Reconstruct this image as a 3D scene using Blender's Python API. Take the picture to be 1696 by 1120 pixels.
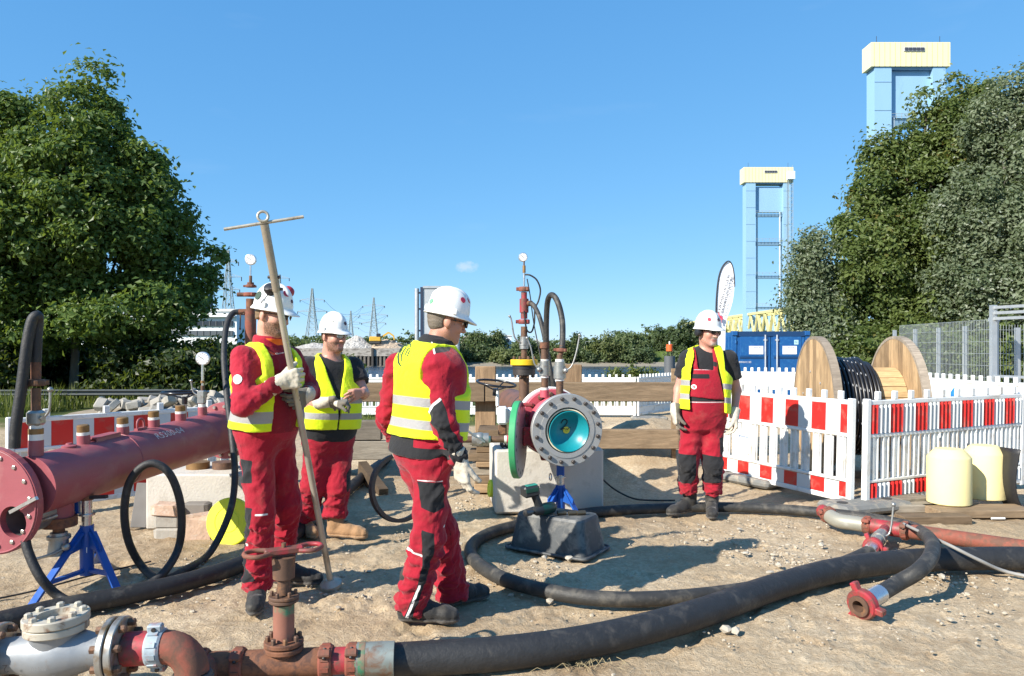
import bpy, math, random
import numpy as np
from mathutils import Vector, Matrix
random.seed(7)
sc = bpy.context.scene
for o in list(bpy.data.objects): bpy.data.objects.remove(o)
# ------------------------------------------------------------------ camera, sky, sun, exposure
CAMZ, FPX, HOR = 1.55, 1225.0, 577.0
cam = bpy.data.cameras.new('camera'); cam_o = bpy.data.objects.new('camera', cam)
sc.collection.objects.link(cam_o); sc.camera = cam_o
cam.sensor_width = 36.0; cam.lens = 36.0*FPX/1696.0
cam.shift_y = (HOR-560.0)/1696.0
cam.clip_start = 0.05; cam.clip_end = 9000
cam_o.location = (0, 0, CAMZ); cam_o.rotation_euler = (math.radians(90), 0, 0)
SUN_AZ, SUN_EL = math.radians(52), math.radians(33)      # shadows fall to the right and away
ldir = Vector((math.sin(SUN_AZ)*math.cos(SUN_EL), math.cos(SUN_AZ)*math.cos(SUN_EL), -math.sin(SUN_EL)))
sl = bpy.data.lights.new('sun', 'SUN'); sl.energy = 4.6; sl.angle = math.radians(0.55); sl.color = (1.0, 0.94, 0.84)
sun_o = bpy.data.objects.new('sun', sl); sc.collection.objects.link(sun_o)
sun_o.rotation_euler = ldir.to_track_quat('-Z', 'Y').to_euler(); sun_o.location = (-20, -20, 30)
w = bpy.data.worlds.new('World'); sc.world = w; w.use_nodes = True
nt = w.node_tree; nt.nodes.clear()
wo = nt.nodes.new('ShaderNodeOutputWorld'); bg = nt.nodes.new('ShaderNodeBackground')
sky = nt.nodes.new('ShaderNodeTexSky'); sky.sky_type = 'NISHITA'; sky.sun_disc = False
sky.sun_elevation = SUN_EL; sky.sun_rotation = math.pi + SUN_AZ
sky.air_density = 0.6; sky.dust_density = 0.0; sky.ozone_density = 10.0
bg.inputs['Strength'].default_value = 0.15
# a few thin wisps of cloud low in the sky
tc = nt.nodes.new('ShaderNodeTexCoord'); mp = nt.nodes.new('ShaderNodeMapping'); mp.inputs['Scale'].default_value = (5, 5, 22)
nz = nt.nodes.new('ShaderNodeTexNoise'); nz.inputs['Scale'].default_value = 1.0; nz.inputs['Detail'].default_value = 5
rp = nt.nodes.new('ShaderNodeValToRGB'); rp.color_ramp.elements[0].position = 0.63; rp.color_ramp.elements[1].position = 0.90
rp.color_ramp.elements[1].color = (0.10, 0.10, 0.10, 1)
mx = nt.nodes.new('ShaderNodeMix'); mx.data_type = 'RGBA'; mx.inputs[7].default_value = (2.6, 3.2, 3.9, 1)
nt.links.new(tc.outputs['Generated'], mp.inputs['Vector']); nt.links.new(mp.outputs['Vector'], nz.inputs['Vector'])
nt.links.new(nz.outputs['Fac'], rp.inputs['Fac']); nt.links.new(rp.outputs['Color'], mx.inputs['Factor'])
sp_ = nt.nodes.new('ShaderNodeSeparateColor'); cb_ = nt.nodes.new('ShaderNodeCombineColor'); nt.links.new(sky.outputs['Color'], sp_.inputs[0])
for ci, (gam, gain) in enumerate(((0.72, 0.92), (0.47, 1.42), (0.31, 2.14))):     # white balance and contrast of the sky as the camera saw it
    pw = nt.nodes.new('ShaderNodeMath'); pw.operation = 'POWER'; pw.inputs[1].default_value = gam; ml = nt.nodes.new('ShaderNodeMath'); ml.operation = 'MULTIPLY'; ml.inputs[1].default_value = gain
    nt.links.new(sp_.outputs[ci], pw.inputs[0]); nt.links.new(pw.outputs[0], ml.inputs[0]); nt.links.new(ml.outputs[0], cb_.inputs[ci])
nt.links.new(cb_.outputs[0], mx.inputs[6])
# one small fair-weather cloud low over the river
def wm(op, a, b=0.0, c=None):
    n_ = nt.nodes.new('ShaderNodeMath'); n_.operation = op
    for i_, v_ in enumerate((a, b) if c is None else (a, b, c)):
        if hasattr(v_, 'links'): nt.links.new(v_, n_.inputs[i_])
        else: n_.inputs[i_].default_value = v_
    return n_.outputs[0]
sx_ = nt.nodes.new('ShaderNodeSeparateXYZ'); nt.links.new(tc.outputs['Generated'], sx_.inputs[0]); yy = wm('MAXIMUM', sx_.outputs[1], 0.02)
cu_ = wm('DIVIDE', wm('ADD', wm('DIVIDE', sx_.outputs[0], yy), 0.062), 0.017); cv_ = wm('DIVIDE', wm('SUBTRACT', wm('DIVIDE', sx_.outputs[2], yy), 0.110), 0.0085)
cn = nt.nodes.new('ShaderNodeTexNoise'); cn.inputs['Scale'].default_value = 190; cn.inputs['Detail'].default_value = 4; nt.links.new(tc.outputs['Generated'], cn.inputs['Vector'])
cf = wm('SUBTRACT', wm('ADD', 1.0, wm('MULTIPLY', wm('SUBTRACT', cn.outputs[0], 0.5), 1.8)), wm('ADD', wm('MULTIPLY', cu_, cu_), wm('MULTIPLY', cv_, cv_))); cl_n = nt.nodes.new('ShaderNodeClamp'); nt.links.new(wm('MULTIPLY', cf, 0.5), cl_n.inputs[0]); cl_n.inputs[2].default_value = 0.55
mc = nt.nodes.new('ShaderNodeMix'); mc.data_type = 'RGBA'; mc.inputs[7].default_value = (2.7, 3.1, 3.5, 1); nt.links.new(cl_n.outputs[0], mc.inputs['Factor']); nt.links.new(mx.outputs[2], mc.inputs[6]); nt.links.new(mc.outputs[2], bg.inputs['Color'])
nt.links.new(bg.outputs['Background'], wo.inputs['Surface'])
vs = sc.view_settings; vs.view_transform = 'Standard'; vs.look = 'None'; vs.gamma = 1; vs.exposure = 0.93; vs.use_curve_mapping = False
sc.cycles.max_bounces = 5; sc.cycles.diffuse_bounces = 3; sc.cycles.glossy_bounces = 2; sc.cycles.transparent_max_bounces = 6; sc.cycles.transmission_bounces = 2
sc.cycles.use_denoising = True

def P(px, py, Y):       # a point of the place from where it is seen and how far off it stands
    return Vector(((px-848.0)/FPX*Y, Y, CAMZ-(py-HOR)/FPX*Y))
def G(px, py, z=0.0):   # a point lying z above the ground
    Y = (CAMZ-z)*FPX/(py-HOR); return Vector(((px-848.0)/FPX*Y, Y, z))
V = Vector
# ------------------------------------------------------------------ materials
def srgb(r, g, b):
    f = lambda c: (c/255/12.92) if c/255 <= 0.04045 else ((c/255+0.055)/1.055)**2.4
    return (f(r), f(g), f(b))
MC = {}
def N(t, typ, **kw):
    n = t.nodes.new(typ)
    for k, v in kw.items(): setattr(n, k, v)
    return n
def mix(t, fac, a, b, blend='MIX'):
    m = N(t, 'ShaderNodeMix', data_type='RGBA', blend_type=blend)
    for s, v in (('Factor', fac), (6, a), (7, b)):
        if hasattr(v, 'is_output') or hasattr(v, 'links'): t.links.new(v, m.inputs[s])
        else: m.inputs[s].default_value = v if s == 'Factor' else (*v[:3], 1)
    return m.outputs[2]
def math_(t, op, a, b=0.0):
    m = N(t, 'ShaderNodeMath', operation=op)
    for i, v in enumerate((a, b)):
        if hasattr(v, 'links'): t.links.new(v, m.inputs[i])
        else: m.inputs[i].default_value = v
    return m.outputs[0]
def ramp(t, v, lo, hi):
    m = N(t, 'ShaderNodeMapRange'); m.inputs[1].default_value = lo; m.inputs[2].default_value = hi
    t.links.new(v, m.inputs[0]); return m.outputs[0]
def coords(t, scale=(1, 1, 1), rnd=True, kind='Object'):
    c = N(t, 'ShaderNodeTexCoord').outputs[kind]
    if rnd:
        oi = N(t, 'ShaderNodeObjectInfo').outputs['Random']; k = math_(t, 'MULTIPLY', oi, 37.0)
        a = N(t, 'ShaderNodeVectorMath', operation='ADD'); t.links.new(c, a.inputs[0]); t.links.new(k, a.inputs[1]); c = a.outputs[0]
    m = N(t, 'ShaderNodeMapping'); m.inputs['Scale'].default_value = scale; t.links.new(c, m.inputs['Vector'])
    return m.outputs['Vector']
def noise(t, vec, scale, detail=4, rough=0.55, typ='ShaderNodeTexNoise', dist=0.0):
    n = N(t, typ); n.inputs['Scale'].default_value = scale
    if typ == 'ShaderNodeTexNoise':
        n.inputs['Detail'].default_value = detail; n.inputs['Roughness'].default_value = rough; n.inputs['Distortion'].default_value = dist
    t.links.new(vec, n.inputs['Vector']); return n.outputs[0]
def newmat(name):
    m = bpy.data.materials.new(name); m.use_nodes = True; t = m.node_tree
    return m, t, t.nodes['Principled BSDF']
def bump(t, b, h, dist, strength=1.0):
    n = N(t, 'ShaderNodeBump'); n.inputs['Distance'].default_value = dist; n.inputs['Strength'].default_value = strength
    t.links.new(h, n.inputs['Height']); t.links.new(n.outputs[0], b.inputs['Normal']); return n
def mat(name, col, rough=0.6, metal=0.0, var=0.18, sc1=6.0, dirt=None, dirt_amt=0.45, sc2=9.0, bmp=0.0, bsc=40.0, stretch=(1, 1, 1), spec=0.5, rv=0.15, kind='Object'):
    """colour col with light/dark mottling; 'dirt' is a second colour in patches (rust, dust, stains); fine relief."""
    if name in MC: return MC[name]
    m, t, b = newmat(name); v = coords(t, stretch, kind=kind)
    n1 = noise(t, v, sc1, 5)
    c = mix(t, n1, [x*(1-var*1.3) for x in col], [min(1, x*(1+var*1.3)) for x in col])
    if dirt is not None:
        n2 = noise(t, v, sc2, 7, 0.65, dist=0.4)
        f = ramp(t, n2, 0.72-dirt_amt*0.5, 0.86-dirt_amt*0.5)
        c = mix(t, f, c, dirt)
    t.links.new(c, b.inputs['Base Color'])
    r = math_(t, 'ADD', math_(t, 'MULTIPLY', noise(t, v, sc1*2.2, 4), rv*2), rough-rv); t.links.new(r, b.inputs['Roughness'])
    b.inputs['Metallic'].default_value = metal; b.inputs['Specular IOR Level'].default_value = spec
    if bmp: bump(t, b, noise(t, v, bsc, 6, 0.6), bmp)
    MC[name] = m; return m
# ------------------------------------------------------------------ mesh builder
class MB:
    def __init__(s): s.v = []; s.f = []; s.m = []; s.sm = []
    def add(s, vs, fs, mi=0, smooth=False):
        o = len(s.v); s.v += [tuple(x) for x in vs]
        for f in fs: s.f.append([o+i for i in f]); s.m.append(mi); s.sm.append(smooth)
        return s
    def box(s, c, size, rot=None, bev=0.0, mi=0):
        c = V(c); hx, hy, hz = size[0]/2, size[1]/2, size[2]/2; R = rot or Matrix.Identity(3)
        if bev <= 0:
            p = [c+R@V((x*hx, y*hy, z*hz)) for x in (-1, 1) for y in (-1, 1) for z in (-1, 1)]
            return s.add(p, [(0, 1, 3, 2), (4, 6, 7, 5), (0, 4, 5, 1), (2, 3, 7, 6), (0, 2, 6, 4), (1, 5, 7, 3)], mi)
        b = min(bev, hx*.95, hy*.95, hz*.95); p = []; idx = {}
        for x in (-1, 1):
            for y in (-1, 1):
                for z in (-1, 1):
                    for a in range(3):
                        q = [x*(hx-b), y*(hy-b), z*(hz-b)]; q[a] = (x, y, z)[a]*(hx, hy, hz)[a]
                        idx[(x, y, z, a)] = len(p); p.append(c+R@V(q))
        fs = []
        for a in range(3):
            u, w_ = (a+1) % 3, (a+2) % 3
            for sg in (-1, 1):
                def k(su, sw):
                    q = [0, 0, 0]; q[a] = sg; q[u] = su; q[w_] = sw; return idx[(*q, a)]
                f = [k(-1, -1), k(1, -1), k(1, 1), k(-1, 1)]; fs.append(f if sg > 0 else f[::-1])
        for a in range(3):
            u, w_ = (a+1) % 3, (a+2) % 3
            for su in (-1, 1):
                for sw in (-1, 1):
                    def k2(sa, ax):
                        q = [0, 0, 0]; q[a] = sa; q[u] = su; q[w_] = sw; return idx[(*q, ax)]
                    f = [k2(-1, u), k2(1, u), k2(1, w_), k2(-1, w_)]; fs.append(f if su*sw < 0 else f[::-1])
        for x in (-1, 1):
            for y in (-1, 1):
                for z in (-1, 1):
                    f = [idx[(x, y, z, 0)], idx[(x, y, z, 1)], idx[(x, y, z, 2)]]; fs.append(f if x*y*z > 0 else f[::-1])
        return s.add(p, fs, mi)
    def beam(s, a, b, wd, ht, up=(0, 0, 1), bev=0.0, mi=0):
        a, b = V(a), V(b); d = b-a; L = d.length; x = d.normalized(); u = V(up)
        y = u.cross(x)
        if y.length < 1e-4: y = V((0, 1, 0)).cross(x)
        y.normalize(); z = x.cross(y)
        return s.box((a+b)/2, (L, wd, ht), Matrix((x, y, z)).transposed(), bev, mi)
    def ring(s, c, x, y, r, n): return [c+x*(math.cos(2*math.pi*i/n)*r)+y*(math.sin(2*math.pi*i/n)*r) for i in range(n)]
    def lathe(s, p, d, prof, n=24, mi=0, smooth=True, cap=True):
        """profile [(along, radius)...] turned about the axis from p along d; edges sharper than 28 degrees stay crisp"""
        p = V(p); d = V(d).normalized(); x = d.orthogonal().normalized(); y = d.cross(x)
        prof = [q for i, q in enumerate(prof) if i == 0 or abs(q[0]-prof[i-1][0])+abs(q[1]-prof[i-1][1]) > 1e-7]
        if cap: prof = [(prof[0][0], 0.0)]+list(prof)+[(prof[-1][0], 0.0)]
        prof = [q for i, q in enumerate(prof) if i == 0 or abs(q[0]-prof[i-1][0])+abs(q[1]-prof[i-1][1]) > 1e-7]
        ang = [math.atan2(b[1]-a[1], b[0]-a[0]) for a, b in zip(prof[:-1], prof[1:])]; runs = [[0]]
        for k in range(1, len(ang)):
            da = abs((ang[k]-ang[k-1]+math.pi) % (2*math.pi)-math.pi)
            if da > 0.49: runs.append([k])
            else: runs[-1].append(k)
        for rn in runs:
            vs = []; off = []; fs = []
            for k in rn+[rn[-1]+1]:
                h, r = prof[k]; off.append(len(vs)); vs += [p+d*h] if r <= 1e-6 else s.ring(p+d*h, x, y, r, n)
            for q in range(len(rn)):
                oa, ob = off[q], off[q+1]; ra, rb = prof[rn[q]][1] > 1e-6, prof[rn[q]+1][1] > 1e-6
                for i in range(n):
                    j = (i+1) % n
                    if ra and rb: fs.append((oa+i, oa+j, ob+j, ob+i))
                    elif rb: fs.append((oa, ob+j, ob+i))
                    elif ra: fs.append((oa+i, oa+j, ob))
            s.add(vs, fs, mi, smooth)
        return s
    def cyl(s, a, b, r0, r1=None, n=16, mi=0, smooth=True, cap=True):
        a, b = V(a), V(b); d = b-a
        return s.lathe(a, d, [(0, r0), (d.length, r0 if r1 is None else r1)], n, mi, smooth, cap)
    def tube(s, pts, r, n=10, mi=0, cap=True, closed=False):
        pts = [V(q) for q in pts]; K = len(pts); rs = r if isinstance(r, (list, tuple)) else [r]*K; vs = []
        tan = []
        for i in range(K):
            if closed: q = pts[(i+1) % K]-pts[i-1]
            else: q = pts[min(i+1, K-1)]-pts[max(i-1, 0)]
            tan.append(q.normalized())
        x = tan[0].orthogonal().normalized()
        for i in range(K):
            x = (x-tan[i]*x.dot(tan[i])).normalized(); y = tan[i].cross(x)
            vs += s.ring(pts[i], x, y, rs[i], n)
        fs = [(i*n+j, i*n+(j+1) % n, ((i+1) % K)*n+(j+1) % n, ((i+1) % K)*n+j) for i in range(K if closed else K-1) for j in range(n)]
        s.add(vs, fs, mi, True)
        if cap and not closed: s.add(vs[:n], [tuple(range(n))[::-1]], mi); s.add(vs[-n:], [tuple(range(n))], mi)
        return s
    def torus(s, c, nrm, R, r, n=32, k=8, mi=0):
        nrm = V(nrm).normalized(); x = nrm.orthogonal().normalized(); y = nrm.cross(x)
        return s.tube(s.ring(V(c), x, y, R, n), r, k, mi, closed=True)
    def prism(s, poly, ext, mi=0, smooth=False):
        poly = [V(q) for q in poly]; e = V(ext); n = len(poly)
        s.add(poly+[q+e for q in poly], [tuple(range(n))[::-1], tuple(range(n, 2*n))]+[(i, (i+1) % n, n+(i+1) % n, n+i) for i in range(n)], mi, smooth)
        return s
    def ball(s, c, r, n=12, mi=0, scale=(1, 1, 1), rot=None):
        c = V(c); R = rot or Matrix.Identity(3); k = n//2; vs = [c+R@V((0, 0, -r*scale[2]))]; fs = []
        for i in range(1, k):
            a = -math.pi/2+math.pi*i/k
            for j in range(n):
                t = 2*math.pi*j/n; vs.append(c+R@V((math.cos(a)*math.cos(t)*r*scale[0], math.cos(a)*math.sin(t)*r*scale[1], math.sin(a)*r*scale[2])))
        vs.append(c+R@V((0, 0, r*scale[2])))
        for j in range(n):
            fs.append((0, 1+(j+1) % n, 1+j))
            for i in range(k-2): a0 = 1+i*n; fs.append((a0+j, a0+(j+1) % n, a0+n+(j+1) % n, a0+n+j))
            a0 = 1+(k-2)*n; fs.append((a0+j, a0+(j+1) % n, len(vs)-1))
        return s.add(vs, fs, mi, True)
    def build(s, name, mats, parent=None, origin=None):
        if not isinstance(mats, (list, tuple)): mats = [mats]
        a = np.array(s.v, dtype=np.float64)
        if origin is None: lo = a.min(0); hi = a.max(0); c = V(((lo[0]+hi[0])/2, (lo[1]+hi[1])/2, (lo[2]+hi[2])/2 if parent else lo[2]))
        else: c = V(origin)
        me = bpy.data.meshes.new(name)
        me.from_pydata([tuple(q) for q in (a-np.array(c))], [], s.f)
        for m_ in mats: me.materials.append(m_)
        me.polygons.foreach_set('material_index', s.m); me.polygons.foreach_set('use_smooth', s.sm); me.update()
        return link(name, me, c, parent)
WL = {}     # where each object sits in the world
def link(name, me, c, parent=None):
    o = bpy.data.objects.new(name, me); sc.collection.objects.link(o); c = V(c)
    if parent is not None: o.parent = parent; o.location = c-WL[parent.name]
    else: o.location = c
    WL[o.name] = c; return o
def tag(o, label=None, cat=None, group=None, kind=None):
    if label: o['label'] = label
    if cat: o['category'] = cat
    if group: o['group'] = group
    if kind: o['kind'] = kind
    return o
def thing(name, label, cat, loc=(0, 0, 0), group=None):
    return tag(link(name, None, loc), label, cat, group)
def children(o): return [c for c in bpy.data.objects if c.parent == o]
def copy_tree(o, parent=None, kids=None):
    if kids is None:
        kids = {}
        for q in bpy.data.objects:
            if q.parent: kids.setdefault(q.parent.name, []).append(q)
    c = o.copy(); sc.collection.objects.link(c); c.parent = parent
    WL[c.name] = WL[o.name].copy()
    for ch in kids.get(o.name, []): copy_tree(ch, c, kids)
    return c
def smooth_path(pts, k=8):
    """Catmull-Rom through the points"""
    pts = [V(q) for q in pts]; out = []; n = len(pts)
    for i in range(n-1):
        p0, p1, p2, p3 = pts[max(i-1, 0)], pts[i], pts[i+1], pts[min(i+2, n-1)]
        for j in range(k):
            t = j/k
            out.append(0.5*((2*p1)+(p2-p0)*t+(2*p0-5*p1+4*p2-p3)*t*t+(3*p1-p0-3*p2+p3)*t**3))
    return out+[pts[-1]]
def vnoise(p, seed=0):
    """value noise on an (n,3) array, 0..1"""
    p = np.asarray(p, dtype=np.float64); i = np.floor(p).astype(np.int64); f = p-i; f = f*f*(3-2*f)
    def h(a, b, c):
        n = (a*374761393+b*668265263+c*2147483647+seed*974634777) & 0xFFFFFFFF
        n = ((n ^ (n >> 13))*1274126177) & 0xFFFFFFFF
        return ((n ^ (n >> 16)) & 0xFFFF)/65535.0
    r = 0
    for a in (0, 1):
        for b in (0, 1):
            for c in (0, 1):
                wgt = (f[:, 0] if a else 1-f[:, 0])*(f[:, 1] if b else 1-f[:, 1])*(f[:, 2] if c else 1-f[:, 2])
                r = r+wgt*h(i[:, 0]+a, i[:, 1]+b, i[:, 2]+c)
    return r
def fbm(p, oct=4, seed=0):
    p = np.asarray(p, dtype=np.float64); r = 0; a = 0.5; tot = 0
    for k in range(oct): r = r+a*vnoise(p*2**k, seed+k*17); tot += a; a *= 0.5
    return r/tot
def np_mesh(name, v, f, mats, origin=(0, 0, 0), parent=None, smooth=False, attrs=None, mi=None):
    """mesh from arrays: v (n,3), f (m,k) of one face size"""
    me = bpy.data.meshes.new(name); k = f.shape[1]; o = np.array(origin, dtype=np.float64)
    me.vertices.add(len(v)); me.vertices.foreach_set('co', (v-o).astype(np.float32).ravel())
    me.loops.add(len(f)*k); me.loops.foreach_set('vertex_index', f.astype(np.int32).ravel())
    me.polygons.add(len(f)); me.polygons.foreach_set('loop_start', np.arange(len(f), dtype=np.int32)*k)
    if not isinstance(mats, (list, tuple)): mats = [mats]
    for m_ in mats: me.materials.append(m_)
    me.polygons.foreach_set('use_smooth', np.full(len(f), smooth))
    if mi is not None: me.polygons.foreach_set('material_index', np.asarray(mi, dtype=np.int32))
    for an, av in (attrs or {}).items():
        at = me.attributes.new(an, 'FLOAT', 'POINT'); at.data.foreach_set('value', np.asarray(av, dtype=np.float32))
    me.update(calc_edges=True); me.validate()
    return link(name, me, origin, parent)
def text_mesh(name, body, size, m, parent, loc, xdir, ydir, thick=0.0, align='CENTER', font_shear=0.0, xs=1.0):
    """lettering as flat geometry, xdir along the line of writing, ydir up the letters"""
    cu = bpy.data.curves.new(name, 'FONT'); cu.body = body; cu.size = size; cu.align_x = align; cu.align_y = 'CENTER'; cu.extrude = thick; cu.resolution_u = 2; cu.shear = font_shear
    ob = bpy.data.objects.new(name+'_tmp', cu); sc.collection.objects.link(ob)
    dg = bpy.context.evaluated_depsgraph_get(); me = bpy.data.meshes.new_from_object(ob.evaluated_get(dg))
    bpy.data.objects.remove(ob); bpy.data.curves.remove(cu); me.name = name
    x = V(xdir).normalized(); y = V(ydir).normalized(); z = x.cross(y); M3 = Matrix((x, y, z)).transposed()
    me.transform(Matrix.Diagonal((xs, 1, 1, 1))); me.transform(M3.to_4x4()); me.materials.clear(); me.materials.append(m)
    return link(name, me, loc, parent)
# ================================================================== ground, water, far bank
def river(x, y):
    a = np.clip((y-34)/16, 0, 1)*np.clip((x+0.335*y+1)/6.0, 0, 1); b = 1-np.clip((y-286)/14, 0, 1)
    return np.minimum(a, b)
def heap(x, y, cx, cy, rx, ry, h): return h*np.exp(-((x-cx)/rx)**2-((y-cy)/ry)**2)
def gz(x, y):
    x = np.asarray(x, dtype=float); y = np.asarray(y, dtype=float)
    r = river(x, y); s = r*r*(3-2*r)
    z = -8.0*s+np.clip((y-300)/25, 0, 1)*1.2*(1-r)-0.6*np.clip((y-288)/10, 0, 1)*(1-np.clip((y-300)/20, 0, 1))
    near = np.clip((16-y)/3, 0, 1)
    z = z+near*(heap(x, y, 1.55, 10.0, .85, 1.0, .52)+heap(x, y, 2.4, 10.6, .7, .8, .35)+heap(x, y, -1.4, 10.6, .8, .6, .33)+heap(x, y, .3, 10.8, .8, .4, .18))
    p = np.stack([x.ravel(), y.ravel(), np.zeros(x.size)], 1)
    u = (fbm(p*1.1, 3, 3)-.5)*.05+(fbm(p*6.0, 3, 9)-.5)*.020+(np.clip(fbm(p*21, 3, 5)-.50, 0, 1))*.042
    z = z+near*(u.reshape(x.shape)-.016)
    return z
def seg_dist(x, y, pts):
    d = np.full(x.shape, 9.0)
    for a_, b_ in zip(pts[:-1], pts[1:]):
        e = np.array([b_.x-a_.x, b_.y-a_.y]); t = np.clip(((x-a_.x)*e[0]+(y-a_.y)*e[1])/(e@e+1e-9), 0, 1); d = np.minimum(d, np.hypot(x-a_.x-t*e[0], y-a_.y-t*e[1]))
    return d
def trample(x, y, z):
    """sand pushed up along the hoses, boot prints and wheel ruts"""
    for pts, r_ in (([(618, 1096), (850, 1080), (1000, 1057), (1150, 1019), (1280, 974), (1380, 946), (1480, 931), (1700, 925)], .09), ([(1400, 932), (1240, 976), (1120, 990), (1000, 992), (900, 978), (825, 955), (785, 927), (781, 905), (805, 886), (850, 872), (1000, 847), (1200, 840), (1390, 852)], .055), ([(0, 1030), (200, 988), (380, 942), (500, 876), (560, 826)], .065)):
        d = seg_dist(x, y, [G(*q) for q in pts]); z = z+.018*np.exp(-((d-r_-.02)/.035)**2)*(.4+1.2*fbm(np.stack([x.ravel()*5, y.ravel()*5, np.zeros(x.size)], 1), 2, 31).reshape(x.shape))-.010*np.exp(-(d/(r_*.8))**2)
    rs = random.Random(12); near = [(680, 1010, 90, 40), (450, 960, 120, 50), (1120, 890, 160, 40), (900, 950, 300, 60), (1250, 1060, 350, 50), (600, 920, 150, 50), (300, 960, 150, 30), (800, 880, 150, 30)]
    for k in range(150):
        cx, cy, sx, sy = near[k % len(near)]; py = min(1112, max(820, rs.gauss(cy, sy))); c = G(rs.gauss(cx, sx), py); a_ = rs.uniform(0, 6.28); i0, i1 = np.searchsorted(x[:, 0], [c.x-.25, c.x+.25]); j0, j1 = np.searchsorted(y[0], [c.y-.25, c.y+.25])
        if i1-i0 < 3 or j1-j0 < 3: continue
        xx, yy = x[i0:i1, j0:j1]-c.x, y[i0:i1, j0:j1]-c.y; u = xx*math.cos(a_)+yy*math.sin(a_); v_ = -xx*math.sin(a_)+yy*math.cos(a_); e = np.sqrt((u/.145)**2+(v_/(.052+.010*np.cos(u*22)))**2); z[i0:i1, j0:j1] += -.012*np.clip((1.05-e)*4, 0, 1)+.006*np.exp(-((e-1.22)/.16)**2)+.004*np.sin(u*140)*(e < .95)
    for off in (0, 1.5):
        d = seg_dist(x, y, [V((1.2+off, 3.0, 0)), V((2.6+off*.8, 4.3, 0)), V((5.5+off*.5, 5.4, 0))]); z = z-.012*np.exp(-(d/.10)**4)+.010*np.exp(-((d-.15)/.04)**2)
    return z
def gh(x, y): return float(gz(np.array([[x]]), np.array([[y]]))[0, 0])
def axis(dense0, dense1, step, far0, far1, g=1.18):
    a = list(np.arange(dense0, dense1, step)); s = step; q = a[-1]
    while q < far1: s *= g; q += s; a.append(q)
    s = step; q = a[0]; b = []
    while q > far0: s *= g; q -= s; b.append(q)
    return np.array(b[::-1]+a)
gx = axis(-4.2, 5.0, .024, -4000, 4000); gy = axis(2.6, 8.0, .024, -60, 6000, 1.05)
XX, YY = np.meshgrid(gx, gy, indexing='ij'); ZZ = trample(XX, YY, gz(XX, YY))
nx, ny = XX.shape; ii = np.arange(nx*ny).reshape(nx, ny)
quads = np.stack([ii[:-1, :-1], ii[1:, :-1], ii[1:, 1:], ii[:-1, 1:]], -1).reshape(-1, 4)
def ground_material():
    m, t, b = newmat('sandy_ground'); g = N(t, 'ShaderNodeNewGeometry').outputs['Position']
    n1 = noise(t, g, .55, 5, .6); n2 = noise(t, g, 3.2, 6, .65); n3 = noise(t, g, 38, 5, .7); n4 = noise(t, g, 150, 3, .7)
    c = mix(t, ramp(t, n1, .36, .66), (.50, .40, .275), (.68, .575, .43))
    c = mix(t, ramp(t, n2, .50, .72), c, (.42, .315, .205)); c = mix(t, ramp(t, noise(t, g, .42, 5, .62), .50, .64), c, mix(t, .75, c, (.24, .17, .108)))
    c = mix(t, ramp(t, noise(t, g, 1.7, 6, .7), .55, .68), c, (.70, .60, .45))
    c = mix(t, ramp(t, n3, .40, .62), mix(t, .55, c, (.34, .245, .15)), c)
    c = mix(t, ramp(t, n4, .60, .74), c, (.72, .65, .53))
    sep = N(t, 'ShaderNodeSeparateXYZ'); t.links.new(g, sep.inputs[0])
    fy = math_(t, 'ADD', math_(t, 'SUBTRACT', sep.outputs['Y'], math_(t, 'MULTIPLY', ramp(t, sep.outputs['X'], 0.0, 1.5), 6.0)), math_(t, 'MULTIPLY', noise(t, g, .8, 4), 3.0))
    gr = mix(t, noise(t, g, 2.5, 5), (.055, .085, .022), (.13, .16, .05))
    c = mix(t, ramp(t, fy, 15.5, 16.6), c, gr)
    # stone-armoured river edge, then grass on the far embankment
    st = mix(t, noise(t, g, .9, 6, .8), (.16, .15, .13), (.36, .34, .30))
    far = math_(t, 'GREATER_THAN', sep.outputs['Y'], 120.0); lowz = math_(t, 'LESS_THAN', sep.outputs['Z'], -3.9)
    c = mix(t, math_(t, 'MULTIPLY', far, lowz), c, st)
    c = mix(t, math_(t, 'MULTIPLY', far, math_(t, 'GREATER_THAN', sep.outputs['Z'], -3.9)), c, mix(t, ramp(t, sep.outputs['X'], 58, 64), (.05, .075, .022), (.15, .23, .05)))
    c = mix(t, 1.0, c, (.92, .88, .815), 'MULTIPLY'); t.links.new(c, b.inputs['Base Color']); b.inputs['Roughness'].default_value = .95; b.inputs['Specular IOR Level'].default_value = .2
    h = math_(t, 'ADD', math_(t, 'MULTIPLY', n3, 1.0), math_(t, 'MULTIPLY', n4, .35)); bump(t, b, h, .016)
    return m
ground = np_mesh('ground', np.stack([XX.ravel(), YY.ravel(), ZZ.ravel()], 1), quads, ground_material(), smooth=True); tag(ground, kind='structure')
# river
m, t, b = newmat('river_water'); v = coords(t, (1, .35, 1), False)
b.inputs['Base Color'].default_value = (.020, .045, .075, 1); b.inputs['Roughness'].default_value = .18; b.inputs['IOR'].default_value = 1.33
bump(t, b, math_(t, 'ADD', noise(t, v, .5, 4, .6), math_(t, 'MULTIPLY', noise(t, v, .08, 3), 1.5)), 2.2, 1.0)
WATER_Z = -5.5
wm = MB(); wm.add([(-900, 30, WATER_Z), (1500, 30, WATER_Z), (1500, 302, WATER_Z), (-900, 302, WATER_Z)], [(0, 1, 2, 3)])
tag(wm.build('river_water', m), kind='structure')
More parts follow.
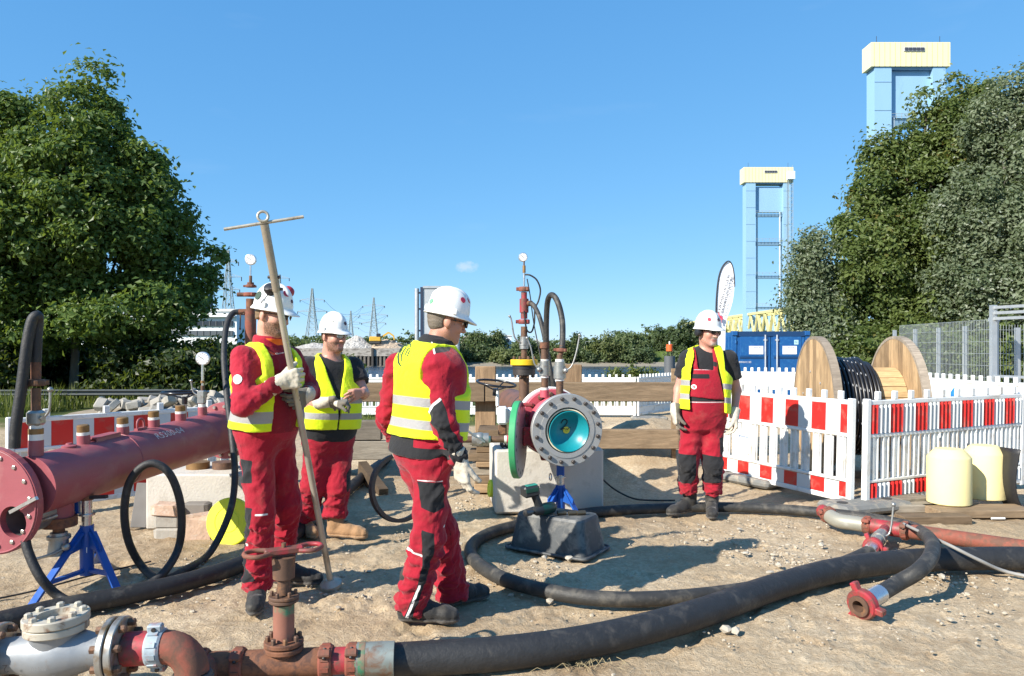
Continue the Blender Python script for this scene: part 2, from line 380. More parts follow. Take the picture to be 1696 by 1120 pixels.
# ------------------------------------------------------------------ leaves
def leaf_mat(name, c1, c2, c3=None, rough=.45, trans=.42):
    m, t, b = newmat(name); at = N(t, 'ShaderNodeAttribute', attribute_name='tone').outputs['Fac']
    c = mix(t, at, c1, c2); 
    if c3: c = mix(t, ramp(t, at, .86, .95), c, c3)
    t.links.new(c, b.inputs['Base Color']); b.inputs['Roughness'].default_value = rough; b.inputs['Specular IOR Level'].default_value = .4
    tr = N(t, 'ShaderNodeBsdfTranslucent'); t.links.new(mix(t, .5, c, (.25, .32, .03)), tr.inputs['Color'])
    ms = N(t, 'ShaderNodeMixShader'); ms.inputs[0].default_value = trans; out = t.nodes['Material Output']
    t.links.new(b.outputs[0], ms.inputs[1]); t.links.new(tr.outputs[0], ms.inputs[2]); t.links.new(ms.outputs[0], out.inputs['Surface'])
    return m
def bark(name, c): return mat(name, c, .9, var=.3, sc1=3, stretch=(6, 6, 1), bmp=.02, bsc=8)
LM = {'maple': leaf_mat('maple_leaf', (.042, .088, .019), (.165, .245, .056)),
      'dark': leaf_mat('dark_leaf', (.016, .034, .010), (.050, .080, .022)), 'fardark': leaf_mat('far_dark_leaf', (.055, .085, .040), (.12, .16, .07)),  # fardark: paler tone, distance haze put into the leaf colour
      'green': leaf_mat('broad_leaf', (.056, .092, .022), (.185, .23, .068), (.16, .12, .03)),
      'silver': leaf_mat('poplar_leaf', (.095, .130, .065), (.24, .28, .175), (.42, .45, .38)),
      'olive': leaf_mat('willow_leaf', (.10, .125, .045), (.21, .235, .09)),
      'far': leaf_mat('far_leaf', (.085, .125, .055), (.19, .235, .105)),  # lightened leaf colour stands in for haze over the far bank
      'weed': leaf_mat('weed_leaf', (.06, .09, .02), (.20, .22, .06))}
BK = bark('bark_brown', (.11, .085, .06)); BKG = bark('bark_grey', (.16, .15, .13))
def leaves(name, lobes, n, size, mt, parent, seed, per=60, spread=.45, flat=.5, shell=.55, drop=0.0, bough=False):
    """many small leaf faces in clumps over the lobes; lobes: (cx,cy,cz,rx,ry,rz)"""
    r = np.random.default_rng(seed); L = np.array(lobes, dtype=float)
    vol = (L[:, 3]*L[:, 4]*L[:, 5])**.72; pr = vol/vol.sum(); K = max(6, n//per)
    li = r.choice(len(L), K, p=pr); d = r.normal(size=(K, 3)); d /= np.linalg.norm(d, axis=1)[:, None]
    rad = shell+(1.06-shell)*r.random(K)**.7
    cc = L[li, :3]+d*L[li, 3:6]*rad[:, None]
    csz = spread*(.6+.8*r.random(K)); tone_c = r.random(K)
    ci = r.integers(0, K, n); g = r.normal(size=(n, 3))*.5
    c = cc[ci]+g*csz[ci][:, None]*np.array([1, 1, flat])
    if bough:                                   # leaves sit on the upper, outer side of rounded boughs
        e = r.normal(size=(n, 3))+d[ci]*.55+np.array([0, 0, .45]); e /= np.linalg.norm(e, axis=1)[:, None]; g = e
        c = cc[ci]+e*(csz[ci]*(.60+.42*r.random(n)+(r.random(n) < .13)*r.random(n)*.75))[:, None]*np.array([1, 1, flat])
    if drop: c[:, 2] -= drop*np.abs(g[:, 0]*g[:, 1])
    nr = r.normal(size=(n, 3))*.62+(g*.8 if bough else d[ci]*.65)+np.array([-.12, -.12, .45]); nr /= np.linalg.norm(nr, axis=1)[:, None]
    a = np.cross(nr, r.normal(size=(n, 3))); a /= np.linalg.norm(a, axis=1)[:, None]+1e-9; b = np.cross(nr, a)
    s = (size*(.6+.75*r.random(n)))[:, None]
    v = np.empty((n, 4, 3)); up = nr*s*.14
    v[:, 0] = c-a*s*.55; v[:, 1] = c+b*s*.36+up-a*s*.08; v[:, 2] = c+a*s*.62-up*.6; v[:, 3] = c-b*s*.36+up-a*s*.08
    tone = np.clip(.65*tone_c[ci]+.35*r.random(n), 0, 1)
    f = np.arange(n*4).reshape(n, 4); org = tuple(v.reshape(-1, 3).mean(0))
    return np_mesh(name, v.reshape(-1, 3), f, mt, org, parent, attrs={'tone': np.repeat(tone, 4)})
def trunk(parent, base, top, r, limbs, seed, m=BK, n=8):
    rnd = random.Random(seed); mb = MB(); base, top = V(base), V(top)
    pts = [base+(top-base)*k/5+V((rnd.uniform(-.5, .5)*r, rnd.uniform(-.5, .5)*r, 0)) for k in range(6)]
    mb.tube([base-V((0, 0, .2))]+pts, [r*1.5, r*1.25, r, r*.85, r*.7, r*.55, r*.3], n)
    for (h, e) in limbs:
        s = base+(top-base)*h; e = V(e); md = (s+e)/2+V((rnd.uniform(-.2, .2), rnd.uniform(-.2, .2), -.12*(e-s).length))
        mb.tube(smooth_path([s, md, e], 4), [r*.5*(1-.085*k) for k in range(9)], 6)
    return mb.build('trunk', m, parent)
def tree(name, label, base, lobes, n, size, kind, seed, group=None, r=.2, per=60, spread=.5, flat=.5, shell=.5, m=BK, bough=False):
    t = thing(name, label, 'tree' if 'tree' in name else 'shrub', base, group); L = np.array(lobes); top = V(L[:, :3].mean(0)); rnd = random.Random(seed)
    top.z = L[:, 2].max()
    limbs = [(rnd.uniform(.25, .8), (l[0]+rnd.uniform(-.3, .3)*l[3], l[1]+rnd.uniform(-.3, .3)*l[4], l[2]+.2*l[5])) for l in lobes]
    tp = V((base[0]*.6+top.x*.4, base[1]*.6+top.y*.4, top.z*.72))
    trunk(t, base, tp, r, limbs, seed, m)
    leaves('crown', lobes, n, size, LM[kind], t, seed, per, spread, flat, shell, bough=bough)
    return t
def pl(px, py, Y, rx, rz, ry=None): p = P(px, py, Y); k = Y/FPX; return (p.x, p.y, p.z, rx*k, (ry or rx)*k, rz*k)
# big maple on the left, some 22 m off
tree('maple_tree', 'tall dark green maple towering over the paving stone rubble', (P(120, 650, 22).x, 22, 0),
     [pl(120, 390, 22, 150, 130), pl(136, 190, 22, 46, 50), pl(55, 225, 22.5, 60, 56), pl(190, 250, 21.6, 48, 48), pl(-40, 330, 22, 130, 150), pl(232, 290, 22, 40, 36), pl(262, 340, 22, 44, 40), pl(120, 270, 21.2, 70, 50),
      pl(266, 415, 21.5, 46, 38), pl(282, 482, 22, 48, 32), pl(195, 515, 21, 95, 52), pl(70, 520, 20.8, 105, 55), pl(20, 430, 20.8, 90, 70), pl(-90, 480, 22, 120, 110), pl(140, 140, 22, 13, 18), pl(86, 155, 22, 26, 24), pl(26, 190, 22, 30, 24), pl(316, 468, 22, 22, 18), pl(180, 390, 20.8, 70, 45), pl(60, 350, 20.6, 70, 50), pl(262, 262, 22, 14, 14), pl(338, 430, 22, 14, 12)],
     165000, .14, 'maple', 11, r=.11, per=330, spread=.62, flat=.72, shell=.45, m=BKG, bough=True)
# shaded hedge under it
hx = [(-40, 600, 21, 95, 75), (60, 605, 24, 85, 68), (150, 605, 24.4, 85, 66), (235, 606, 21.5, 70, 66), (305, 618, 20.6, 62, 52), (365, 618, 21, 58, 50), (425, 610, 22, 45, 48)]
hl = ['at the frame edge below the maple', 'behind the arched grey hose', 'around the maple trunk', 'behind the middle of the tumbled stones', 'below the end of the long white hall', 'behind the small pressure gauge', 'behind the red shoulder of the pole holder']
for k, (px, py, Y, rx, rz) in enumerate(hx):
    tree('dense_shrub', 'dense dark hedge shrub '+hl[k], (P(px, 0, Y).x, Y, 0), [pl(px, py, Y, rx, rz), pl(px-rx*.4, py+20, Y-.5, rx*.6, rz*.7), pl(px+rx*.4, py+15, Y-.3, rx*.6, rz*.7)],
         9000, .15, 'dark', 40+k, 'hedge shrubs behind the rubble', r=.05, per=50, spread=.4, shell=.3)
# trees at right behind the wire fence
tree('lime_tree', 'broad dark green tree in front of the blue lift tower', (P(1500, 0, 27).x, 27, 0),
     [pl(1530, 330, 27, 62, 90), pl(1585, 240, 27, 42, 62), pl(1612, 200, 27.5, 40, 46), pl(1580, 165, 27, 14, 26), pl(1562, 200, 27, 18, 26), pl(1505, 262, 27, 28, 34), pl(1462, 268, 27, 22, 24), pl(1450, 320, 26.8, 28, 36), pl(1440, 390, 26.5, 46, 46), pl(1432, 460, 26, 58, 52), pl(1500, 410, 26, 60, 60), pl(1560, 440, 26, 80, 80), pl(1640, 330, 27.5, 70, 110), pl(1425, 530, 26, 56, 48), pl(1540, 540, 25.5, 90, 46), pl(1478, 225, 27, 10, 16), pl(1536, 185, 27, 12, 16), pl(1525, 232, 27, 20, 20)],
     120000, .135, 'green', 21, r=.2, per=190, spread=.52, flat=.85, shell=.4, bough=True)
tree('poplar_tree', 'silvery grey green poplar by the wire mesh gate', (P(1690, 0, 25).x, 25, 0),
     [pl(1660, 250, 25, 60, 90), pl(1690, 180, 25, 36, 50), pl(1740, 260, 25, 80, 120), pl(1620, 370, 24.5, 75, 80), pl(1690, 420, 24, 90, 100), pl(1605, 470, 24, 62, 66), pl(1670, 510, 23.6, 80, 60), pl(1770, 420, 25, 100, 140)],
     100000, .115, 'silver', 22, r=.2, per=150, spread=.46, flat=1.0, shell=.4, m=BKG, bough=True)
tree('young_poplar_tree', 'small silvery poplar left of the big trees beside the container', (P(1345, 0, 26).x, 26, 0),
     [pl(1343, 440, 26, 30, 48), pl(1352, 510, 26, 42, 50), pl(1335, 500, 26, 24, 40), pl(1365, 560, 25.5, 46, 42), pl(1345, 400, 26, 14, 16)],
     26000, .11, 'silver', 23, r=.09, per=45, spread=.45, flat=.7, shell=.35, m=BKG)
for k, (px, py, Y, rx, rz) in enumerate([(1420, 590, 24.5, 60, 50), (1500, 585, 24, 66, 52), (1580, 590, 23.5, 66, 50), (1660, 590, 23, 70, 55)]):
    tree('bramble_shrub', 'leafy shrub '+['between the cable drum flanges', 'behind the right drum flange', 'behind the middle of the wire fence', 'behind the tall steel gate'][k], (P(px, 0, Y).x, Y, 0), [pl(px, py, Y, rx, rz), pl(px+rx*.3, py-15, Y+.4, rx*.7, rz*.8)], 8000, .13, 'green', 60+k, 'shrubs behind the wire fence', r=.04, per=50, spread=.4, shell=.3)
# far bank trees: (px, top, base, half width, distance, kind, lobes label)
FT = [(787, 537, 590, 24, 345, 'far', 'round dark tree above the pale dome on the far bank'), (823, 540, 590, 18, 350, 'far', 'round dark tree behind the white far office building'),
      (770, 562, 603, 15, 318, 'dark', 'dark tree just beyond the bowed worker on the far bank'), (800, 565, 603, 15, 316, 'dark', 'dark tree in front of the white far office building'),
      (836, 574, 604, 27, 312, 'olive', 'wide pale bush on the shore below the far office building'), (862, 552, 600, 14, 335, 'far', 'far tree right behind the red fitting stack'),
      (884, 556, 602, 13, 325, 'far', 'far tree seen between the two hoses'), (908, 560, 603, 15, 318, 'far', 'far tree seen above the upright ball valves'),
      (938, 556, 603, 16, 318, 'olive', 'far tree right of the arched hose'), (958, 543, 600, 16, 345, 'dark', 'tall dark far tree behind the long valve lever'),
      (1003, 543, 603, 38, 312, 'olive', 'big rounded willow on the far shore'), (1050, 546, 598, 24, 350, 'far', 'tall far tree behind the willow'),
      (1032, 546, 596, 16, 352, 'far', 'far tree partly hidden by the willow'), (1070, 572, 604, 18, 311, 'dark', 'low dark bush at the water by the embankment'), (1094, 530, 598, 14, 355, 'dark', 'slim dark far tree left of the tall wood'),
      (1122, 524, 598, 22, 350, 'dark', 'tallest dark far tree beside the helmeted worker in dungarees'), (1146, 520, 598, 20, 352, 'dark', 'tall far tree behind the worker in dungarees'), (1172, 526, 598, 22, 354, 'far', 'far tree hidden behind the white helmet and ear muffs'), (1206, 534, 598, 22, 356, 'far', 'far tree behind the feather flag'),
      (745, 552, 600, 16, 330, 'far', 'far tree behind the head of the bowed worker'), (720, 556, 600, 18, 330, 'far', 'far tree behind the bowed worker by the sign board'), (976, 578, 604, 14, 311, 'dark', 'low bush at the waterline left of the willow'), (1040, 580, 605, 13, 311, 'olive', 'low bush at the waterline right of the willow'), (900, 580, 605, 16, 311, 'olive', 'low bush at the waterline behind the arched hose')]
for k, (px, top, base, hw, Y, kind, lab) in enumerate(FT):
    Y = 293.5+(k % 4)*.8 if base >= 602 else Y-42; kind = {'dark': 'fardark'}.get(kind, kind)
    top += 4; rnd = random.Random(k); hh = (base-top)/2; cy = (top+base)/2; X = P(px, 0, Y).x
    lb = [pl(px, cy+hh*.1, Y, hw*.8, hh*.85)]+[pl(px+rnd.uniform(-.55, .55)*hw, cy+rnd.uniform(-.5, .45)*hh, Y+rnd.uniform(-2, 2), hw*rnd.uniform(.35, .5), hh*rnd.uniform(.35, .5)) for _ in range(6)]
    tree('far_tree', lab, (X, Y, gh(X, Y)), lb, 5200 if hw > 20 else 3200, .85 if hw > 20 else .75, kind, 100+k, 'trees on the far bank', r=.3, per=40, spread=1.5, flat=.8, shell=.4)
lb = []; rs_ = random.Random(3)
for q in range(38):
    px = 735+q*13.5+rs_.uniform(-4, 4)
    if 1052 < px < 1112: continue
    h_ = rs_.uniform(9, 17); lb.append(pl(px, 604-h_, 293+rs_.uniform(-1, 3), rs_.uniform(9, 15), h_))
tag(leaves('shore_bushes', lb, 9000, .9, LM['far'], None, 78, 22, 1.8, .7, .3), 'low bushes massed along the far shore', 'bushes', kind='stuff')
# the wood behind the quay on the far left reads as one mass
lb = []
for k in range(46):
    px = 415+k*7.2; lb.append(pl(px, 570+2*math.sin(k*1.7), 430+8*math.sin(k*2.3), 11, 13+3*math.sin(k*.9)))
for k in range(40): lb.append(pl(1010+k*8, 566+4*math.sin(k*1.3), 420, 12, 20+4*math.sin(k*1.1)))
for k in range(30): lb.append(pl(740+k*10, 576+3*math.sin(k*1.3), 400, 12, 12+3*math.sin(k*1.1)))
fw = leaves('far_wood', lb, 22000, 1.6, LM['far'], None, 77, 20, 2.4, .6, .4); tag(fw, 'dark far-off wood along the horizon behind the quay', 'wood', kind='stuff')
# ================================================================== far structures
WHITE = mat('white_render', (.74, .75, .74), .7, var=.05, sc1=.2); DARKW = mat('dark_glazing', (.03, .035, .045), .15, var=.1)
def building(name, label, px0, px1, ytop, Y, depth, base_z, win, wallm, extra=None):
    a, b_ = P(px0, ytop, Y), P(px1, ytop, Y); t = thing(name, label, 'building', ((a.x+b_.x)/2, Y, base_z))
    MB().box(((a.x+b_.x)/2, Y+depth/2, (a.z+base_z)/2), (b_.x-a.x, depth, a.z-base_z)).build('wall', wallm, t)
    MB().box(((a.x+b_.x)/2, Y+depth/2, a.z+.2), (b_.x-a.x+.6, depth+.6, .4)).build('roof', mat('roof_edge', (.6, .6, .58), .7), t)
    for (x0, y0, x1, y1) in win:
        p, q = P(x0, y0, Y-.05), P(x1, y1, Y-.05)
        wf = MB().box(((p.x+q.x)/2, Y-.06, (p.z+q.z)/2), (q.x-p.x, .14, p.z-q.z)).build('window', mat('win_frame', (.5, .5, .5)), t)
        MB().box(((p.x+q.x)/2, Y-.16, (p.z+q.z)/2), ((q.x-p.x)*.86, .08, (p.z-q.z)*.84)).build('pane', DARKW, wf)
    return t
building('office_building', 'white flat-roofed office block on the far bank', 793, 847, 557, 312, 14, 0.0,
         [(825+i*7, y, 829.5+i*7, y+6) for i in range(3) for y in (561, 571)]+[(797+i*5, 577, 800+i*5, 588) for i in range(3)]+[(823+i*5, 582, 826+i*5, 590) for i in range(5)], WHITE)
dm = thing('dome_hall', 'pale pink domed hall among the far trees', 'hall', (P(780, 0, 340).x, 340, 1)); c = P(780, 590, 340)
MB().lathe((c.x, 340, 1), (0, 0, 1), [(0, 5.2), (3, 5.2), (4.6, 4.6), (5.8, 3.3), (6.5, 1.6), (6.7, .2)], 24).build('dome', mat('dome_skin', (.55, .43, .36), .6), dm)
MB().box((c.x, 334.7, 2.4), (2.2, .3, 2.8)).build('door', DARKW, dm)
bl = thing('small_house', 'little white gabled house between the far trees', 'house', (P(889, 0, 338).x, 338, 1)); c = P(889, 575, 338)
MB().box((c.x, 340, 2.6), (5, 4, 3.2)).build('wall', WHITE, bl); MB().prism([(c.x-2.8, 337.6, 4.2), (c.x+2.8, 337.6, 4.2), (c.x, 337.6, 6)], (0, 4.8, 0)).build('roof', mat('house_roof', (.5, .5, .5), .7), bl)
# long white hall on the left
hb = building('long_white_hall', 'long white flat hall with dark window strip behind the hedge', 120, 392, 516, 120, 5, 0,
              [], WHITE); Y = 120
for (y0, y1, nm, mt) in ((532, 540, 'window_strip', DARKW), (548, 556, 'window_strip', mat('grey_glass', (.10, .11, .12), .3))):
    p, q = P(128, y0, Y), P(386, y1, Y); ws = MB().box(((p.x+q.x)/2, Y-.12, (p.z+q.z)/2), (q.x-p.x, .3, p.z-q.z)).build(nm, mt, hb)
    for i in range(24):
        x = p.x+(q.x-p.x)*(i+.5)/24; MB().box((x, Y-.3, (p.z+q.z)/2), (.12, .12, p.z-q.z)).build('mullion', mat('mullion', (.10, .105, .11)), ws)
p, q = P(120, 524, Y), P(391, 526, Y); MB().box(((p.x+q.x)/2, Y-.3, p.z), (q.x-p.x, .8, .25)).build('cornice', mat('cornice', (.8, .8, .8), .6), hb)
sb = building('dark_block_building', 'dark stair block rising behind the long white hall', 268, 316, 486, 160, 12, 0, [(275, 492, 282, 500), (290, 492, 297, 500)], mat('dark_cladding', (.075, .075, .085), .6))
# quay wall with sheet piling
qt = thing('quay_wall', 'concrete capped sheet pile quay across the river', 'quay', (P(560, 0, 288).x, 288, -5.5)); Y = 288
p, q = P(390, 577, Y), P(722, 590, Y); CONC = mat('old_concrete', (.36, .33, .29), .85, var=.2, sc1=.8, dirt=(.16, .14, .12), dirt_amt=.5, sc2=.5, stretch=(1, 1, 3))
MB().box(((p.x+q.x)/2, Y+8, (p.z+q.z)/2), (q.x-p.x, 16, p.z-q.z)).build('concrete_cap', CONC, qt)
SP = mat('sheet_pile', (.10, .08, .065), .7, var=.3, sc1=.6, dirt=(.25, .23, .2), dirt_amt=.5); x = p.x
while x < q.x:
    MB().prism([(x, Y+.9, -8), (x+.35, Y+.1, -8), (x+.95, Y+.1, -8), (x+1.3, Y+.9, -8)], (0, 0, 8+q.z-.02)).build('sheet_pile', SP, qt); x += 1.55
for px in (430, 478, 560, 617, 690): u = P(px, 0, Y-.4); MB().box((u.x, Y-.5, -2.6), (.8, .8, 8.6)).build('fender_pile', mat('fender', (.05, .045, .04), .8), qt)
# rubble heaps behind the quay
def rubble(name, label, px, Y, rx, h, seed, mt, base=1.0):
    r = np.random.default_rng(seed); n = 34; g = np.linspace(-1, 1, n); A, B = np.meshgrid(g, g, indexing='ij'); X0 = P(px, 0, Y).x
    rr = np.sqrt(A*A+B*B); H = h*np.clip(1-rr, 0, 1)**.8*(.65+.7*fbm(np.stack([A.ravel()*3.1, B.ravel()*3.1, np.full(A.size, seed)], 1), 4, seed).reshape(A.shape)); H += (r.random(A.shape)-.5)*h*.10*(rr < .97)
    vv = np.stack([(X0+A*rx).ravel(), (Y+B*rx*.6).ravel(), (base-.1+H).ravel()], 1); I = np.arange(n*n).reshape(n, n)
    o = np_mesh(name, vv, np.stack([I[:-1, :-1], I[1:, :-1], I[1:, 1:], I[:-1, 1:]], -1).reshape(-1, 4), mt, (X0, Y, base)); tag(o, label, 'rubble heap', 'rubble heaps on the quay'); return o
RB = mat('rubble_grey', (.42, .40, .37), .9, var=.35, sc1=.8, dirt=(.22, .2, .18), sc2=1.2)
rubble('rubble_heap', 'grey rubble heap on the quay behind the broad helmeted worker', 588, 296, 9, 5.5, 1, RB); rubble('rubble_heap', 'low rubble heap on the quay beside the gloved hands of the pole holder', 446, 297, 11, 4.2, 2, RB)
rubble('rubble_heap', 'sandy rubble heap under the yellow excavator', 640, 297, 9, 4.4, 3, mat('rubble_tan', (.42, .33, .24), .9, var=.3, sc1=.8)); rubble('rubble_heap', 'flat grey rubble heap between the two large quay heaps', 520, 299, 10, 3, 4, RB)
# excavator
YEL = mat('machine_yellow', (.62, .36, .02), .5, var=.12, dirt=(.3, .22, .12), dirt_amt=.4); BLK = mat('machine_black', (.03, .03, .03), .7)
ex = thing('excavator', 'yellow excavator working on the quay rubble', 'excavator', P(622, 572, 294)); c = P(622, 570, 294)
MB().box(c+V((0, 0, 2.0)), (4.6, 2.6, 2.0), bev=.3).build('body', YEL, ex); MB().box(c+V((1.3, -.5, 3.4)), (1.6, 1.4, 1.6), bev=.2).build('cab', DARKW, ex)
for s in (-1, 1): MB().box(c+V((0, s*1.2, .5)), (4.4, .7, 1.0), bev=.3).build('track', BLK, ex)
bm = MB(); bm.beam(c+V((1.8, 0, 2.4)), c+V((5.2, 0, 4.6)), .5, .7); bm.beam(c+V((5.2, 0, 4.6)), c+V((7.2, 0, 3.2)), .45, .6); bm.build('boom', YEL, ex)
MB().beam(c+V((7.2, 0, 3.3)), c+V((7.4, 0, 1.6)), .4, .5).build('stick', YEL, ex); MB().prism([c+V((7, -.6, 1.6)), c+V((8, -.6, 1.7)), c+V((7.9, -.6, .7)), c+V((7.1, -.6, .8))], (0, 1.2, 0)).build('bucket', BLK, ex)
# pylons
STEEL = mat('galv_far', (.30, .34, .33), .6, var=.1)
PT = {}
def pylon(px, ytop, Y, hw0, arms, label, base_z=1.0, th=.22):
    c = P(px, ytop, Y); t = thing('lattice_pylon', label, 'pylon', (c.x, Y, base_z), 'pylons across the river'); H = c.z-base_z; leg = [MB() for _ in range(4)]; br = MB()
    prof = lambda f: .74*(hw0*(1-f)**1.25*.9+hw0*.10)
    lv = [0, .13, .25, .36, .46, .55, .63, .70, .77, .83, .89, .95, 1.0]; cs = [(-1, -1), (1, -1), (1, 1), (-1, 1)]
    for a, b_ in zip(lv[:-1], lv[1:]):
        for k, (sx, sy) in enumerate(cs):
            p0 = V((c.x+sx*prof(a), Y+sy*prof(a), base_z+H*a)); p1 = V((c.x+sx*prof(b_), Y+sy*prof(b_), base_z+H*b_)); leg[k].beam(p0, p1, th*1.3, th*1.3)
            sx2, sy2 = cs[(k+1) % 4]; q0 = V((c.x+sx2*prof(a), Y+sy2*prof(a), base_z+H*a)); q1 = V((c.x+sx2*prof(b_), Y+sy2*prof(b_), base_z+H*b_))
            br.beam(p0, q1, th*.7, th*.7); br.beam(q0, p1, th*.7, th*.7); br.beam(p1, q1, th*.7, th*.7)
    for l in leg: l.build('leg', STEEL, t)
    br.build('bracing', STEEL, t); PT[px] = []
    for (ya, hwid) in arms:
        z = P(px, ya, Y).z; w_ = hwid*Y/FPX; f = (z-base_z)/H; a = MB(); pr = prof(f)
        for s in (-1, 1):
            tip = V((c.x+s*w_, Y, z))
            for sy in (-1, 1): a.beam((c.x+s*pr, Y+sy*pr, z), tip, th*.8, th*.8)
            a.beam((c.x+s*pr, Y, z+H*.035), tip, th*.8, th*.8)
            for k in range(1, 4): u = k/4; a.beam(V((c.x+s*pr, Y-pr, z)).lerp(tip, u), V((c.x+s*pr, Y, z+H*.035)).lerp(tip, u), th*.6, th*.6)
            PT[px].append(tip)
        am = a.build('cross_arm', STEEL, t)
        if hwid < 40:
            for s in (-1, 1): MB().cyl((c.x+s*w_, Y, z), (c.x+s*w_, Y, z-H*.04), th*1.1, n=6).build('insulator', BLK, am)
    return t
pylon(378, 415, 380, 5.4, [(434, 17), (459, 22), (480, 19)], 'large lattice pylon standing beside the maple crown')
pylon(517, 478, 590, 7.5, [(497, 20), (516, 24)], 'lattice pylon between the two leftmost white helmets', th=.3)
pylon(619, 493, 720, 7.0, [(507, 18), (522, 23), (535, 20)], 'lattice pylon above the yellow excavator', th=.32)
pylon(581, 515, 900, 6.0, [(525, 13), (534, 15), (543, 13)], 'distant lattice pylon just right of the broad worker helmet', th=.34)
pylon(463, 455, 560, 6.2, [(461, 16), (480, 20)], 'lattice pylon mostly hidden behind the pole holder', th=.3)
wires = []
def wire(a, b_, sag, label, k):
    pts = [V(a).lerp(V(b_), i/14)-V((0, 0, sag*4*(i/14)*(1-i/14))) for i in range(15)]
    tag(MB().tube(pts, .09, 4).build('power_line', BLK), label, 'power line', 'power lines between the pylons')
A, B, C_ = PT[517], PT[619], PT[581]
for k, i in enumerate((1, 3)): wire(A[i], B[i-1], 10, ['upper', 'lower'][k]+' near power line sagging between two pylons over the quay', k); wire(A[i-1], B[i], 10, ['upper', 'lower'][k]+' far power line sagging between two pylons over the quay', k)
for i in (0, 1, 3, 5): wire(B[i], C_[i], 8, ['topmost left', 'topmost right', 'middle', 'lowest'][(0, 1, 3, 5).index(i)]+' power line running on to the distant pylon', i)
# ------------------------------------------------------------------ lift bridge
SKYB = mat('bridge_blue', (.27, .45, .61), .45, var=.06, sc1=.15, dirt=(.24, .40, .55), dirt_amt=.3, sc2=.12, stretch=(1, 1, .3)); SKYB2 = mat('bridge_blue_dark', (.15, .26, .36), .5, var=.08, sc1=.2)
CREAM = mat('bridge_cream', (.80, .73, .42), .5, var=.04, sc1=.15); YB = mat('bridge_yellow', (.66, .59, .26), .5, var=.08, sc1=.3); GLS = mat('tower_glass', (.06, .06, .07), .2)
def lift_tower(px0, px1, ytop, ybot, Y, depth, label, lw, cw, beams, ladder):
    k = Y/FPX; a, b_ = P(px0, ytop, Y), P(px1, ybot, Y); t = thing('lift_bridge_tower', label, 'bridge tower', ((a.x+b_.x)/2, Y, -6), 'lift bridge towers')
    cx = (a.x+b_.x)/2; W = b_.x-a.x; hd = MB().box((cx, Y+depth/2, (a.z+b_.z)/2), (W, depth, a.z-b_.z)).build('machine_house', CREAM, t)
    for i in range(15): MB().box((a.x+W*(i+.5)/15, Y-.04, (a.z+b_.z)/2), (.08, .1, (a.z-b_.z)*.98)).build('cladding_joint', mat('cream_joint', (.74, .65, .30), .5), hd)
    wx = cx+W*.04; wz = a.z-(a.z-b_.z)*.30
    fr = MB().box((wx, Y-.12, wz), (W*.26, .2, (a.z-b_.z)*.17)).build('window', mat('win_frame', (.5, .5, .5)), hd)
    for i in range(5): MB().box((wx+(i-2)*W*.05, Y-.26, wz), (W*.042, .12, (a.z-b_.z)*.12)).build('pane', GLS, hd)
    for s in (.12, .93): MB().cyl((a.x+W*s, Y+2, a.z), (a.x+W*s, Y+2, a.z+2.2), .06, n=5).build('aerial', BLK, hd)
    ins = W*.05
    for (x0, x1) in ((a.x+ins, a.x+ins+lw), (b_.x-ins-lw*.75, b_.x-ins)):
        lg = MB().box(((x0+x1)/2, Y+depth/2, (b_.z-10)/2), (x1-x0, depth*.86, b_.z+10)).build('column', SKYB, t)
        z = 4.0
        while z < b_.z-1: MB().box(((x0+x1)/2, Y+depth*.07-.03, z), (x1-x0+.02, .06, .12)).build('weld_seam', SKYB2, lg); z += 6.5
    x0, x1 = a.x+ins+lw+.02, b_.x-ins-lw*.75-.02
    c1, c0 = P(0, cw[0], Y).z, P(0, cw[1], Y).z
    MB().box(((x0+x1)/2, Y+depth*.55, (c0+c1)/2), (x1-x0, depth*.4, c1-c0)).build('counterweight', SKYB, t)
    MB().box(((x0+x1)/2, Y+depth*.5, b_.z-.25), (x1-x0, depth*.8, .5)).build('soffit_beam', SKYB2, t)
    for (y0, y1) in beams:
        z1, z0 = P(0, y0, Y).z, P(0, y1, Y).z; bm = MB().box(((x0+x1)/2, Y+depth*.4, (z0+z1)/2), (x1-x0, depth*.3, z1-z0)).build('cross_beam', SKYB2, t)
        rl = MB()
        for h in (.6, 1.2): rl.beam((x0, Y+.4, z1+h), (x1, Y+.4, z1+h), .08, .08)
        for i in range(9): x = x0+(x1-x0)*i/8; rl.beam((x, Y+.4, z1), (x, Y+.4, z1+1.2), .08, .08)
        rl.build('railing', STEEL, bm)
    for s in (x0+.9, x1-.9): MB().cyl((s, Y+depth*.3, -2), (s, Y+depth*.3, c0), .35, n=8).build('guide_rail', mat('guide', (.45, .52, .56), .5), t)
    if ladder:
        ld = MB(); xx = b_.x-1.6
        for s in (-1, 1):
            for q in (0, 1.4): ld.beam((xx+s*.9, Y-1.5+q, 2), (xx+s*.9, Y-1.5+q, a.z-2), .14, .14)
        z = 2
        while z < a.z-2: ld.beam((xx-.9, Y-1.5, z), (xx+.9, Y-1.5, z), .12, .12); ld.beam((xx-.9, Y-1.5, z), (xx+.9, Y-1.5, z+2.5), .1, .1); z += 2.5
        ld.build('ladder_cage', STEEL, t); MB().box((xx, Y-1.6, a.z-3.6), (2.6, 2, 3)).build('lift_cabin', WHITE, t)
    return t
lift_tower(1443, 1574, 70, 110, 169, 4.4, 'tall blue lift tower with cream head rising behind the trees', 3.9, (114, 192), [(196, 207)], False)
lift_tower(1232, 1314, 277, 302, 286, 5, 'smaller far blue lift tower with cream head and lattice stair', 3.7, (308, 350), [(354, 358), (400, 406), (456, 461), (508, 512)], True)
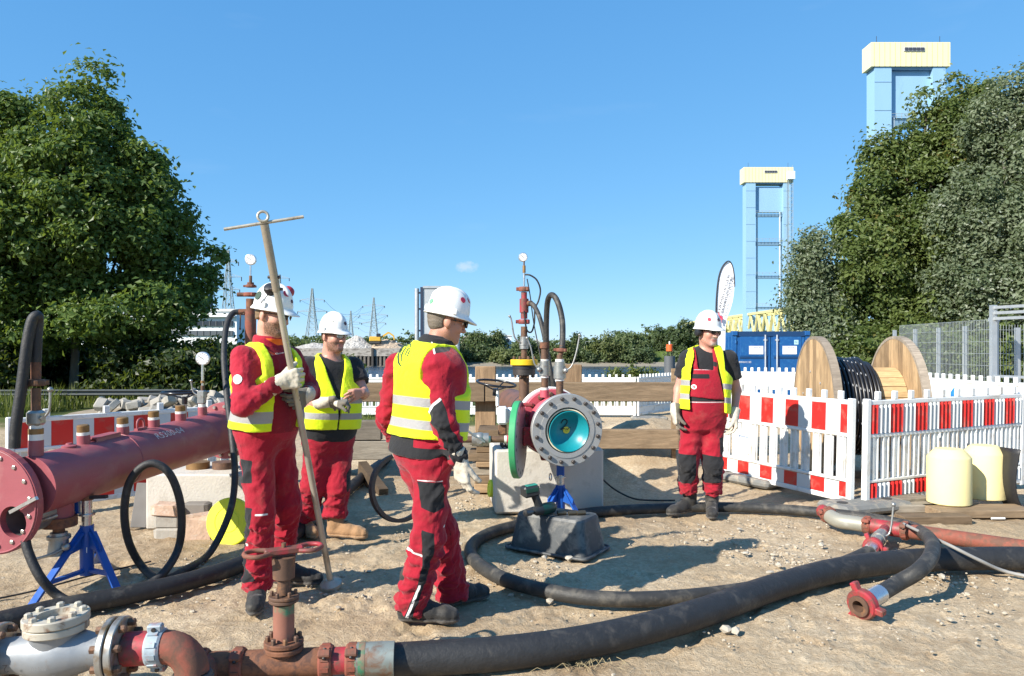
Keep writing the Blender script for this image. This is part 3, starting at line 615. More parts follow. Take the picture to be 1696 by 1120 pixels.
# truss deck
tb = thing('bridge_truss', 'yellow steel truss of the lift bridge behind the container', 'bridge', (96, 290, 0)); z1, z0 = 14.7, 6.0
tm = MB().box((96, 290, 5.4), (9, 230, 1.0)).build('deck', YB, tb)
for X in (91.6, 100.4):
    MB().box((X, 290, z1), (.9, 230, .9)).build('top_chord', YB, tb); MB().box((X, 290, z0), (.9, 230, .9)).build('bottom_chord', YB, tb)
    y = 176; up = True
    while y < 404:
        MB().beam((X, y, z0 if up else z1), (X, y+4, z1 if up else z0), .55, .55, (1, 0, 0)).build('diagonal', YB, tb); y += 4; up = not up
y = 182
while y < 404: MB().box((96, y, z1), (8, .5, .6)).build('cross_tie', YB, tb); y += 12
# beacon on a dolphin
bt = thing('river_beacon', 'orange beacon on a dark dolphin in the river', 'beacon', (P(1109, 0, 110).x, 110, -6)); c = P(1109, 590, 110)
MB().cyl((c.x, 110, -8), (c.x, 110, c.z), .8, n=12).build('pile', mat('pile_dark', (.10, .105, .11), .6), bt); MB().lathe((c.x, 110, c.z+.7), (0, 0, 1), [(0, .42), (.05, .5), (1.0, .5), (1.05, .42)], 12).build('lamp_body', mat('beacon_orange', (.75, .12, .02), .5), bt)
for s in (-1, 1): MB().beam((c.x+s*.35, 110, c.z), (c.x+s*.35, 110, c.z+.72), .1, .1).build('leg', BLK, bt)
MB().cyl((c.x, 110, c.z+1.75), (c.x, 110, c.z+2.2), .12, n=8).build('lantern', WHITE, bt)
# lamp posts along the far embankment
for k, (px, yt) in enumerate([(1000, 572), (1023, 560), (1087, 556), (1092, 558), (1106, 552), (1122, 555), (1143, 550), (970, 566)]):
    c = P(px, yt, 330); t = thing('street_lamp', 'slim grey street lamp on the far embankment, '+['behind the big willow', 'just right of the big willow', 'left one of a close pair', 'right one of a close pair', 'above the orange beacon', 'right of the orange beacon', 'left of the helmeted worker', 'left of the big willow'][k], 'lamp post', (c.x, 330, 1), 'street lamps on the far embankment')
    MB().cyl((c.x, 330, 1), c, .14, .1, n=6).build('pole', STEEL, t); MB().beam(c, c+V((1.6, 0, .15)), .2, .15).build('lamp_head', STEEL, t)
# ================================================================== site furniture
PWHITE = mat('barrier_white', (.78, .78, .75), .45, var=.05, sc1=3, dirt=(.60, .56, .49), dirt_amt=.40, sc2=5)
PRED = mat('barrier_red', (.62, .022, .018), .35, var=.08, sc1=4, dirt=(.48, .09, .07), dirt_amt=.40, sc2=7)
PGREY = mat('barrier_reflect', (.60, .62, .62), .4, var=.05); RUB = mat('recycled_plastic', (.17, .17, .16), .85, var=.2, sc1=5, dirt=(.32, .28, .22), dirt_amt=.45, bmp=.004)
INK = mat('ink_black', (.02, .02, .025), .6); INKB = mat('ink_blue', (.03, .06, .16), .6)
def barrier(label, A, B, H=1.05, style='front', bands=True, teeth=9, z0=.03, lean=0.0, group='barrier panels', sticker=None):
    """plastic barrier panel between ground points A and B (as seen: left to right), front towards the camera side"""
    A, B = V((A[0], A[1], 0)), V((B[0], B[1], 0)); d = B-A; L = d.length
    t = thing('site_barrier', label, 'barrier', (0, 0, 0), group); th = .045; add = lambda nm, mb, mt: mb.build(nm, mt, t)
    add('post', MB().box((.03, 0, H*.47), (.06, .06, H*.94), bev=.008), PWHITE); add('post', MB().box((L-.03, 0, H*.47), (.06, .06, H*.94), bev=.008), PWHITE)
    for (z, h) in ((.905, .045), (.615, .035), (.215, .03), (.045, .05)): add('rail', MB().box((L/2, 0, z*H), (L-.125, th, h), bev=.006), PWHITE)
    pitch = (L-.12)/teeth
    for i in range(teeth): add('tooth', MB().box((.06+pitch*(i+.5), 0, H*.965), (min(.055, pitch*.45), th*.9, H*.075), bev=.006), PWHITE)
    x = .07; i = 0; bw = .185
    def band(z0_, z1_, y, depth):
        x = .062; i = 0
        while x < L-.07:
            x1 = min(x+(bw if i else bw*.6), L-.062); red = (i % 2 == 0)
            mb = MB()
            if style == 'ribbed':
                n = max(2, int((x1-x)/.05)); wv = (x1-x)/n
                for k in range(n): xa = x+k*wv; mb.prism([(xa+.002, y+depth*.5, z0_), (xa+wv*.5, y-depth*1.5, z0_), (xa+wv-.002, y+depth*.5, z0_), (xa+wv*.5, y+depth*1.2, z0_)], (0, 0, z1_-z0_))
            else: mb.box(((x+x1)/2, y, (z0_+z1_)/2), (x1-x-.002, depth, z1_-z0_))
            add('red_field' if red else 'white_field', mb, PRED if red else PGREY); x = x1; i += 1
    if bands:
        if style != 'ribbed': add('backing', MB().box((L/2, .008, .76*H), (L-.125, .012, .25*H)), PWHITE); add('backing', MB().box((L/2, .008, .125*H), (L-.125, .012, .11*H)), PWHITE)
        band(.635*H, .885*H, -.008, .018); band(.07*H, .195*H, -.008, .018)
    else:
        add('backing', MB().box((L/2, .0, .76*H), (L-.125, .022, .25*H)), PWHITE); add('backing', MB().box((L/2, .0, .13*H), (L-.125, .022, .135*H)), PWHITE)
    n = max(6, int((L-.12)/.145)); pw = (L-.13)/n
    for i in range(n):
        xc = .065+pw*(i+.5); mb = MB(); wv = pw*.62
        if sticker and i == 2: continue
        mb.box((xc, .006, .415*H), (wv, .018, .37*H), bev=.004)
        for k in (-1, 1): mb.box((xc+k*wv*.36, -.010, .415*H), (wv*.16, .02, .37*H))
        add('slat', mb, PWHITE)
    if sticker:
        xc = .065+pw*2.5; pt = add('sign_plate', MB().box((xc, -.004, .40*H), (pw*1.5, .03, .24*H), bev=.005), PWHITE)
        st = MB().box((xc, -.0215, .40*H), (pw*1.3, .004, .20*H)).build('sticker', mat('sticker_paper', (.62, .68, .74), .5), pt)
        text_mesh('lettering', 'MÄHLER', .042, INKB, pt, (xc+.015, -.0245, .40*H+.06), (1, 0, 0), (0, 0, 1))
        MB().prism([(xc-.085, -.0245, .40*H+.075), (xc-.065, -.0245, .40*H+.075), (xc-.068, -.0245, .40*H+.045)], (0, .002, 0)).build('logo', INKB, pt)
        for k in range(5): MB().box((xc+.03, -.0245, .40*H+.02-k*.02), (.09-.01*(k % 3), .002, .005)).build('print_line', mat('print_grey', (.3, .33, .38), .6), pt)
        add('slat', MB().box((xc, .006, .255*H), (pw*.9, .02, .06*H)), PWHITE); add('slat', MB().box((xc-pw*.62, .006, .415*H), (pw*.25, .018, .37*H)), PWHITE); add('slat', MB().box((xc+pw*.62, .006, .415*H), (pw*.25, .018, .37*H)), PWHITE)
    t.location = (A.x, A.y, z0); t.rotation_euler = (lean, 0, math.atan2(d.y, d.x)); return t
def at(px, Y): return (P(px, 0, Y).x, Y)
barrier('red and white barrier panel with a small sticker, crossed by a worker shadow', (2.50, 8.95), (3.275, 7.12), 1.1, 'front', True, 9, lean=-.03, sticker=True)
barrier('ribbed red and white barrier panel behind the pale yellow foam pigs', (3.37, 7.10), (5.68, 8.25), 1.1, 'ribbed', True, 10, lean=.02)
barrier('red and white barrier panel behind the long red pipe', at(10, 6.7), at(392, 8.35), .95, 'front', True, 4)
for (p0, Y0, p1, Y1, lab) in ((438, 17.0, 590, 16.7, 'white barrier panel in the far row behind the broad worker'), (593, 16.7, 745, 16.75, 'white barrier panel in the far row left of the bowed worker'), (748, 16.75, 898, 16.7, 'white barrier panel in the far row behind the timber post'),
                              (901, 16.7, 1053, 16.6, 'white barrier panel in the far row between wellhead and post joint'), (1056, 16.6, 1126, 18.2, 'white barrier panel angled away beside the worker in dungarees')):
    barrier(lab, at(p0, Y0), at(p1, Y1), .93, 'front', False, 13, group='white far barrier panels')
for (p0, Y0, p1, Y1, lab, H) in ((1180, 15.6, 1325, 15.0, 'plain white barrier panel in front of the blue container', 1.12), (1328, 15.0, 1500, 14.6, 'plain white barrier panel behind the cable drum', 1.1), (1532, 12.8, 1695, 10.4, 'white barrier panel right of the cable drum below the wire fence', 1.1),
                                 (1215, 12.6, 1240, 10.4, 'white barrier panel seen edge-on behind the worker in dungarees', 1.1)):
    barrier(lab, at(p0, Y0), at(p1, Y1), H, 'front', False, 12, group='white far barrier panels')
def footplate(px, py, ang, label, s=1.0):
    c = G(px, py); t = thing('ballast_block', label, 'barrier foot', c, 'barrier feet'); R = Matrix.Rotation(ang, 3, 'Z')
    MB().box(c+V((0, 0, .05)), (.82*s, .4*s, .09), R, bev=.03).build('base_block', RUB, t)
    for k in (-1, 1): MB().lathe(c+R@V((k*.27*s, 0, .0945)), (0, 0, 1), [(0, .05), (.006, .05)], 14).build('socket', mat('rubber_dark', (.04, .04, .04), .9), t)
footplate(1432, 846, .35, 'grey plastic foot where the two red and white panels meet'); footplate(1240, 800, -1.0, 'grey plastic foot half hidden behind the standing worker boots'); footplate(215, 806, .8, 'dark barrier foot below the panel behind the red pipe'); footplate(1075, 697, .1, 'grey barrier foot in the far white row', .9); footplate(965, 699, .1, 'dark barrier foot beside the sand heap', .9)
# ------------------------------------------------------------------ timber barricade
def wood(name, c, var=.25, s=(1, 8, 8)):
    if name in MC: return MC[name]
    m, t, b = newmat(name); v = coords(t, s); n = noise(t, v, 4, 6, .65, dist=.6); n2 = noise(t, coords(t, (1, 1, 1)), 3, 4)
    k = mix(t, ramp(t, n, .3, .7), [x*(1-var*1.4) for x in c], [min(1, x*(1+var)) for x in c]); k = mix(t, ramp(t, n2, .5, .75), k, [x*.62 for x in c]); k = mix(t, 1.0, k, mix(t, N(t, 'ShaderNodeObjectInfo').outputs['Random'], (.62, .60, .58), (1.22, 1.2, 1.15)), 'MULTIPLY')
    t.links.new(k, b.inputs['Base Color']); b.inputs['Roughness'].default_value = .85; b.inputs['Specular IOR Level'].default_value = .25; bump(t, b, n, .006); MC[name] = m; return m
TIM = wood('weathered_timber', (.27, .195, .125)); TIM2 = wood('pale_timber', (.36, .25, .15)); TIM3 = wood('grey_board', (.25, .22, .18)); TIMV = wood('timber_post', (.30, .20, .12), s=(8, 8, 1))
bc = thing('timber_barricade', 'heavy weathered timber barricade behind the wellhead', 'barricade', (0, 9, 0), None); Y = 9.0
def hbeam(px0, px1, y0, y1, Y, th, mt, name='beam'):
    a, b_ = P(px0, y0, Y), P(px1, y1, Y); return MB().box(((a.x+b_.x)/2, Y+th/2, (a.z+b_.z)/2), (b_.x-a.x, th, a.z-b_.z), bev=.008).build(name, mt, bc)
hbeam(520, 802.5, 634, 666, Y, .12, TIM); hbeam(804, 1128, 633.5, 665.5, Y, .12, TIM); hbeam(880, 1135, 712, 744, Y, .12, TIM)
hbeam(500, 631, 697, 729.5, Y-.1, .12, TIM3); hbeam(500, 800, 731, 762, Y-.1, .12, TIM3)
for (px0, px1, yt) in ((787, 821, 607), (930, 964, 604)): a, b_ = P(px0, yt, Y+.13), P(px1, 0, Y+.13); MB().box(((a.x+b_.x)/2, Y+.13+.12, a.z/2-.05), (b_.x-a.x, .24, a.z+.1), bev=.008).build('post', TIMV, bc)
a = P(1116, 0, 9.14); MB().box((a.x, 9.16, .55), (.05, .05, 1.5)).build('stake', TIM2, bc); a = P(560, 0, 9.2); MB().box((a.x, 9.25, .5), (.2, .2, 1.05)).build('post', TIMV, bc)
MB().beam(P(600, 775, 8.75), P(635, 822, 7.9), .10, .16).build('brace', wood('dark_timber', (.12, .085, .055)), bc)
# cribbing stack under the pipe work
crib_c = P(812, 800, 8.1)
for i, (dx, L_, w_, h_, mt) in enumerate([(.02, .40, .5, .10, TIM2), (.0, .36, .5, .085, TIM), (-.01, .42, .5, .09, TIM3), (.02, .36, .5, .06, TIM2), (-.03, .44, .5, .09, TIM), (.03, .40, .5, .09, TIM2), (.0, .46, .5, .08, TIM3), (.05, .40, .5, .08, TIM)]):
    if i == 0: zc = 0.0
    ordn = ['lowest', 'second lowest', 'third', 'thin fourth', 'fifth', 'sixth', 'second highest', 'topmost'][i]
    o = MB().box((crib_c.x+.02+dx, 8.15+.02*(i % 3), zc+h_/2+.001), (L_, w_, h_-.003), Matrix.Rotation(.03*((i*7) % 3-1), 3, 'Z'), bev=.006).build('cribbing_block', mt); zc += h_
    tag(o, f'{ordn} timber of the cribbing stack beside the concrete block', 'timber', 'cribbing timbers')
# ------------------------------------------------------------------ container, flag, sign board
CBL = mat('container_blue', (.008, .085, .27), .45, var=.12, sc1=1.5, dirt=(.02, .13, .33), dirt_amt=.4); CBD = mat('container_dark', (.006, .04, .12), .5); GALV = mat('galvanised', (.48, .50, .51), .45, .6, var=.12, sc1=8)
Y = 21.5; a, b_ = P(1213, 549, Y), P(1341, 0, Y); W = b_.x-a.x; H = a.z; cx = (a.x+b_.x)/2
ct = thing('shipping_container', 'blue steel container with white stickers on its doors', 'container', (cx, Y, 0)); Dp = 3.0
MB().box((cx, Y+Dp/2+.08, H/2+.04), (W-.06, Dp, H-.12)).build('body', CBL, ct)
for sx in (a.x+.06, b_.x-.06): MB().box((sx, Y+.06, H/2), (.12, .12, H-.2)).build('corner_post', CBL, ct)
for z in (.06, H-.07): MB().box((cx, Y+.055, z), (W-.26, .11, .14)).build('header', CBD, ct)
for sx in (a.x+.07, b_.x-.07):
    for z in (.07, H-.055): MB().box((sx, Y+.05, z), (.15, .18, .13), bev=.01).build('corner_casting', CBL, ct)
for i in range(9): MB().box((a.x+.012, Y+.35+i*.3, H/2), (.04, .15, H-.3)).build('corrugation', CBL, ct)
hw = (W-.3)/2
for s in (-1, 1):
    dx = cx+s*(hw/2+.012); d = MB().box((dx, Y+.05, H/2), (hw, .05, H-.3)).build('door', CBL, ct)
    for z in (H*.36, H*.68): MB().box((dx, Y+.02, z-.11), (hw*.82, .02, .05)).build('door_rib', CBD, d)
    MB().box((dx-s*.02, Y+.018, H*.80), (hw*.84, .014, H*.3), bev=.004).build('door_panel', CBL, d)
    MB().cyl((cx+s*.17, Y-.02, .12), (cx+s*.17, Y-.02, H-.1), .024, n=8).build('lock_rod', mat('rod_silver', (.7, .72, .74), .35, .7), d)
    for z in (.3, H-.25): MB().box((cx+s*.17, Y-.0, z), (.1, .05, .05)).build('rod_bracket', GALV, d)
    for z in (.3, H*.5, H-.3): MB().cyl((cx+s*(hw+.05), Y+.01, z-.05), (cx+s*(hw+.05), Y+.01, z+.05), .03, n=8).build('hinge', CBL, d)
    sp = P(1252.5 if s < 0 else 1308, 580, Y); st = MB().box((sp.x, Y+.008, sp.z), (.41, .012, .24)).build('sticker', mat('sticker_white', (.82, .83, .84), .5), d)
    text_mesh('lettering', 'MÄHLER', .055, INKB, d, (sp.x+.03, Y+.0, sp.z+.065), (1, 0, 0), (0, 0, 1))
    for k in range(3): MB().box((sp.x+.06, Y+.0, sp.z-.0-k*.035), (.22, .003, .008)).build('print_line', mat('print_grey', (.3, .33, .38), .6), d)
p = P(1224, 600, Y); text_mesh('serial_number', 'BWIS11123', .075, mat('white_print', (.8, .8, .8), .6), ct, (p.x, Y+.015, p.z), (1, 0, 0), (0, 0, 1), align='LEFT')
p = P(1319, 567, Y); MB().box((p.x, Y+.006, p.z), (.12, .01, .13)).build('class_label', mat('pale_cyan', (.45, .72, .74), .5), ct); text_mesh('lettering', 'GL', .08, INKB, ct, (p.x, Y-.002, p.z), (1, 0, 0), (0, 0, 1))
# feather flag
Y = 19.0; fl = thing('feather_flag', 'white feather flag with black lettering beside the container', 'flag', (P(1187, 0, Y).x, Y, 0))
edge = [(1186, 575), (1186, 520), (1187, 490), (1190, 462), (1195, 445), (1202, 435), (1208, 433), (1213, 440), (1216, 455), (1217, 475)]
ep = smooth_path([P(x, y, Y) for x, y in edge], 5); base = P(1187, 577, Y); pole = [V((base.x, Y, 0)), V((base.x, Y, .8))]+ep
MB().tube(pole, [.022-.00017*i for i in range(len(pole))], 6).build('pole', INK, fl)
MB().lathe((base.x, Y, 0), (0, 0, 1), [(0, .2), (.06, .2), (.08, .05), (.2, .04)], 12).build('base', INK, fl)
right = smooth_path([P(x, y, Y) for x, y in [(1216.5, 476), (1214, 495), (1210, 512), (1205, 527), (1202, 550), (1200.5, 580), (1200, 590)]], 5)
lft = [q for q in ep]; FM = mat('flag_cloth', (.80, .81, .84), .8, var=.03); top = lft+right; n = len(lft); poly = []
mb = MB(); Lp = lft[:26]+[];  # strips between the left edge and the right-hand edge by height
zs = np.linspace(P(0, 590, Y).z, P(0, 434.5, Y).z, 40); nn = 7
peak = max(range(len(ep)), key=lambda i: ep[i].z)
Lz = [(q.z, q.x) for q in ([V((base.x, Y, -1))]+ep[:peak+1])]; Rz = sorted([(q.z, q.x) for q in ep[peak:]+right])
Lx = np.interp(zs, [q[0] for q in Lz], [q[1] for q in Lz]); Rx = np.interp(zs, [q[0] for q in Rz], [q[1] for q in Rz]); vs_ = []
for j, z in enumerate(zs):
    for i in range(nn): u = i/(nn-1); vs_.append((Lx[j]+(Rx[j]-Lx[j])*u, Y+.012+.022*math.sin(u*3+z*5)*u, z))
fs_ = [(j*nn+i, j*nn+i+1, (j+1)*nn+i+1, (j+1)*nn+i) for j in range(39) for i in range(nn-1)]
mb.add(vs_, fs_, 0, True); mb.build('cloth', FM, fl)
ang = math.radians(74); xd = (math.cos(ang), 0, math.sin(ang)); yd = (-math.sin(ang), 0, math.cos(ang))
text_mesh('lettering', 'HAMBURGER', .10, INK, fl, P(1199, 487, Y-.06), xd, yd, xs=1.75); text_mesh('lettering', 'ENERGIENETZE', .10, INK, fl, P(1205.5, 488, Y-.06), xd, yd, xs=1.4)
for (x0, x1, y0, y1) in ((1190.5, 1192, 518, 530), (1192.8, 1194.2, 523, 535), (1195, 1196.2, 524, 530)): q0, q1 = P(x0, y0, Y-.06), P(x1, y1, Y-.06); MB().beam(q0, q1+V((.0, 0, 0)), .01, .03).build('red_stroke', mat('logo_red', (.7, .03, .08), .6), fl)
# information board
Y = 20.0; sg = thing('sign_board', 'grey-backed information board on two steel posts behind the bowed worker', 'sign', (P(722, 0, Y).x, Y, 0))
for (px, yt) in ((690.5, 478), (757.5, 478)): a = P(px, yt, Y); MB().cyl((a.x, Y, -.1), a, .062, n=12).build('post', GALV, sg)
NAVY = mat('frame_navy', (.02, .03, .06), .5); a, b_ = P(699, 476, Y), P(750, 560, Y)
for z in (a.z-.15, (a.z+b_.z)/2+.1, b_.z+.2): MB().beam((P(692, 0, Y).x, Y, z), (P(756, 0, Y).x, Y, z), .05, .05).build('cross_bar', NAVY, sg)
MB().box(((a.x+b_.x)/2, Y-.05, (a.z+b_.z)/2), (b_.x-a.x, .04, a.z-b_.z)).build('panel', mat('board_back', (.45, .47, .48), .5, .3), sg)
for s in (a.x, b_.x): MB().box((s, Y-.06, (a.z+b_.z)/2), (.07, .08, a.z-b_.z)).build('frame', NAVY, sg)
MB().box(((a.x+b_.x)/2, Y-.06, a.z), (b_.x-a.x-.07, .08, .06)).build('frame', GALV, sg)
# ------------------------------------------------------------------ wire mesh fence and gate
ft = thing('wire_fence', 'double rod wire mesh fence with galvanised posts under the poplar', 'fence', (7.85, 13.9, 0)); FW = mat('fence_wire', (.42, .46, .45), .5, .5)
F0, F1 = V((P(1642, 0, 12.2).x, 12.2, 0)), V((P(1490, 0, 15.6).x, 15.6, 0)); FH = 2.03
def mesh_panel(A, B, H, parent, vs=.05, hs=.2):
    mb = MB(); d = B-A; L = d.length; x = d.normalized(); k = int(L/vs)
    for i in range(k+1): p = A+x*(i*L/k); mb.cyl(p+V((0, 0, .05)), p+V((0, 0, H)), .0035, n=4, cap=False)
    for j in range(int(H/hs)+1): z = min(.06+j*hs, H-.005); mb.cyl(A+V((0, 0, z)), B+V((0, 0, z)), .005, n=4, cap=False)
    return tag(mb.build('wire_mesh', FW, parent), kind='stuff')
mesh_panel(F0, F1, FH, ft)
for k in range(4): p = F0.lerp(F1, (k+.9)/3.6); MB().box(p+V((.04, .04, .97)), (.06, .06, 1.94)).build('post', GALV, ft)
p = F0+V((.25, .3, 0))
ft2 = thing('wire_fence', 'wire mesh fence section behind the tall gate frame', 'fence', p); E = V((P(1800, 0, 12.6).x, 12.6, 0)); mesh_panel(p, E, 1.95, ft2)
q = V((P(1688, 0, 12.5).x, 12.55, 0)); MB().box(q+V((0, 0, .95)), (.07, .06, 1.9)).build('post', GALV, ft2)
gt = thing('steel_gate', 'tall galvanised gate frame with three top rails at the fence end', 'gate', F0); ga = V((P(1645, 0, 12).x, 12.0, 0)); gb = V((P(1800, 0, 10.6).x, 10.6, 0))
MB().box(F0+V((-.02, -.1, 1.0)), (.10, .10, 2.05)).build('gate_post', GALV, gt); MB().box(ga+V((0, 0, 1.13)), (.08, .08, 2.24)).build('stile', GALV, gt)
for z in (2.21, 2.12, 2.03): MB().beam(ga+V((0, 0, z)), gb+V((0, 0, z)), .06, .045).build('rail', GALV, gt)
for z in (.2, 1.1): MB().beam(ga+V((0, 0, z)), gb+V((0, 0, z)), .05, .04).build('rail', GALV, gt)
MB().box(F0+V((-.06, -.16, 2.02)), (.12, .12, .06)).build('hinge', GALV, gt)
# crash barrier under the maple
cr = thing('guard_rail', 'grey steel guard rail in front of the shaded hedge', 'guard rail', (P(130, 0, 18.6).x, 18.6, 0)); a, b_ = P(-60, 651, 18.4), P(300, 650, 18.8)
mb = MB(); d = b_-a; prf = [(-.02, -.08), (-.08, -.05), (-.02, -.01), (-.02, .01), (-.08, .05), (-.02, .08)]
mb.add([a+V((0, y, z)) for y, z in prf]+[b_+V((0, y, z)) for y, z in prf], [(i, i+1, i+7, i+6) for i in range(5)]); mb.build('rail', mat('rail_grey', (.10, .11, .11), .6, .3), cr)
for k in range(4): q = a.lerp(b_, (k+.5)/4); MB().box((q.x, q.y+.06, q.z/2), (.1, .1, q.z+.15)).build('post', GALV, cr)
# ------------------------------------------------------------------ cable drum
RIM = wood('drum_rim', (.30, .25, .20)); DW = wood('drum_board', (.47, .32, .18), s=(8, 8, 1)); DW2 = wood('drum_core', (.60, .42, .22), s=(1, 8, 8)); CBK = mat('cable_black', (.014, .014, .016), .35, var=.2)
dc = V((P(1352, 0, 9.05).x, 9.05, .852)); DR = .845; yaw = math.radians(-6)
dt = thing('cable_drum', 'large wooden drum wound with black cable inside the barriers', 'cable drum', (dc.x+.45, 9.05, 0))
ax = V((math.cos(yaw), math.sin(yaw), 0)); fy = V((-math.sin(yaw), math.cos(yaw), 0)); fz = V((0, 0, 1)); SEP = .94
for k, off in enumerate((0, SEP)):
    c = dc+ax*off
    rim = MB(); rim.lathe(c-ax*.045, ax, [(0, DR-.035), (0, DR), (.09, DR), (.09, DR-.035)], 56, cap=False); rim.build('rim', RIM, dt)
    nb = 12; bw = 2*(DR-.036)/nb
    for layer, (o0, thk, vert) in enumerate(((-.042, .04, True), (.003, .04, False))):
        for i in range(nb):
            u0, u1 = -(DR-.036)+i*bw+.002, -(DR-.036)+(i+1)*bw-.002; pts = []
            for s, us in ((1, np.linspace(u0, u1, 5)), (-1, np.linspace(u1, u0, 5))):
                for u in us: vv = s*math.sqrt(max(0, (DR-.036)**2-u*u)); pts.append(c+ax*o0+(fy*u+fz*vv if vert else fy*vv+fz*u))
            MB().prism(pts, ax*(thk-.001*((i*5) % 3))).build('board', DW, dt)
    hb = MB(); hb.lathe(c-ax*.05, ax, [(0, .035), (0, .075), (.012, .075), (.012, .035)], 20, cap=False); hb.build('hub_ring', GALV, dt)
    MB().lathe(c-ax*.0475, ax, [(0, .05), (.004, .05)], 16).build('arbor_hole', INK, dt)
    for i in range(6): a_ = i*math.pi/3+.3; MB().lathe(c-ax*.05+fy*math.cos(a_)*.42+fz*math.sin(a_)*.42, ax, [(0, .014), (.008, .014)], 8).build('bolt', GALV, dt)
nb = 22; r_ = .45
for i in range(nb): a_ = (i+.5)*2*math.pi/nb; n_ = fy*math.cos(a_)+fz*math.sin(a_); MB().box(dc+ax*(SEP/2)+n_*r_, (SEP-.1, 2*r_*math.tan(math.pi/nb)*.97, .03), Matrix((ax, n_.cross(ax)*-1, n_)).transposed()).build('stave', DW2, dt)
mb = MB(); cr_ = .021; x = .08; nturn = 0
while x < .58:
    for lay in range(3):
        if lay == 2 and x > .48: continue
        mb.torus(dc+ax*(x+(.02 if lay % 2 else 0)), ax+V((.02*math.sin(x*40), 0, .02)), r_+.04+lay*.04+.008*math.sin(x*31), cr_, 40, 6)
    x += .0425
mb.tube(smooth_path([dc+ax*(.50+.14*k/8+.05*k/8)+(fy*-math.cos(k*.40)*.5+fz*math.sin(k*.40)*.5) for k in range(10)], 4), cr_, 6)
mb.torus(dc+ax*.56, ax+V((.08, 0, .03)), r_+.04, cr_, 40, 6); cw = mb.build('cable_winding', CBK, dt); cw['kind'] = 'stuff'
mb = MB(); rnd = random.Random(5); x = .08
for lay in (2,):
    x = .08
    while x < .42:
        for j in range(18):
            a_ = 2*math.pi*(j+rnd.random()*.2)/18+x*9; R_ = r_+.04+.08+cr_*.96+.008*math.sin(x*31); n_ = fy*math.cos(a_)+fz*math.sin(a_); tn = ax.cross(n_); mb.box(dc+ax*x+n_*(R_+.001), (.0035, .028, .003), Matrix((ax, tn, n_)).transposed())
        x += .0425
mb.build('cable_print', mat('white_print', (.8, .8, .8), .6), dt)['kind'] = 'stuff'
MB().box(dc+ax*.45+V((0, -.1, -.83)), (1.3, .16, .09)).build('chock', TIM3, dt)
# ------------------------------------------------------------------ foam pigs, boards
PIG = mat('foam_pig', (.80, .68, .33), .75, var=.06, sc1=5, dirt=(.66, .54, .27), dirt_amt=.16, sc2=5, bmp=.002, bsc=30)
for (px, py, Y, lab) in ((1593, 846, 6.85, 'pale yellow foam pig standing nearest the coiled hose union'), (1652, 842, 7.10, 'pale yellow foam pig standing behind and right of the other pig')):
    c = V((P(px, 0, Y).x, Y+.2, .075)); t = thing('foam_pig', lab, 'foam pig', c, 'foam pigs beside the barrier'); r = .190
    MB().lathe(c, (0, 0, 1), [(0, r-.012), (.01, r), (.435, r), (.448, r-.006), (.505, r-.056), (.515, r-.068)], 40).build('body', PIG, t)
    MB().lathe(c+V((0, 0, .5151)), (0, 0, 1), [(0, r-.07), (.004, r-.075)], 24).build('top_cap', PIG, t)
for k, (px, py, L_, w_, rz, lab, z) in enumerate([(1545, 866, .62, .16, .05, 'thick weathered board lying nearest under the foam pigs', 0), (1620, 853, .9, .3, .02, 'wide board carrying the two foam pigs', 0), (1530, 846, .8, .2, .05, 'grey board beneath the ribbed barrier panel', 0), (1500, 838, .36, .28, .3, 'dark timber block under the ribbed panel end', .03)]):
    c = G(px, py); o = MB().box(c+V((0, 0, .0365+z)), (L_, w_, .07), Matrix.Rotation(rz, 3, 'Z'), bev=.006).build('wooden_board', TIM if k < 2 else TIM3); tag(o, lab, 'board', 'loose boards by the barriers')
c = G(1705, 858); mb = MB(); vs_ = []; K = 16
for i in range(K):
    u = i/(K-1); q = V((c.x-.02+.22*u-.12*math.sin(u*2.4), c.y+.1+.12*u, .60*(1-u)**1.3+.012))
    for j in range(3): vs_.append(q+V((.02*j, .17*j, -.01*j)))
mb.add(vs_, [(i*3+j, i*3+j+1, (i+1)*3+j+1, (i+1)*3+j) for i in range(K-1) for j in range(2)], 0, True)
o = mb.build('rubber_mat', mat('rubber_black', (.02, .02, .022), .55, var=.2)); tag(o, 'bent black rubber mat slumped against the ribbed barrier', 'rubber mat')
sm = o.modifiers.new('thickness', 'SOLIDIFY'); sm.thickness = .012
c = G(1655, 861); tag(MB().cyl(c+V((-.07, 0, .012)), c+V((.05, 0, .012)), .01, n=8).build('marker_pen', WHITE), 'small white marker pen lying right of the pig boards', 'pen')
for k, (px, w_, lab) in enumerate([(1603, .5, 'blue tarpaulin bundle behind the far white panel, larger one'), (1660, .3, 'small blue tarpaulin fold near the gate post')]):
    c = P(px, 640, 11.9); mb = MB(); mb.ball((c.x, 11.95, .80), .5, 14, scale=(w_, .25, .34)); o = mb.build('tarpaulin', mat('tarp_blue', (.02, .17, .48), .4)); tag(o, lab, 'tarpaulin', 'blue tarpaulins')
    tag(MB().box((c.x, 11.95, .32), (w_*.9, .3, .64), bev=.01).build('crate', TIM3), f'grey crate under the {"larger" if k == 0 else "smaller"} blue tarpaulin', 'crate')
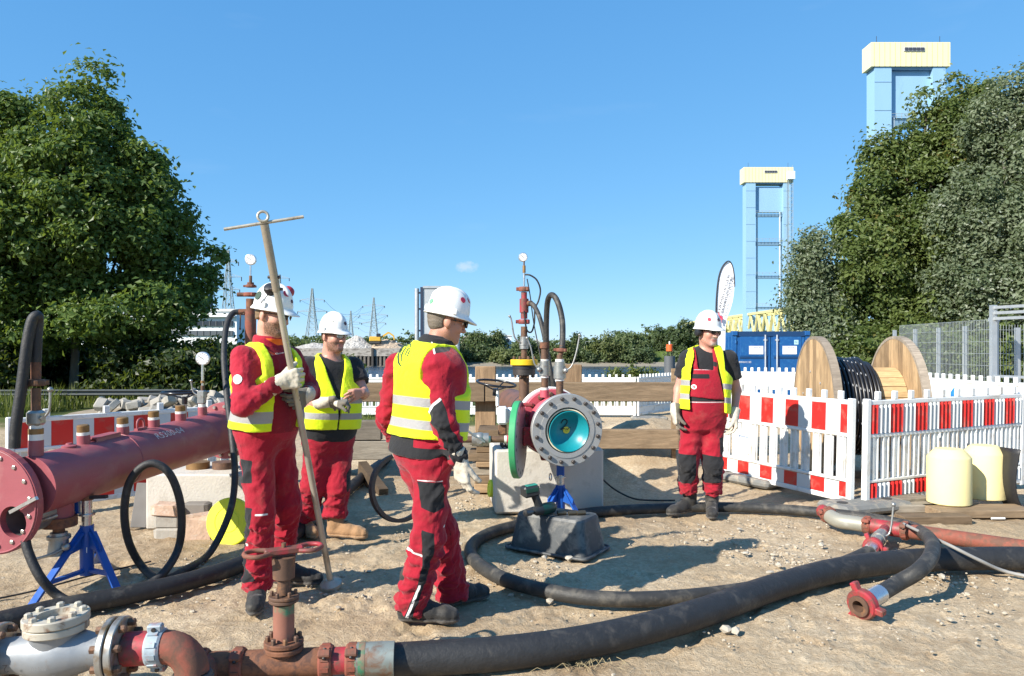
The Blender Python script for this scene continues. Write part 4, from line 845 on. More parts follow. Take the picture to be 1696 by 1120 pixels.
# ------------------------------------------------------------------ loose paving stones under the maple
def rock_mesh(name, s, seed, mt, k=1, jag=.22):
    r = random.Random(seed); b = MB()
    import bmesh
    bm = bmesh.new(); bmesh.ops.create_cube(bm, size=1.0); bmesh.ops.bevel(bm, geom=bm.edges[:], offset=.12, segments=1, affect='EDGES')
    for v in bm.verts: v.co = V((v.co.x*s[0]*(1+r.uniform(-jag, jag)), v.co.y*s[1]*(1+r.uniform(-jag, jag)), v.co.z*s[2]*(1+r.uniform(-jag, jag))))
    me = bpy.data.meshes.new(name); bm.to_mesh(me); bm.free(); me.materials.append(mt); return me
PAV = mat('paving_concrete', (.33, .305, .265), .9, var=.2, sc1=4, dirt=(.25, .22, .18), dirt_amt=.35, sc2=3, bmp=.004)
pm = [rock_mesh('paving_stone', (.30, .22, .16), 200+k, PAV, jag=.10) for k in range(5)]; rnd = random.Random(9)
n = 0
for layer, cnt in ((0, 34), (1, 20), (2, 7)):
    for i in range(cnt):
        u = (i+rnd.random())/cnt; px = 165+u*(225-20*layer)+(70*layer if layer == 2 else 0); Yv = 17.2+rnd.uniform(-.5, .6); z = .10+layer*.155+(.10*math.exp(-((px-300)/50)**2) if layer else 0)
        c = P(px, 0, Yv); o = bpy.data.objects.new('paving_stone', rnd.choice(pm)); sc.collection.objects.link(o); o.location = (c.x, Yv, z); o.rotation_euler = (rnd.uniform(-.7, .7), rnd.uniform(-.7, .7), rnd.uniform(0, 6)); s = rnd.uniform(.85, 1.15); o.scale = (s, s, s); WL[o.name] = o.location.copy()
        tag(o, 'grey concrete paving stone in the tumbled heap below the maple', 'paving stone', 'tumbled paving stones')
# tall support ridge for the heap
o = rubble('rubble_mound', 'low earth mound carrying the tumbled paving stones', 270, 17.7, 2.6, .42, 8, mat('mound_earth', (.24, .2, .15), .95, var=.3), 0.0)
# ================================================================== pipework
RPIPE = mat('pipe_red', (.295, .074, .088), .52, var=.16, sc1=4, dirt=(.33, .125, .125), dirt_amt=.42, sc2=3.5, bmp=.0008, bsc=60); FRED = mat('fitting_red', (.34, .030, .040), .55, var=.25, sc1=12, dirt=(.15, .055, .04), dirt_amt=.55, sc2=14)
PINK = mat('pipe_pink', (.52, .085, .115), .5, var=.15, sc1=6, dirt=(.40, .06, .08), dirt_amt=.3); RUST = mat('rust', (.20, .085, .045), .85, .1, var=.35, sc1=14, dirt=(.10, .05, .035), dirt_amt=.5, sc2=20, bmp=.002, bsc=90)
RUSTR = mat('rust_red', (.25, .072, .045), .8, 0, var=.35, sc1=12, dirt=(.14, .065, .042), dirt_amt=.55, sc2=12, bmp=.0015, bsc=70); RBRN = mat('rust_brown', (.13, .075, .05), .7, .3, var=.3, sc1=18, dirt=(.24, .12, .06), dirt_amt=.4, sc2=20, bmp=.001)
BRASS = mat('brass_plug', (.26, .15, .06), .55, .5, var=.25, sc1=20); TAPE = mat('tape_white', (.72, .70, .66), .6, var=.1, sc1=20, dirt=(.45, .35, .25), dirt_amt=.3); STEELG = mat('valve_steel', (.36, .36, .34), .42, .7, var=.2, sc1=14, dirt=(.25, .21, .17), dirt_amt=.35, sc2=16)
ALU = mat('flange_grey', (.40, .40, .39), .5, .45, var=.1, sc1=8, dirt=(.30, .28, .25), dirt_amt=.3, bmp=.0006, bsc=80); BOLT = mat('bolt_dark', (.075, .065, .06), .5, .6, var=.25, sc1=30); BOLTG = mat('bolt_bright', (.48, .45, .40), .4, .8, var=.2, sc1=30)
BLUE = mat('jack_blue', (.012, .085, .36), .38, var=.12, sc1=12, dirt=(.10, .12, .16), dirt_amt=.2, sc2=22); SILV = mat('bare_steel', (.62, .62, .62), .3, .9, var=.12, sc1=20)
GAUGE = mat('gauge_face', (.85, .85, .83), .4, var=.02); GREEN = mat('flange_green', (.045, .33, .13), .5, var=.15, sc1=10, dirt=(.10, .25, .13), dirt_amt=.3); TEAL = mat('pig_teal', (.008, .235, .275), .35, var=.15, sc1=6, dirt=(.010, .19, .225), dirt_amt=.3)
CONB = mat('block_concrete', (.53, .495, .435), .88, var=.14, sc1=3, dirt=(.38, .345, .29), dirt_amt=.35, sc2=3, bmp=.004, bsc=50)
VGREY = mat('cast_grey', (.27, .285, .30), .5, .35, var=.12, sc1=9, dirt=(.26, .21, .17), dirt_amt=.25, sc2=12, bmp=.001); VCREAM = mat('cast_cream', (.46, .42, .34), .6, .1, var=.15, sc1=9, dirt=(.20, .11, .06), dirt_amt=.42, sc2=14, bmp=.001)
ZINC = mat('zinc_flange', (.42, .41, .38), .4, .7, var=.2, sc1=10, dirt=(.26, .17, .09), dirt_amt=.5, sc2=10)
def hosemat(name, c=(.020, .020, .021), dust=(.060, .054, .047), amt=.36):
    return mat(name, c, .6, var=.38, sc1=22, dirt=dust, dirt_amt=amt, sc2=9, bmp=.003, bsc=55, rv=.12)
HOSE = hosemat('hose_rubber'); HOSED = hosemat('hose_dusty', (.030, .029, .027), (.085, .076, .062), .45); HOSEB = hosemat('hose_clean', (.016, .016, .017), (.07, .065, .055), .35)
def bolts(parent, c, axis, Rb, n, r, ln, mt=BOLT, phase=0.0, name='bolt', skip=()):
    c, axis = V(c), V(axis).normalized(); x = axis.orthogonal().normalized(); y = axis.cross(x); me = None
    for i in range(n):
        if i in skip: continue
        a_ = 2*math.pi*(i+phase)/n; q = c+(x*math.cos(a_)+y*math.sin(a_))*Rb
        if me is None:
            o = MB().lathe(q-axis*ln*.5, axis, [(0, r), (ln*.82, r), (ln, r*.72)], 6, smooth=False).build(name, mt, parent, origin=q); me = o.data
        else: link(name, me, q, parent)
def flange(parent, c, axis, R, th, mt, rin=0.0, name='flange', n=40, ch=.004):
    ax_ = V(axis).normalized(); c = V(c)-ax_*th/2
    if rin <= 0: return MB().lathe(c, ax_, [(0, R-ch), (ch, R), (th-ch, R), (th, R-ch)], n).build(name, mt, parent)
    return MB().lathe(c, ax_, [(0, rin), (0, R-ch), (ch, R), (th-ch, R), (th, R-ch), (th, rin), (0, rin)], n, cap=False).build(name, mt, parent)
def pipe(parent, a, b_, r, mt, name='pipe', n=24): return MB().cyl(a, b_, r, n=n).build(name, mt, parent)
def lever(parent, pts, r, mt=STEELG, ball=.012):
    mb = MB().tube(smooth_path(pts, 4), r, 6); mb.ball(pts[-1], ball, 10); return mb.build('lever', mt, parent)
def gauge(parent, c, r, face=(0, -1, 0), stem=None):
    f = V(face).normalized(); c = V(c); g = MB().lathe(c+f*-.025, f, [(0, r*.9), (.005, r), (.028, r), (.030, r*.9)], 28).build('gauge_case', SILV, parent)
    MB().lathe(c+f*.0052, f, [(0, r*.86), (.001, r*.86)], 28).build('dial', GAUGE, g); x = V((0, 0, 1)).cross(f).normalized()*-1; z = V((0, 0, 1)); mb = MB()
    mb.beam(c+f*.0075-x*r*.2-z*r*.12, c+f*.0075+x*r*.55+z*r*.35, .004, .002, f); mb.build('needle', INK, g); mb = MB()
    for k in range(11): a_ = math.radians(225-27*k); q = x*math.cos(a_)+z*math.sin(a_); mb.beam(c+f*.0072+q*r*.66, c+f*.0072+q*r*.8, .003, .0015, f)
    mb.build('scale_ticks', INK, g)
    if stem is not None: MB().cyl(V(stem), c-V((0, 0, r*.9)), .009, n=8).build('gauge_stem', SILV, parent)
def vstack(parent, x, y, items, n=20):
    """a vertical run of turned pieces: (name, z0, z1, radius, material[, top radius])"""
    for it in items: MB().cyl((x, y, it[1]), (x, y, it[2]), it[3], it[5] if len(it) > 5 else None, n=n).build(it[0], it[4], parent)
def wing_nut(parent, c, axis, R, th, mt=FRED, lugs=3, phase=.3, name='wing_union'):
    ax_ = V(axis).normalized(); x = ax_.orthogonal().normalized(); y = ax_.cross(x); mb = MB(); c = V(c)
    mb.lathe(c-ax_*th/2, ax_, [(0, R*.55), (0, R*.92), (th*.2, R), (th*.8, R), (th, R*.92), (th, R*.55)], 24, cap=False)
    for k in range(lugs): a_ = 2*math.pi*k/lugs+phase; q = x*math.cos(a_)+y*math.sin(a_); mb.box(c+q*R*1.18, (R*.55, R*.42, th*.8), Matrix((q, ax_.cross(q), ax_)).transposed(), bev=R*.06)
    return mb.build(name, mt, parent)
def zof(py, Y): return CAMZ-(py-HOR)/FPX*Y
# ------------------------------------------------------------------ long red pipe on the left (pig launcher)
N0, F0_ = P(80, 797, 4.6), P(372, 713, 6.4); axp = (F0_-N0).normalized(); PR = .182; upv = (V((0, 0, 1))-axp*axp.z).normalized()
def on_axis(px):
    lo, hi = -.6, 2.5
    for _ in range(40):
        m_ = (lo+hi)/2; q = N0+axp*m_
        if 848+FPX*q.x/q.y < px: lo = m_
        else: hi = m_
    return N0+axp*lo
lt = thing('red_pipe', 'long dark red pipe section with threaded stubs on a blue jack stand', 'pipe', (N0.x, 5.4, 0)); S0 = N0-axp*.13
pb = MB().cyl(S0, F0_, PR, n=48).build('barrel', RPIPE, lt)
for k in (.62,): q = N0+axp*k; MB().lathe(q-axp*.008, axp, [(0, PR), (.003, PR+.004), (.013, PR+.004), (.016, PR)], 48, cap=False).build('weld_seam', RPIPE, pb)
# eccentric end plate with an opening
fc = P(-8, 829, 4.45); fn = -axp; FR = .325; fx = V((0, 0, 1)).cross(fn).normalized()*-1; fz_ = fn.cross(fx)*-1
if fz_.z < 0: fz_ = -fz_
hc = P(27, 863, 4.43); hc = hc-fn*((hc-fc).dot(fn)); hr = .095; n = 56; front = []; mb = MB()
def plate(c, R, hc, hr, th, nrm, mb):
    x = nrm.orthogonal().normalized(); y = nrm.cross(x); O = []; I = []
    for i in range(n):
        a_ = 2*math.pi*i/n; d = x*math.cos(a_)+y*math.sin(a_); e = hc-c; b2 = e.dot(d); s = -b2+math.sqrt(b2*b2-(e.dot(e)-R*R)); O.append(hc+d*s); I.append(hc+d*hr)
    vs = O+I+[q-nrm*th for q in O]+[q-nrm*th for q in I]; fs = []
    for i in range(n): j = (i+1) % n; fs += [(i, j, n+j, n+i), (2*n+j, 2*n+i, 3*n+i, 3*n+j), (j, i, 2*n+i, 2*n+j), (n+i, n+j, 3*n+j, 3*n+i)]
    mb.add(vs, fs)
plate(fc+fn*.02, FR, hc+fn*.02, hr, .042, fn, mb); mb.build('end_flange', RPIPE, lt)
MB().lathe(hc-fn*.022, -fn, [(0, hr+.004), (.24, hr+.004), (.24, 0)], 32, cap=False).build('outlet_bore', mat('bore_steel', (.22, .21, .21), .35, .6, var=.3, sc1=10), lt)
bolts(lt, fc+fn*.024, fn, FR*.84, 16, .014, .012, BOLTG, .3); 
MB().torus(fc+fn*.022, fn, FR-.012, .006, 56, 6).build('lip', RPIPE, lt)
mb = MB(); mb.beam(hc+fn*.05+fx*-.2+V((0, 0, .16)), hc+fn*.06+V((.02, 0, .07)), .02, .02); mb.build('pointer_bar', SILV, lt)
for k, a_ in enumerate((-.5, -.2, .15)): q = fc-axp*-.05+(V((math.cos(a_), 0, math.sin(a_)))*(FR*.86)); MB().cyl(q-axp*.03, q+axp*.10, .013, n=10).build('stud', ZINC, lt)
# far flange
flange(lt, F0_, axp, .245, .05, RPIPE, n=44); flange(lt, F0_+axp*.062, axp, .245, .05, RPIPE, n=44, name='mating_flange'); bolts(lt, F0_-axp*.03, -axp, .212, 14, .016, .03, BOLTG, .5)
pipe(lt, F0_+axp*.08, F0_+axp*.6, .16, RPIPE, 'outlet_pipe'); flange(lt, F0_+axp*.45, axp, .22, .045, PWHITE, name='white_flange')
# stubs with plugs along the crown of the barrel
for (px, plug, ht) in ((141, True, .125), (206, True, .12), (257, True, .118), (301, True, .118)):
    b0 = on_axis(px)+upv*(PR-.01); s = MB().cyl(b0, b0+upv*ht*.52, .040, n=20).build('threaded_stub', RPIPE, lt)
    MB().cyl(b0+upv*ht*.52, b0+upv*ht*.68, .039, n=20).build('thread_tape', TAPE, s); MB().lathe(b0+upv*ht*.68, upv, [(0, .037), (ht*.34, .038), (ht*.38, .032)], 20).build('plug', BRASS, s)
b0 = on_axis(337)+upv*(PR-.01); MB().cyl(b0, b0+upv*.075, .036, n=20).build('threaded_stub', RPIPE, lt); MB().cyl(b0+upv*.075, b0+upv*.1, .03, n=16).build('thread_tape', TAPE, lt)
MB().box(b0+upv*.155, (.06, .06, .11), bev=.008).build('needle_valve', STEELG, lt); lever(lt, [b0+upv*.17+V((-.03, 0, 0)), b0+upv*.2+V((-.07, 0, 0)), b0+upv*.29+V((-.085, 0, 0))], .007, STEELG, .013)
gp = P(338, 594, b0.y); vstack(lt, b0.x, b0.y, [('nipple', b0.z+.2, b0.z+.25, .016, RBRN), ('nipple', b0.z+.25, gp.z-.05, .011, SILV), ('hex_nut', b0.z+.27, b0.z+.29, .017, BRASS)], 10); gauge(lt, (b0.x, b0.y, gp.z), .056, (.15, -1, 0))
q = on_axis(235)+upv*PR; mb = MB(); mb.tube([q-axp*.035, q-axp*.035+upv*.045]+[q+upv*(.045+.035*math.sin(a_))-axp*(.035*math.cos(a_)) for a_ in (.5, 1.0, 1.57, 2.1, 2.6)]+[q+axp*.035+upv*.045, q+axp*.035], .008, 8); mb.box(q+upv*.004, (.10, .03, .02), Matrix((axp, upv.cross(axp), upv)).transposed()); mb.build('lifting_eye', RPIPE, lt)
q = on_axis(174)+upv*(PR+.02); MB().box(q, (.22, .085, .012), Matrix((axp, upv.cross(axp), upv)).transposed()).build('bracket', RPIPE, lt); 
for s in (-1, 1): MB().box(q-upv*.025+upv.cross(axp)*s*.038, (.22, .008, .05), Matrix((axp, upv.cross(axp), upv)).transposed()).build('bracket_web', RPIPE, lt)
q = on_axis(117)+upv*(PR+.008); MB().lathe(q-upv*.012, upv, [(0, .045), (.012, .045), (.02, .02), (.028, .018)], 18).build('lug', RPIPE, lt)
txq = on_axis(258); nrm = (V((.52, -.55, .62))-axp*axp.dot(V((.52, -.55, .62)))).normalized(); text_mesh('stencil', 'R5300-04', .078, mat('stencil_white', (.55, .47, .46), .7, var=.2, sc1=30), lt, txq+nrm*(PR+.0016), axp, nrm.cross(axp))
# riser and ball valve by the end plate
b0 = on_axis(62)+upv*(PR-.01); zz = lambda y: zof(y, b0.y)
vstack(lt, b0.x, b0.y, [('riser_stub', b0.z-.02, zz(729), .042, RPIPE), ('thread_tape', zz(729), zz(719), .041, TAPE), ('brass_nut', zz(719), zz(710), .042, BRASS), ('valve_neck', zz(710), zz(704), .032, TAPE), ('riser_pipe', zz(684), zz(643), .027, RBRN), ('riser_pipe', zz(628), zz(588), .028, RUST)])
MB().box((b0.x, b0.y, (zz(705)+zz(680))/2), (.085, .085, zz(680)-zz(705)), bev=.015).build('ball_valve', STEELG, lt); wing_nut(lt, (b0.x, b0.y, zz(634)), (0, 0, 1), .052, .04, RBRN)
vz = zz(692); mb = MB(); mb.cyl((b0.x+.04, b0.y-.02, vz), (b0.x+.07, b0.y-.04, vz), .014, n=10); mb.build('valve_stem', STEELG, lt); lever(lt, [(b0.x+.06, b0.y-.03, vz), (b0.x+.10, b0.y-.03, vz+.05), (b0.x+.105, b0.y-.03, zz(645))], .0075, STEELG, .017)
# drain ball valve hanging below
b1 = on_axis(95)-upv*PR; zb = b1.z; vstack(lt, b1.x, b1.y, [('drain_stub', zb-.07, zb+.03, .085, RPIPE), ('drain_flange', zb-.12, zb-.06, .105, RUST), ('nipple', zb-.16, zb-.12, .035, RBRN), ('drain_valve', zb-.30, zb-.16, .065, STEELG, .05), ('drain_collar', zb-.20, zb-.18, .068, STEELG)])
lever(lt, [(b1.x+.06, b1.y-.05, zb-.25), (b1.x, b1.y-.08, zb-.28), (b1.x-.10, b1.y-.07, zb-.31)], .01, STEELG, .01); MB().ball((b1.x+.075, b1.y-.05, zb-.24), .025, 10).build('valve_knob', STEELG, lt)
# riser hose over the end plate
hp = [(b0.x, b0.y, zz(600)), (b0.x+.005, b0.y, zz(560)), (b0.x+.012, b0.y, zz(535)), P(62, 523, b0.y-.02), P(53, 532, b0.y-.04), P(45, 570, b0.y-.06), P(36, 640, b0.y-.08), P(27, 700, b0.y-.1), P(24, 742, b0.y-.1)]
tag(MB().tube(smooth_path(hp, 6), .031, 14).build('arched_hose', HOSEB), 'thick grey hose arching from the riser down to the red end plate', 'hose')
# valve with black handwheel behind the pipe
def handwheel(parent, c, R, r, mt, spokes=3, axis=(0, 0, 1), drop=.06):
    ax_ = V(axis).normalized(); c = V(c); wh = MB().torus(c, ax_, R, r, 40, 10).build('handwheel', mt, parent); x = ax_.orthogonal().normalized(); y = ax_.cross(x)
    for k in range(spokes): a_ = 2*math.pi*k/spokes+.4; MB().cyl(c-ax_*drop, c+(x*math.cos(a_)+y*math.sin(a_))*R, r*.6, n=8).build('spoke', mt, wh)
    MB().cyl(c-ax_*(drop+.05), c-ax_*(drop-.02), r*2.2, n=12).build('hub', mt, wh); return wh
WB = mat('wheel_black', (.012, .013, .018), .25)
c = P(306, 650, 6.95); t = thing('gate_valve', 'black handwheel valve standing behind the long red pipe', 'valve', (c.x, c.y, 0)); handwheel(t, c, .205, .012, WB); vstack(t, c.x, c.y, [('stem', .75, c.z-.08, .02, STEELG), ('bonnet', .5, .78, .07, RBRN), ('body', .2, .52, .13, RBRN), ('base', 0.0, .2, .1, RUST)])
# rusty fitting stack with gauge behind the pole holder
Y = 6.75; x0 = P(415, 0, Y).x; z = lambda y: zof(y, Y); t = thing('gauge_stack', 'rusty fitting stack with pressure gauge behind the pole holder', 'fitting stack', (x0, Y, .9))
vstack(t, x0, Y, [('lower_pipe', .95, z(600), .035, RUST), ('tee_body', z(600), z(515), .05, RUSTR), ('upper_body', z(515), z(495), .04, RUST), ('neck', z(476), z(468), .03, RUST), ('nipple', z(468), z(457), .014, RBRN), ('nipple', z(457), z(440), .008, SILV)])
wing_nut(t, (x0, Y, z(488)), (0, 0, 1), .062, .035, RUSTR); wing_nut(t, (x0, Y, z(474)), (0, 0, 1), .045, .025, RUSTR); gauge(t, (x0, Y, z(430)), .05, (.1, -1, 0)); MB().cyl((x0, Y, z(517)), (x0-.10, Y-.02, z(517)), .028, n=14).build('side_outlet', RUST, t)
MB().cyl((x0, Y, z(488)), (x0-.12, Y, z(488)), .02, n=12).build('side_plug', RUST, t); lever(t, [(x0-.08, Y-.03, z(520)), (x0-.085, Y-.03, z(545))], .006, RBRN, .01)
# black hose from that stack: down, one standing loop, on to the drain
hz_ = [(x0-.10, Y-.02, z(517)), P(385, 520, 6.7), P(375, 540, 6.6), P(371, 590, 6.4), P(376, 655, 6.2), P(384, 720, 6.0), P(389, 790, 5.85), P(380, 850, 5.72), G(348, 915, .03), G(305, 945, .028), G(268, 960, .03), P(238, 942, 5.06), P(214, 900, 5.0), P(206, 850, 4.97), P(213, 803, 4.97), P(233, 775, 4.98), P(257, 768, 5.0), P(281, 785, 5.02), P(297, 825, 5.04), P(301, 870, 5.06), P(294, 912, 5.05), G(270, 950, .08), G(238, 972, .03), G(190, 990, .03), G(140, 1002, .03), P(98, 988, 4.42), P(68, 958, 4.38), P(49, 920, 4.4), P(42, 895, 4.42)]
tag(MB().tube(smooth_path(hz_, 7), .0265, 12).build('coiled_hose', HOSE), 'black hose with one standing loop beside the blue jack', 'hose')
lg = [G(-70, 1046, .055), G(0, 1030, .055), G(100, 1007, .055), G(200, 988, .055), G(300, 966, .055), G(380, 942, .055), G(440, 914, .055), G(500, 876, .055), G(560, 826, .055), G(607, 785, .055), G(650, 757, .055), G(700, 741, .055)]
tag(MB().tube(smooth_path(lg, 7), .058, 14).build('ground_hose', HOSEB), 'thick black hose running behind the two left workers to the barricade', 'hose')
# concrete block with spacer rings, bricks, discs
c0 = G(241, 878); bx = .90; bh = .475; t = MB().box((c0.x+bx/2, c0.y+.36, bh/2), (bx, .72, bh), bev=.015).build('concrete_block', CONB); tag(t, 'pale concrete block under the far end of the red pipe', 'concrete block')
for (px, mt, lab) in ((328, BRASS, 'ochre spacer ring on the concrete block under the red pipe'), (371, RBRN, 'dark brown spacer ring on the concrete block beside the ochre ring')):
    c = P(px, 765, 6.62); o = MB().lathe((c.x, 6.62, bh), (0, 0, 1), [(0, .085), (0, .10), (.06, .10), (.062, .085)], 28).build('spacer_ring', mt); tag(o, lab, 'ring', 'spacer rings')
for k, (px, py, Y, s, mt, lab) in enumerate([(281, 884, 6.12, (.22, .12, .105), PAV, 'lowest concrete brick of the little stack before the block'), (281, 862, 6.14, (.22, .12, .11), PAV, 'middle concrete brick of the little stack before the block'), (326, 842, 6.2, (.22, .12, .1), mat('brick_dark', (.20, .18, .16), .9, var=.2), 'dark concrete brick lying on the pink boulder')]):
    c = P(px, py, Y); o = bpy.data.objects.new('concrete_brick', rock_mesh('concrete_brick', s, 50+k, mt, jag=.03)); sc.collection.objects.link(o); o.location = c; tag(o, lab, 'brick', 'bricks before the block')
GRAN = mat('granite_pink', (.46, .32, .235), .9, var=.3, sc1=20, dirt=(.52, .42, .34), dirt_amt=.4, sc2=18, bmp=.006)
for k, (px, py, Y, s, lab) in enumerate([(278, 843, 6.14, (.22, .14, .10), 'pink granite rock on top of the brick stack'), (332, 876, 6.1, (.27, .18, .24), 'large pink granite boulder beside the yellow disc')]):
    c = P(px, py, Y); o = bpy.data.objects.new('granite_rock', rock_mesh('granite_rock', s, 70+k, GRAN, jag=.16)); sc.collection.objects.link(o); o.location = c; tag(o, lab, 'rock', 'granite rocks')
o = MB().beam(G(230, 876)+V((0, 0, .01)), P(241, 800, 6.45), .03, .14, (1, 0, 0), bev=.005).build('leaning_slab', mat('slab_grey', (.16, .15, .14), .9, var=.2)); tag(o, 'dark narrow slab leaning on the left corner of the concrete block', 'slab')
YD = mat('disc_yellow', (.78, .80, .035), .5, var=.05, sc1=3)
def ydisc(c, nrm, R, lab):
    nrm = V(nrm).normalized(); o = MB().lathe(V(c)-nrm*.025, nrm, [(0, R-.01), (.01, R), (.045, R), (.05, R-.008), (.05, R*.62), (.046, R*.6), (.046, R*.45), (.05, R*.43), (.05, .03)], 48).build('foam_disc', YD); tag(o, lab, 'disc', 'yellow foam discs')
ydisc(P(381, 864, 5.95), (-.12, -1, .2), .19, 'bright yellow round disc leaning on the block beside the pole holder'); ydisc(P(814, 809, 7.25), (-1, -.25, .1), .085, 'small yellow disc peeking out left of the wellhead block')
# blue jack stands
def jack(label, base, feet, hub_z, top_z, head, s=1.0):
    t = thing('jack_stand', label, 'jack stand', base, 'blue jack stands'); x, y = base[0], base[1]
    MB().cyl((x, y, .09), (x, y, hub_z+.09), .042*s, n=16).build('outer_tube', BLUE, t); MB().cyl((x, y, hub_z+.09), (x, y, top_z), .032*s, n=16).build('screw', SILV, t)
    MB().cyl((x, y, hub_z+.155), (x, y, hub_z+.165), .05*s, n=16).build('collar', SILV, t)
    for f in feet:
        f = V(f); d = (f-V((x, y, 0))).normalized(); top = V((x, y, hub_z+.05))+d*.05
        MB().beam(top, f+V((0, 0, .012)), .05, .016, d).build('leg', BLUE, t); MB().beam(V((x, y, .12))+d*.04, V((x, y, .12)).lerp(f+V((0, 0, .12)), .70), .035, .02, (0, 0, 1)).build('brace', BLUE, t)
        MB().prism([V((x, y, hub_z+.09))+d*.035, V((x, y, hub_z-.05))+d*.035, V((x, y, hub_z-.07))+d*.14, V((x, y, hub_z-.02))+d*.15], d.cross(V((0, 0, 1)))*.012).build('gusset', BLUE, t); MB().ball(V((x, y, hub_z-.045))+d*.12, .012, 8).build('rivet', SILV, t)
    if head: 
        MB().beam((x-.13*s, y, top_z+.01), (x+.14*s, y-.02, top_z+.025), .03, .02).build('turning_bar', INK, t); MB().ball((x-.13*s, y, top_z+.01), .02, 8).build('bar_knob', INK, t); MB().cyl((x, y, top_z), (x, y, top_z+.035), .04, n=14).build('head', RUST, t)
        MB().box((x-.06, y-.01, hub_z+.22), (.035, .03, .10)).build('ratchet', BLUE, t); lever(t, [(x-.06, y-.02, hub_z+.18), (x-.12, y-.04, hub_z+.16)], .008, SILV, .01)
    return t
jx = P(144, 0, 4.78); jack('blue tripod jack stand holding up the long red pipe', (jx.x, 4.78, 0), [G(50, 1010), G(196, 985), G(160, 935)], zof(893, 4.78), zof(828, 4.78), True)
text_mesh('number', '1', .05, WHITE, bpy.data.objects['jack_stand'], (jx.x+.03, 4.725, zof(908, 4.78)), (1, .1, 0), (0, 0, 1))
jx2 = P(928, 0, 6.5); t = jack('blue tripod jack stand under the open flange behind the tub', (jx2.x, 6.5, 0), [(jx2.x-.22, 6.3, 0), (jx2.x+.2, 6.32, 0), (jx2.x+.02, 6.78, 0)], .26, .44, False); MB().box((jx2.x, 6.5, .49), (.07, .06, .12), bev=.008).build('head', BLUE, t); MB().torus((jx2.x-.09, 6.44, .43), (1, .3, 0), .03, .006, 20, 6).build('pull_ring', SILV, t)
# ------------------------------------------------------------------ wellhead in the middle
fl_, fr_ = G(820, 852), G(1000, 848); d = (fr_-fl_).normalized(); W = (fr_-fl_).length; nb_ = V((-d.y, d.x, 0)); ctr = (fl_+fr_)/2+nb_*.4
o = MB().box((ctr.x, ctr.y, .3), (W, .8, .6), Matrix((d, nb_, V((0, 0, 1)))).transposed(), bev=.02).build('concrete_block', CONB); tag(o, 'large pale concrete block under the open teal-filled flange', 'concrete block')
C1 = P(940, 713, 6.25); nf = V((.205, -.977, -.045)).normalized(); wt = thing('wellhead', 'pink launcher with open grey flange and upright ball valves', 'wellhead', (C1.x, 6.6, .6)); FRR = .309
flange(wt, C1-nf*.03, nf, FRR, .06, ALU, .196, 'front_flange', 64); MB().lathe(C1, nf, [(0, .196), (0, .236), (.006, .236), (.006, .196)], 56, cap=False).build('raised_face', ALU, wt); bolts(wt, C1+nf*.012, nf, .272, 16, .0175, .03, BOLT, .5)
MB().lathe(C1-nf*.06, -nf, [(0, .30), (.02, .225), (.09, .205), (.30, .205), (.34, .23), (.38, .235)], 48, cap=False).build('spool_body', PINK, wt); MB().lathe(C1-nf*.001, -nf, [(0, .196), (.45, .196), (.45, 0)], 40, cap=False).build('bore', mat('bore_dark', (.03, .03, .03), .6), wt)
C2 = C1-nf*.5; flange(wt, C2, nf, .30, .055, PINK, 0, 'rear_flange', 56); bolts(wt, C2+nf*.04, nf, .262, 16, .021, .05, RBRN, .3); flange(wt, C2-nf*.075, nf, .315, .06, PWHITE, 0, 'white_flange', 56)
E1 = C2-nf*.11; E2 = P(846, 668, 8.55); pipe(wt, E1, E1+(E2-E1)*.12, .21, RBRN, 'reducer'); pipe(wt, E1, E2, .168, mat('pipe_brown', (.155, .075, .05), .55, .1, var=.2, sc1=5, dirt=(.09, .055, .04), dirt_amt=.4), 'brown_pipe', 32); da = (E2-E1).normalized(); MB().lathe(E1+(E2-E1)*.52, da, [(0, .168), (.002, .172), (.02, .172), (.022, .168)], 32, cap=False).build('pipe_band', INK, wt)
MB().box(C1-nf*.42+V((0, 0, -.27)), (.26, .3, .09), bev=.01).build('support_foot', FRED, wt)
# the pig waiting in the opening
pt = thing('teal_pig', 'teal cupped pig with yellow sticker sitting in the open flange', 'pipeline pig', C1-nf*.05); pc = C1-nf*.015+V((.006, 0, -.004)); prf = [(0, .168), (.0, .178)]
MB().lathe(pc-nf*.3, nf, [(0, .17), (.30, .188), (.306, .186), (.308, .176)], 48, cap=False).build('foam_body', mat('pig_foam', (.80, .74, .52), .7, var=.06), pt)
qc = pc+V((.010, 0, -.008)); MB().lathe(qc+nf*.004, -nf, [(-.004, .176), (-.006, .170), (0, .163), (.02, .150), (.05, .122), (.075, .085), (.088, .045), (.092, .0)], 56, cap=False).build('cup', TEAL, pt)
xx_ = V((0, 0, 1)).cross(nf).normalized()*1; xx_ = -xx_ if xx_.x < 0 else xx_; yy_ = V((0, 0, 1)); sp = qc-nf*.078; stk = MB().lathe(sp-nf*.002, nf, [(0, .03), (.003, .03)], 24).build('sticker', mat('sticker_yellow', (.85, .62, .05), .5), pt)
text_mesh('lettering', '12', .032, INK, pt, sp+nf*.003, V((.4, 0, .9)), V((-.9, 0, .4))); 
# handwritten 2 and dot across the cup
mb = MB(); s2 = [(-.055, .05), (-.04, .078), (-.012, .08), (.0, .055), (-.02, .025), (-.05, .0), (-.055, -.005), (-.03, .0), (.0, -.004), (.018, .008)]
def cupz(r): return np.interp(r, [0, .045, .085, .122, .15, .163], [.092, .088, .075, .05, .02, 0])
mb.tube(smooth_path([qc+xx_*(x+.005)+yy_*(y+.012)+nf*(.012-float(cupz(math.hypot(x+.005, y+.012)))) for x, y in s2], 4), .0042, 5); mb.ball(qc+xx_*.035+yy_*.022+nf*(.012-.088), .004, 8); mb.build('handwriting', INK, pt)
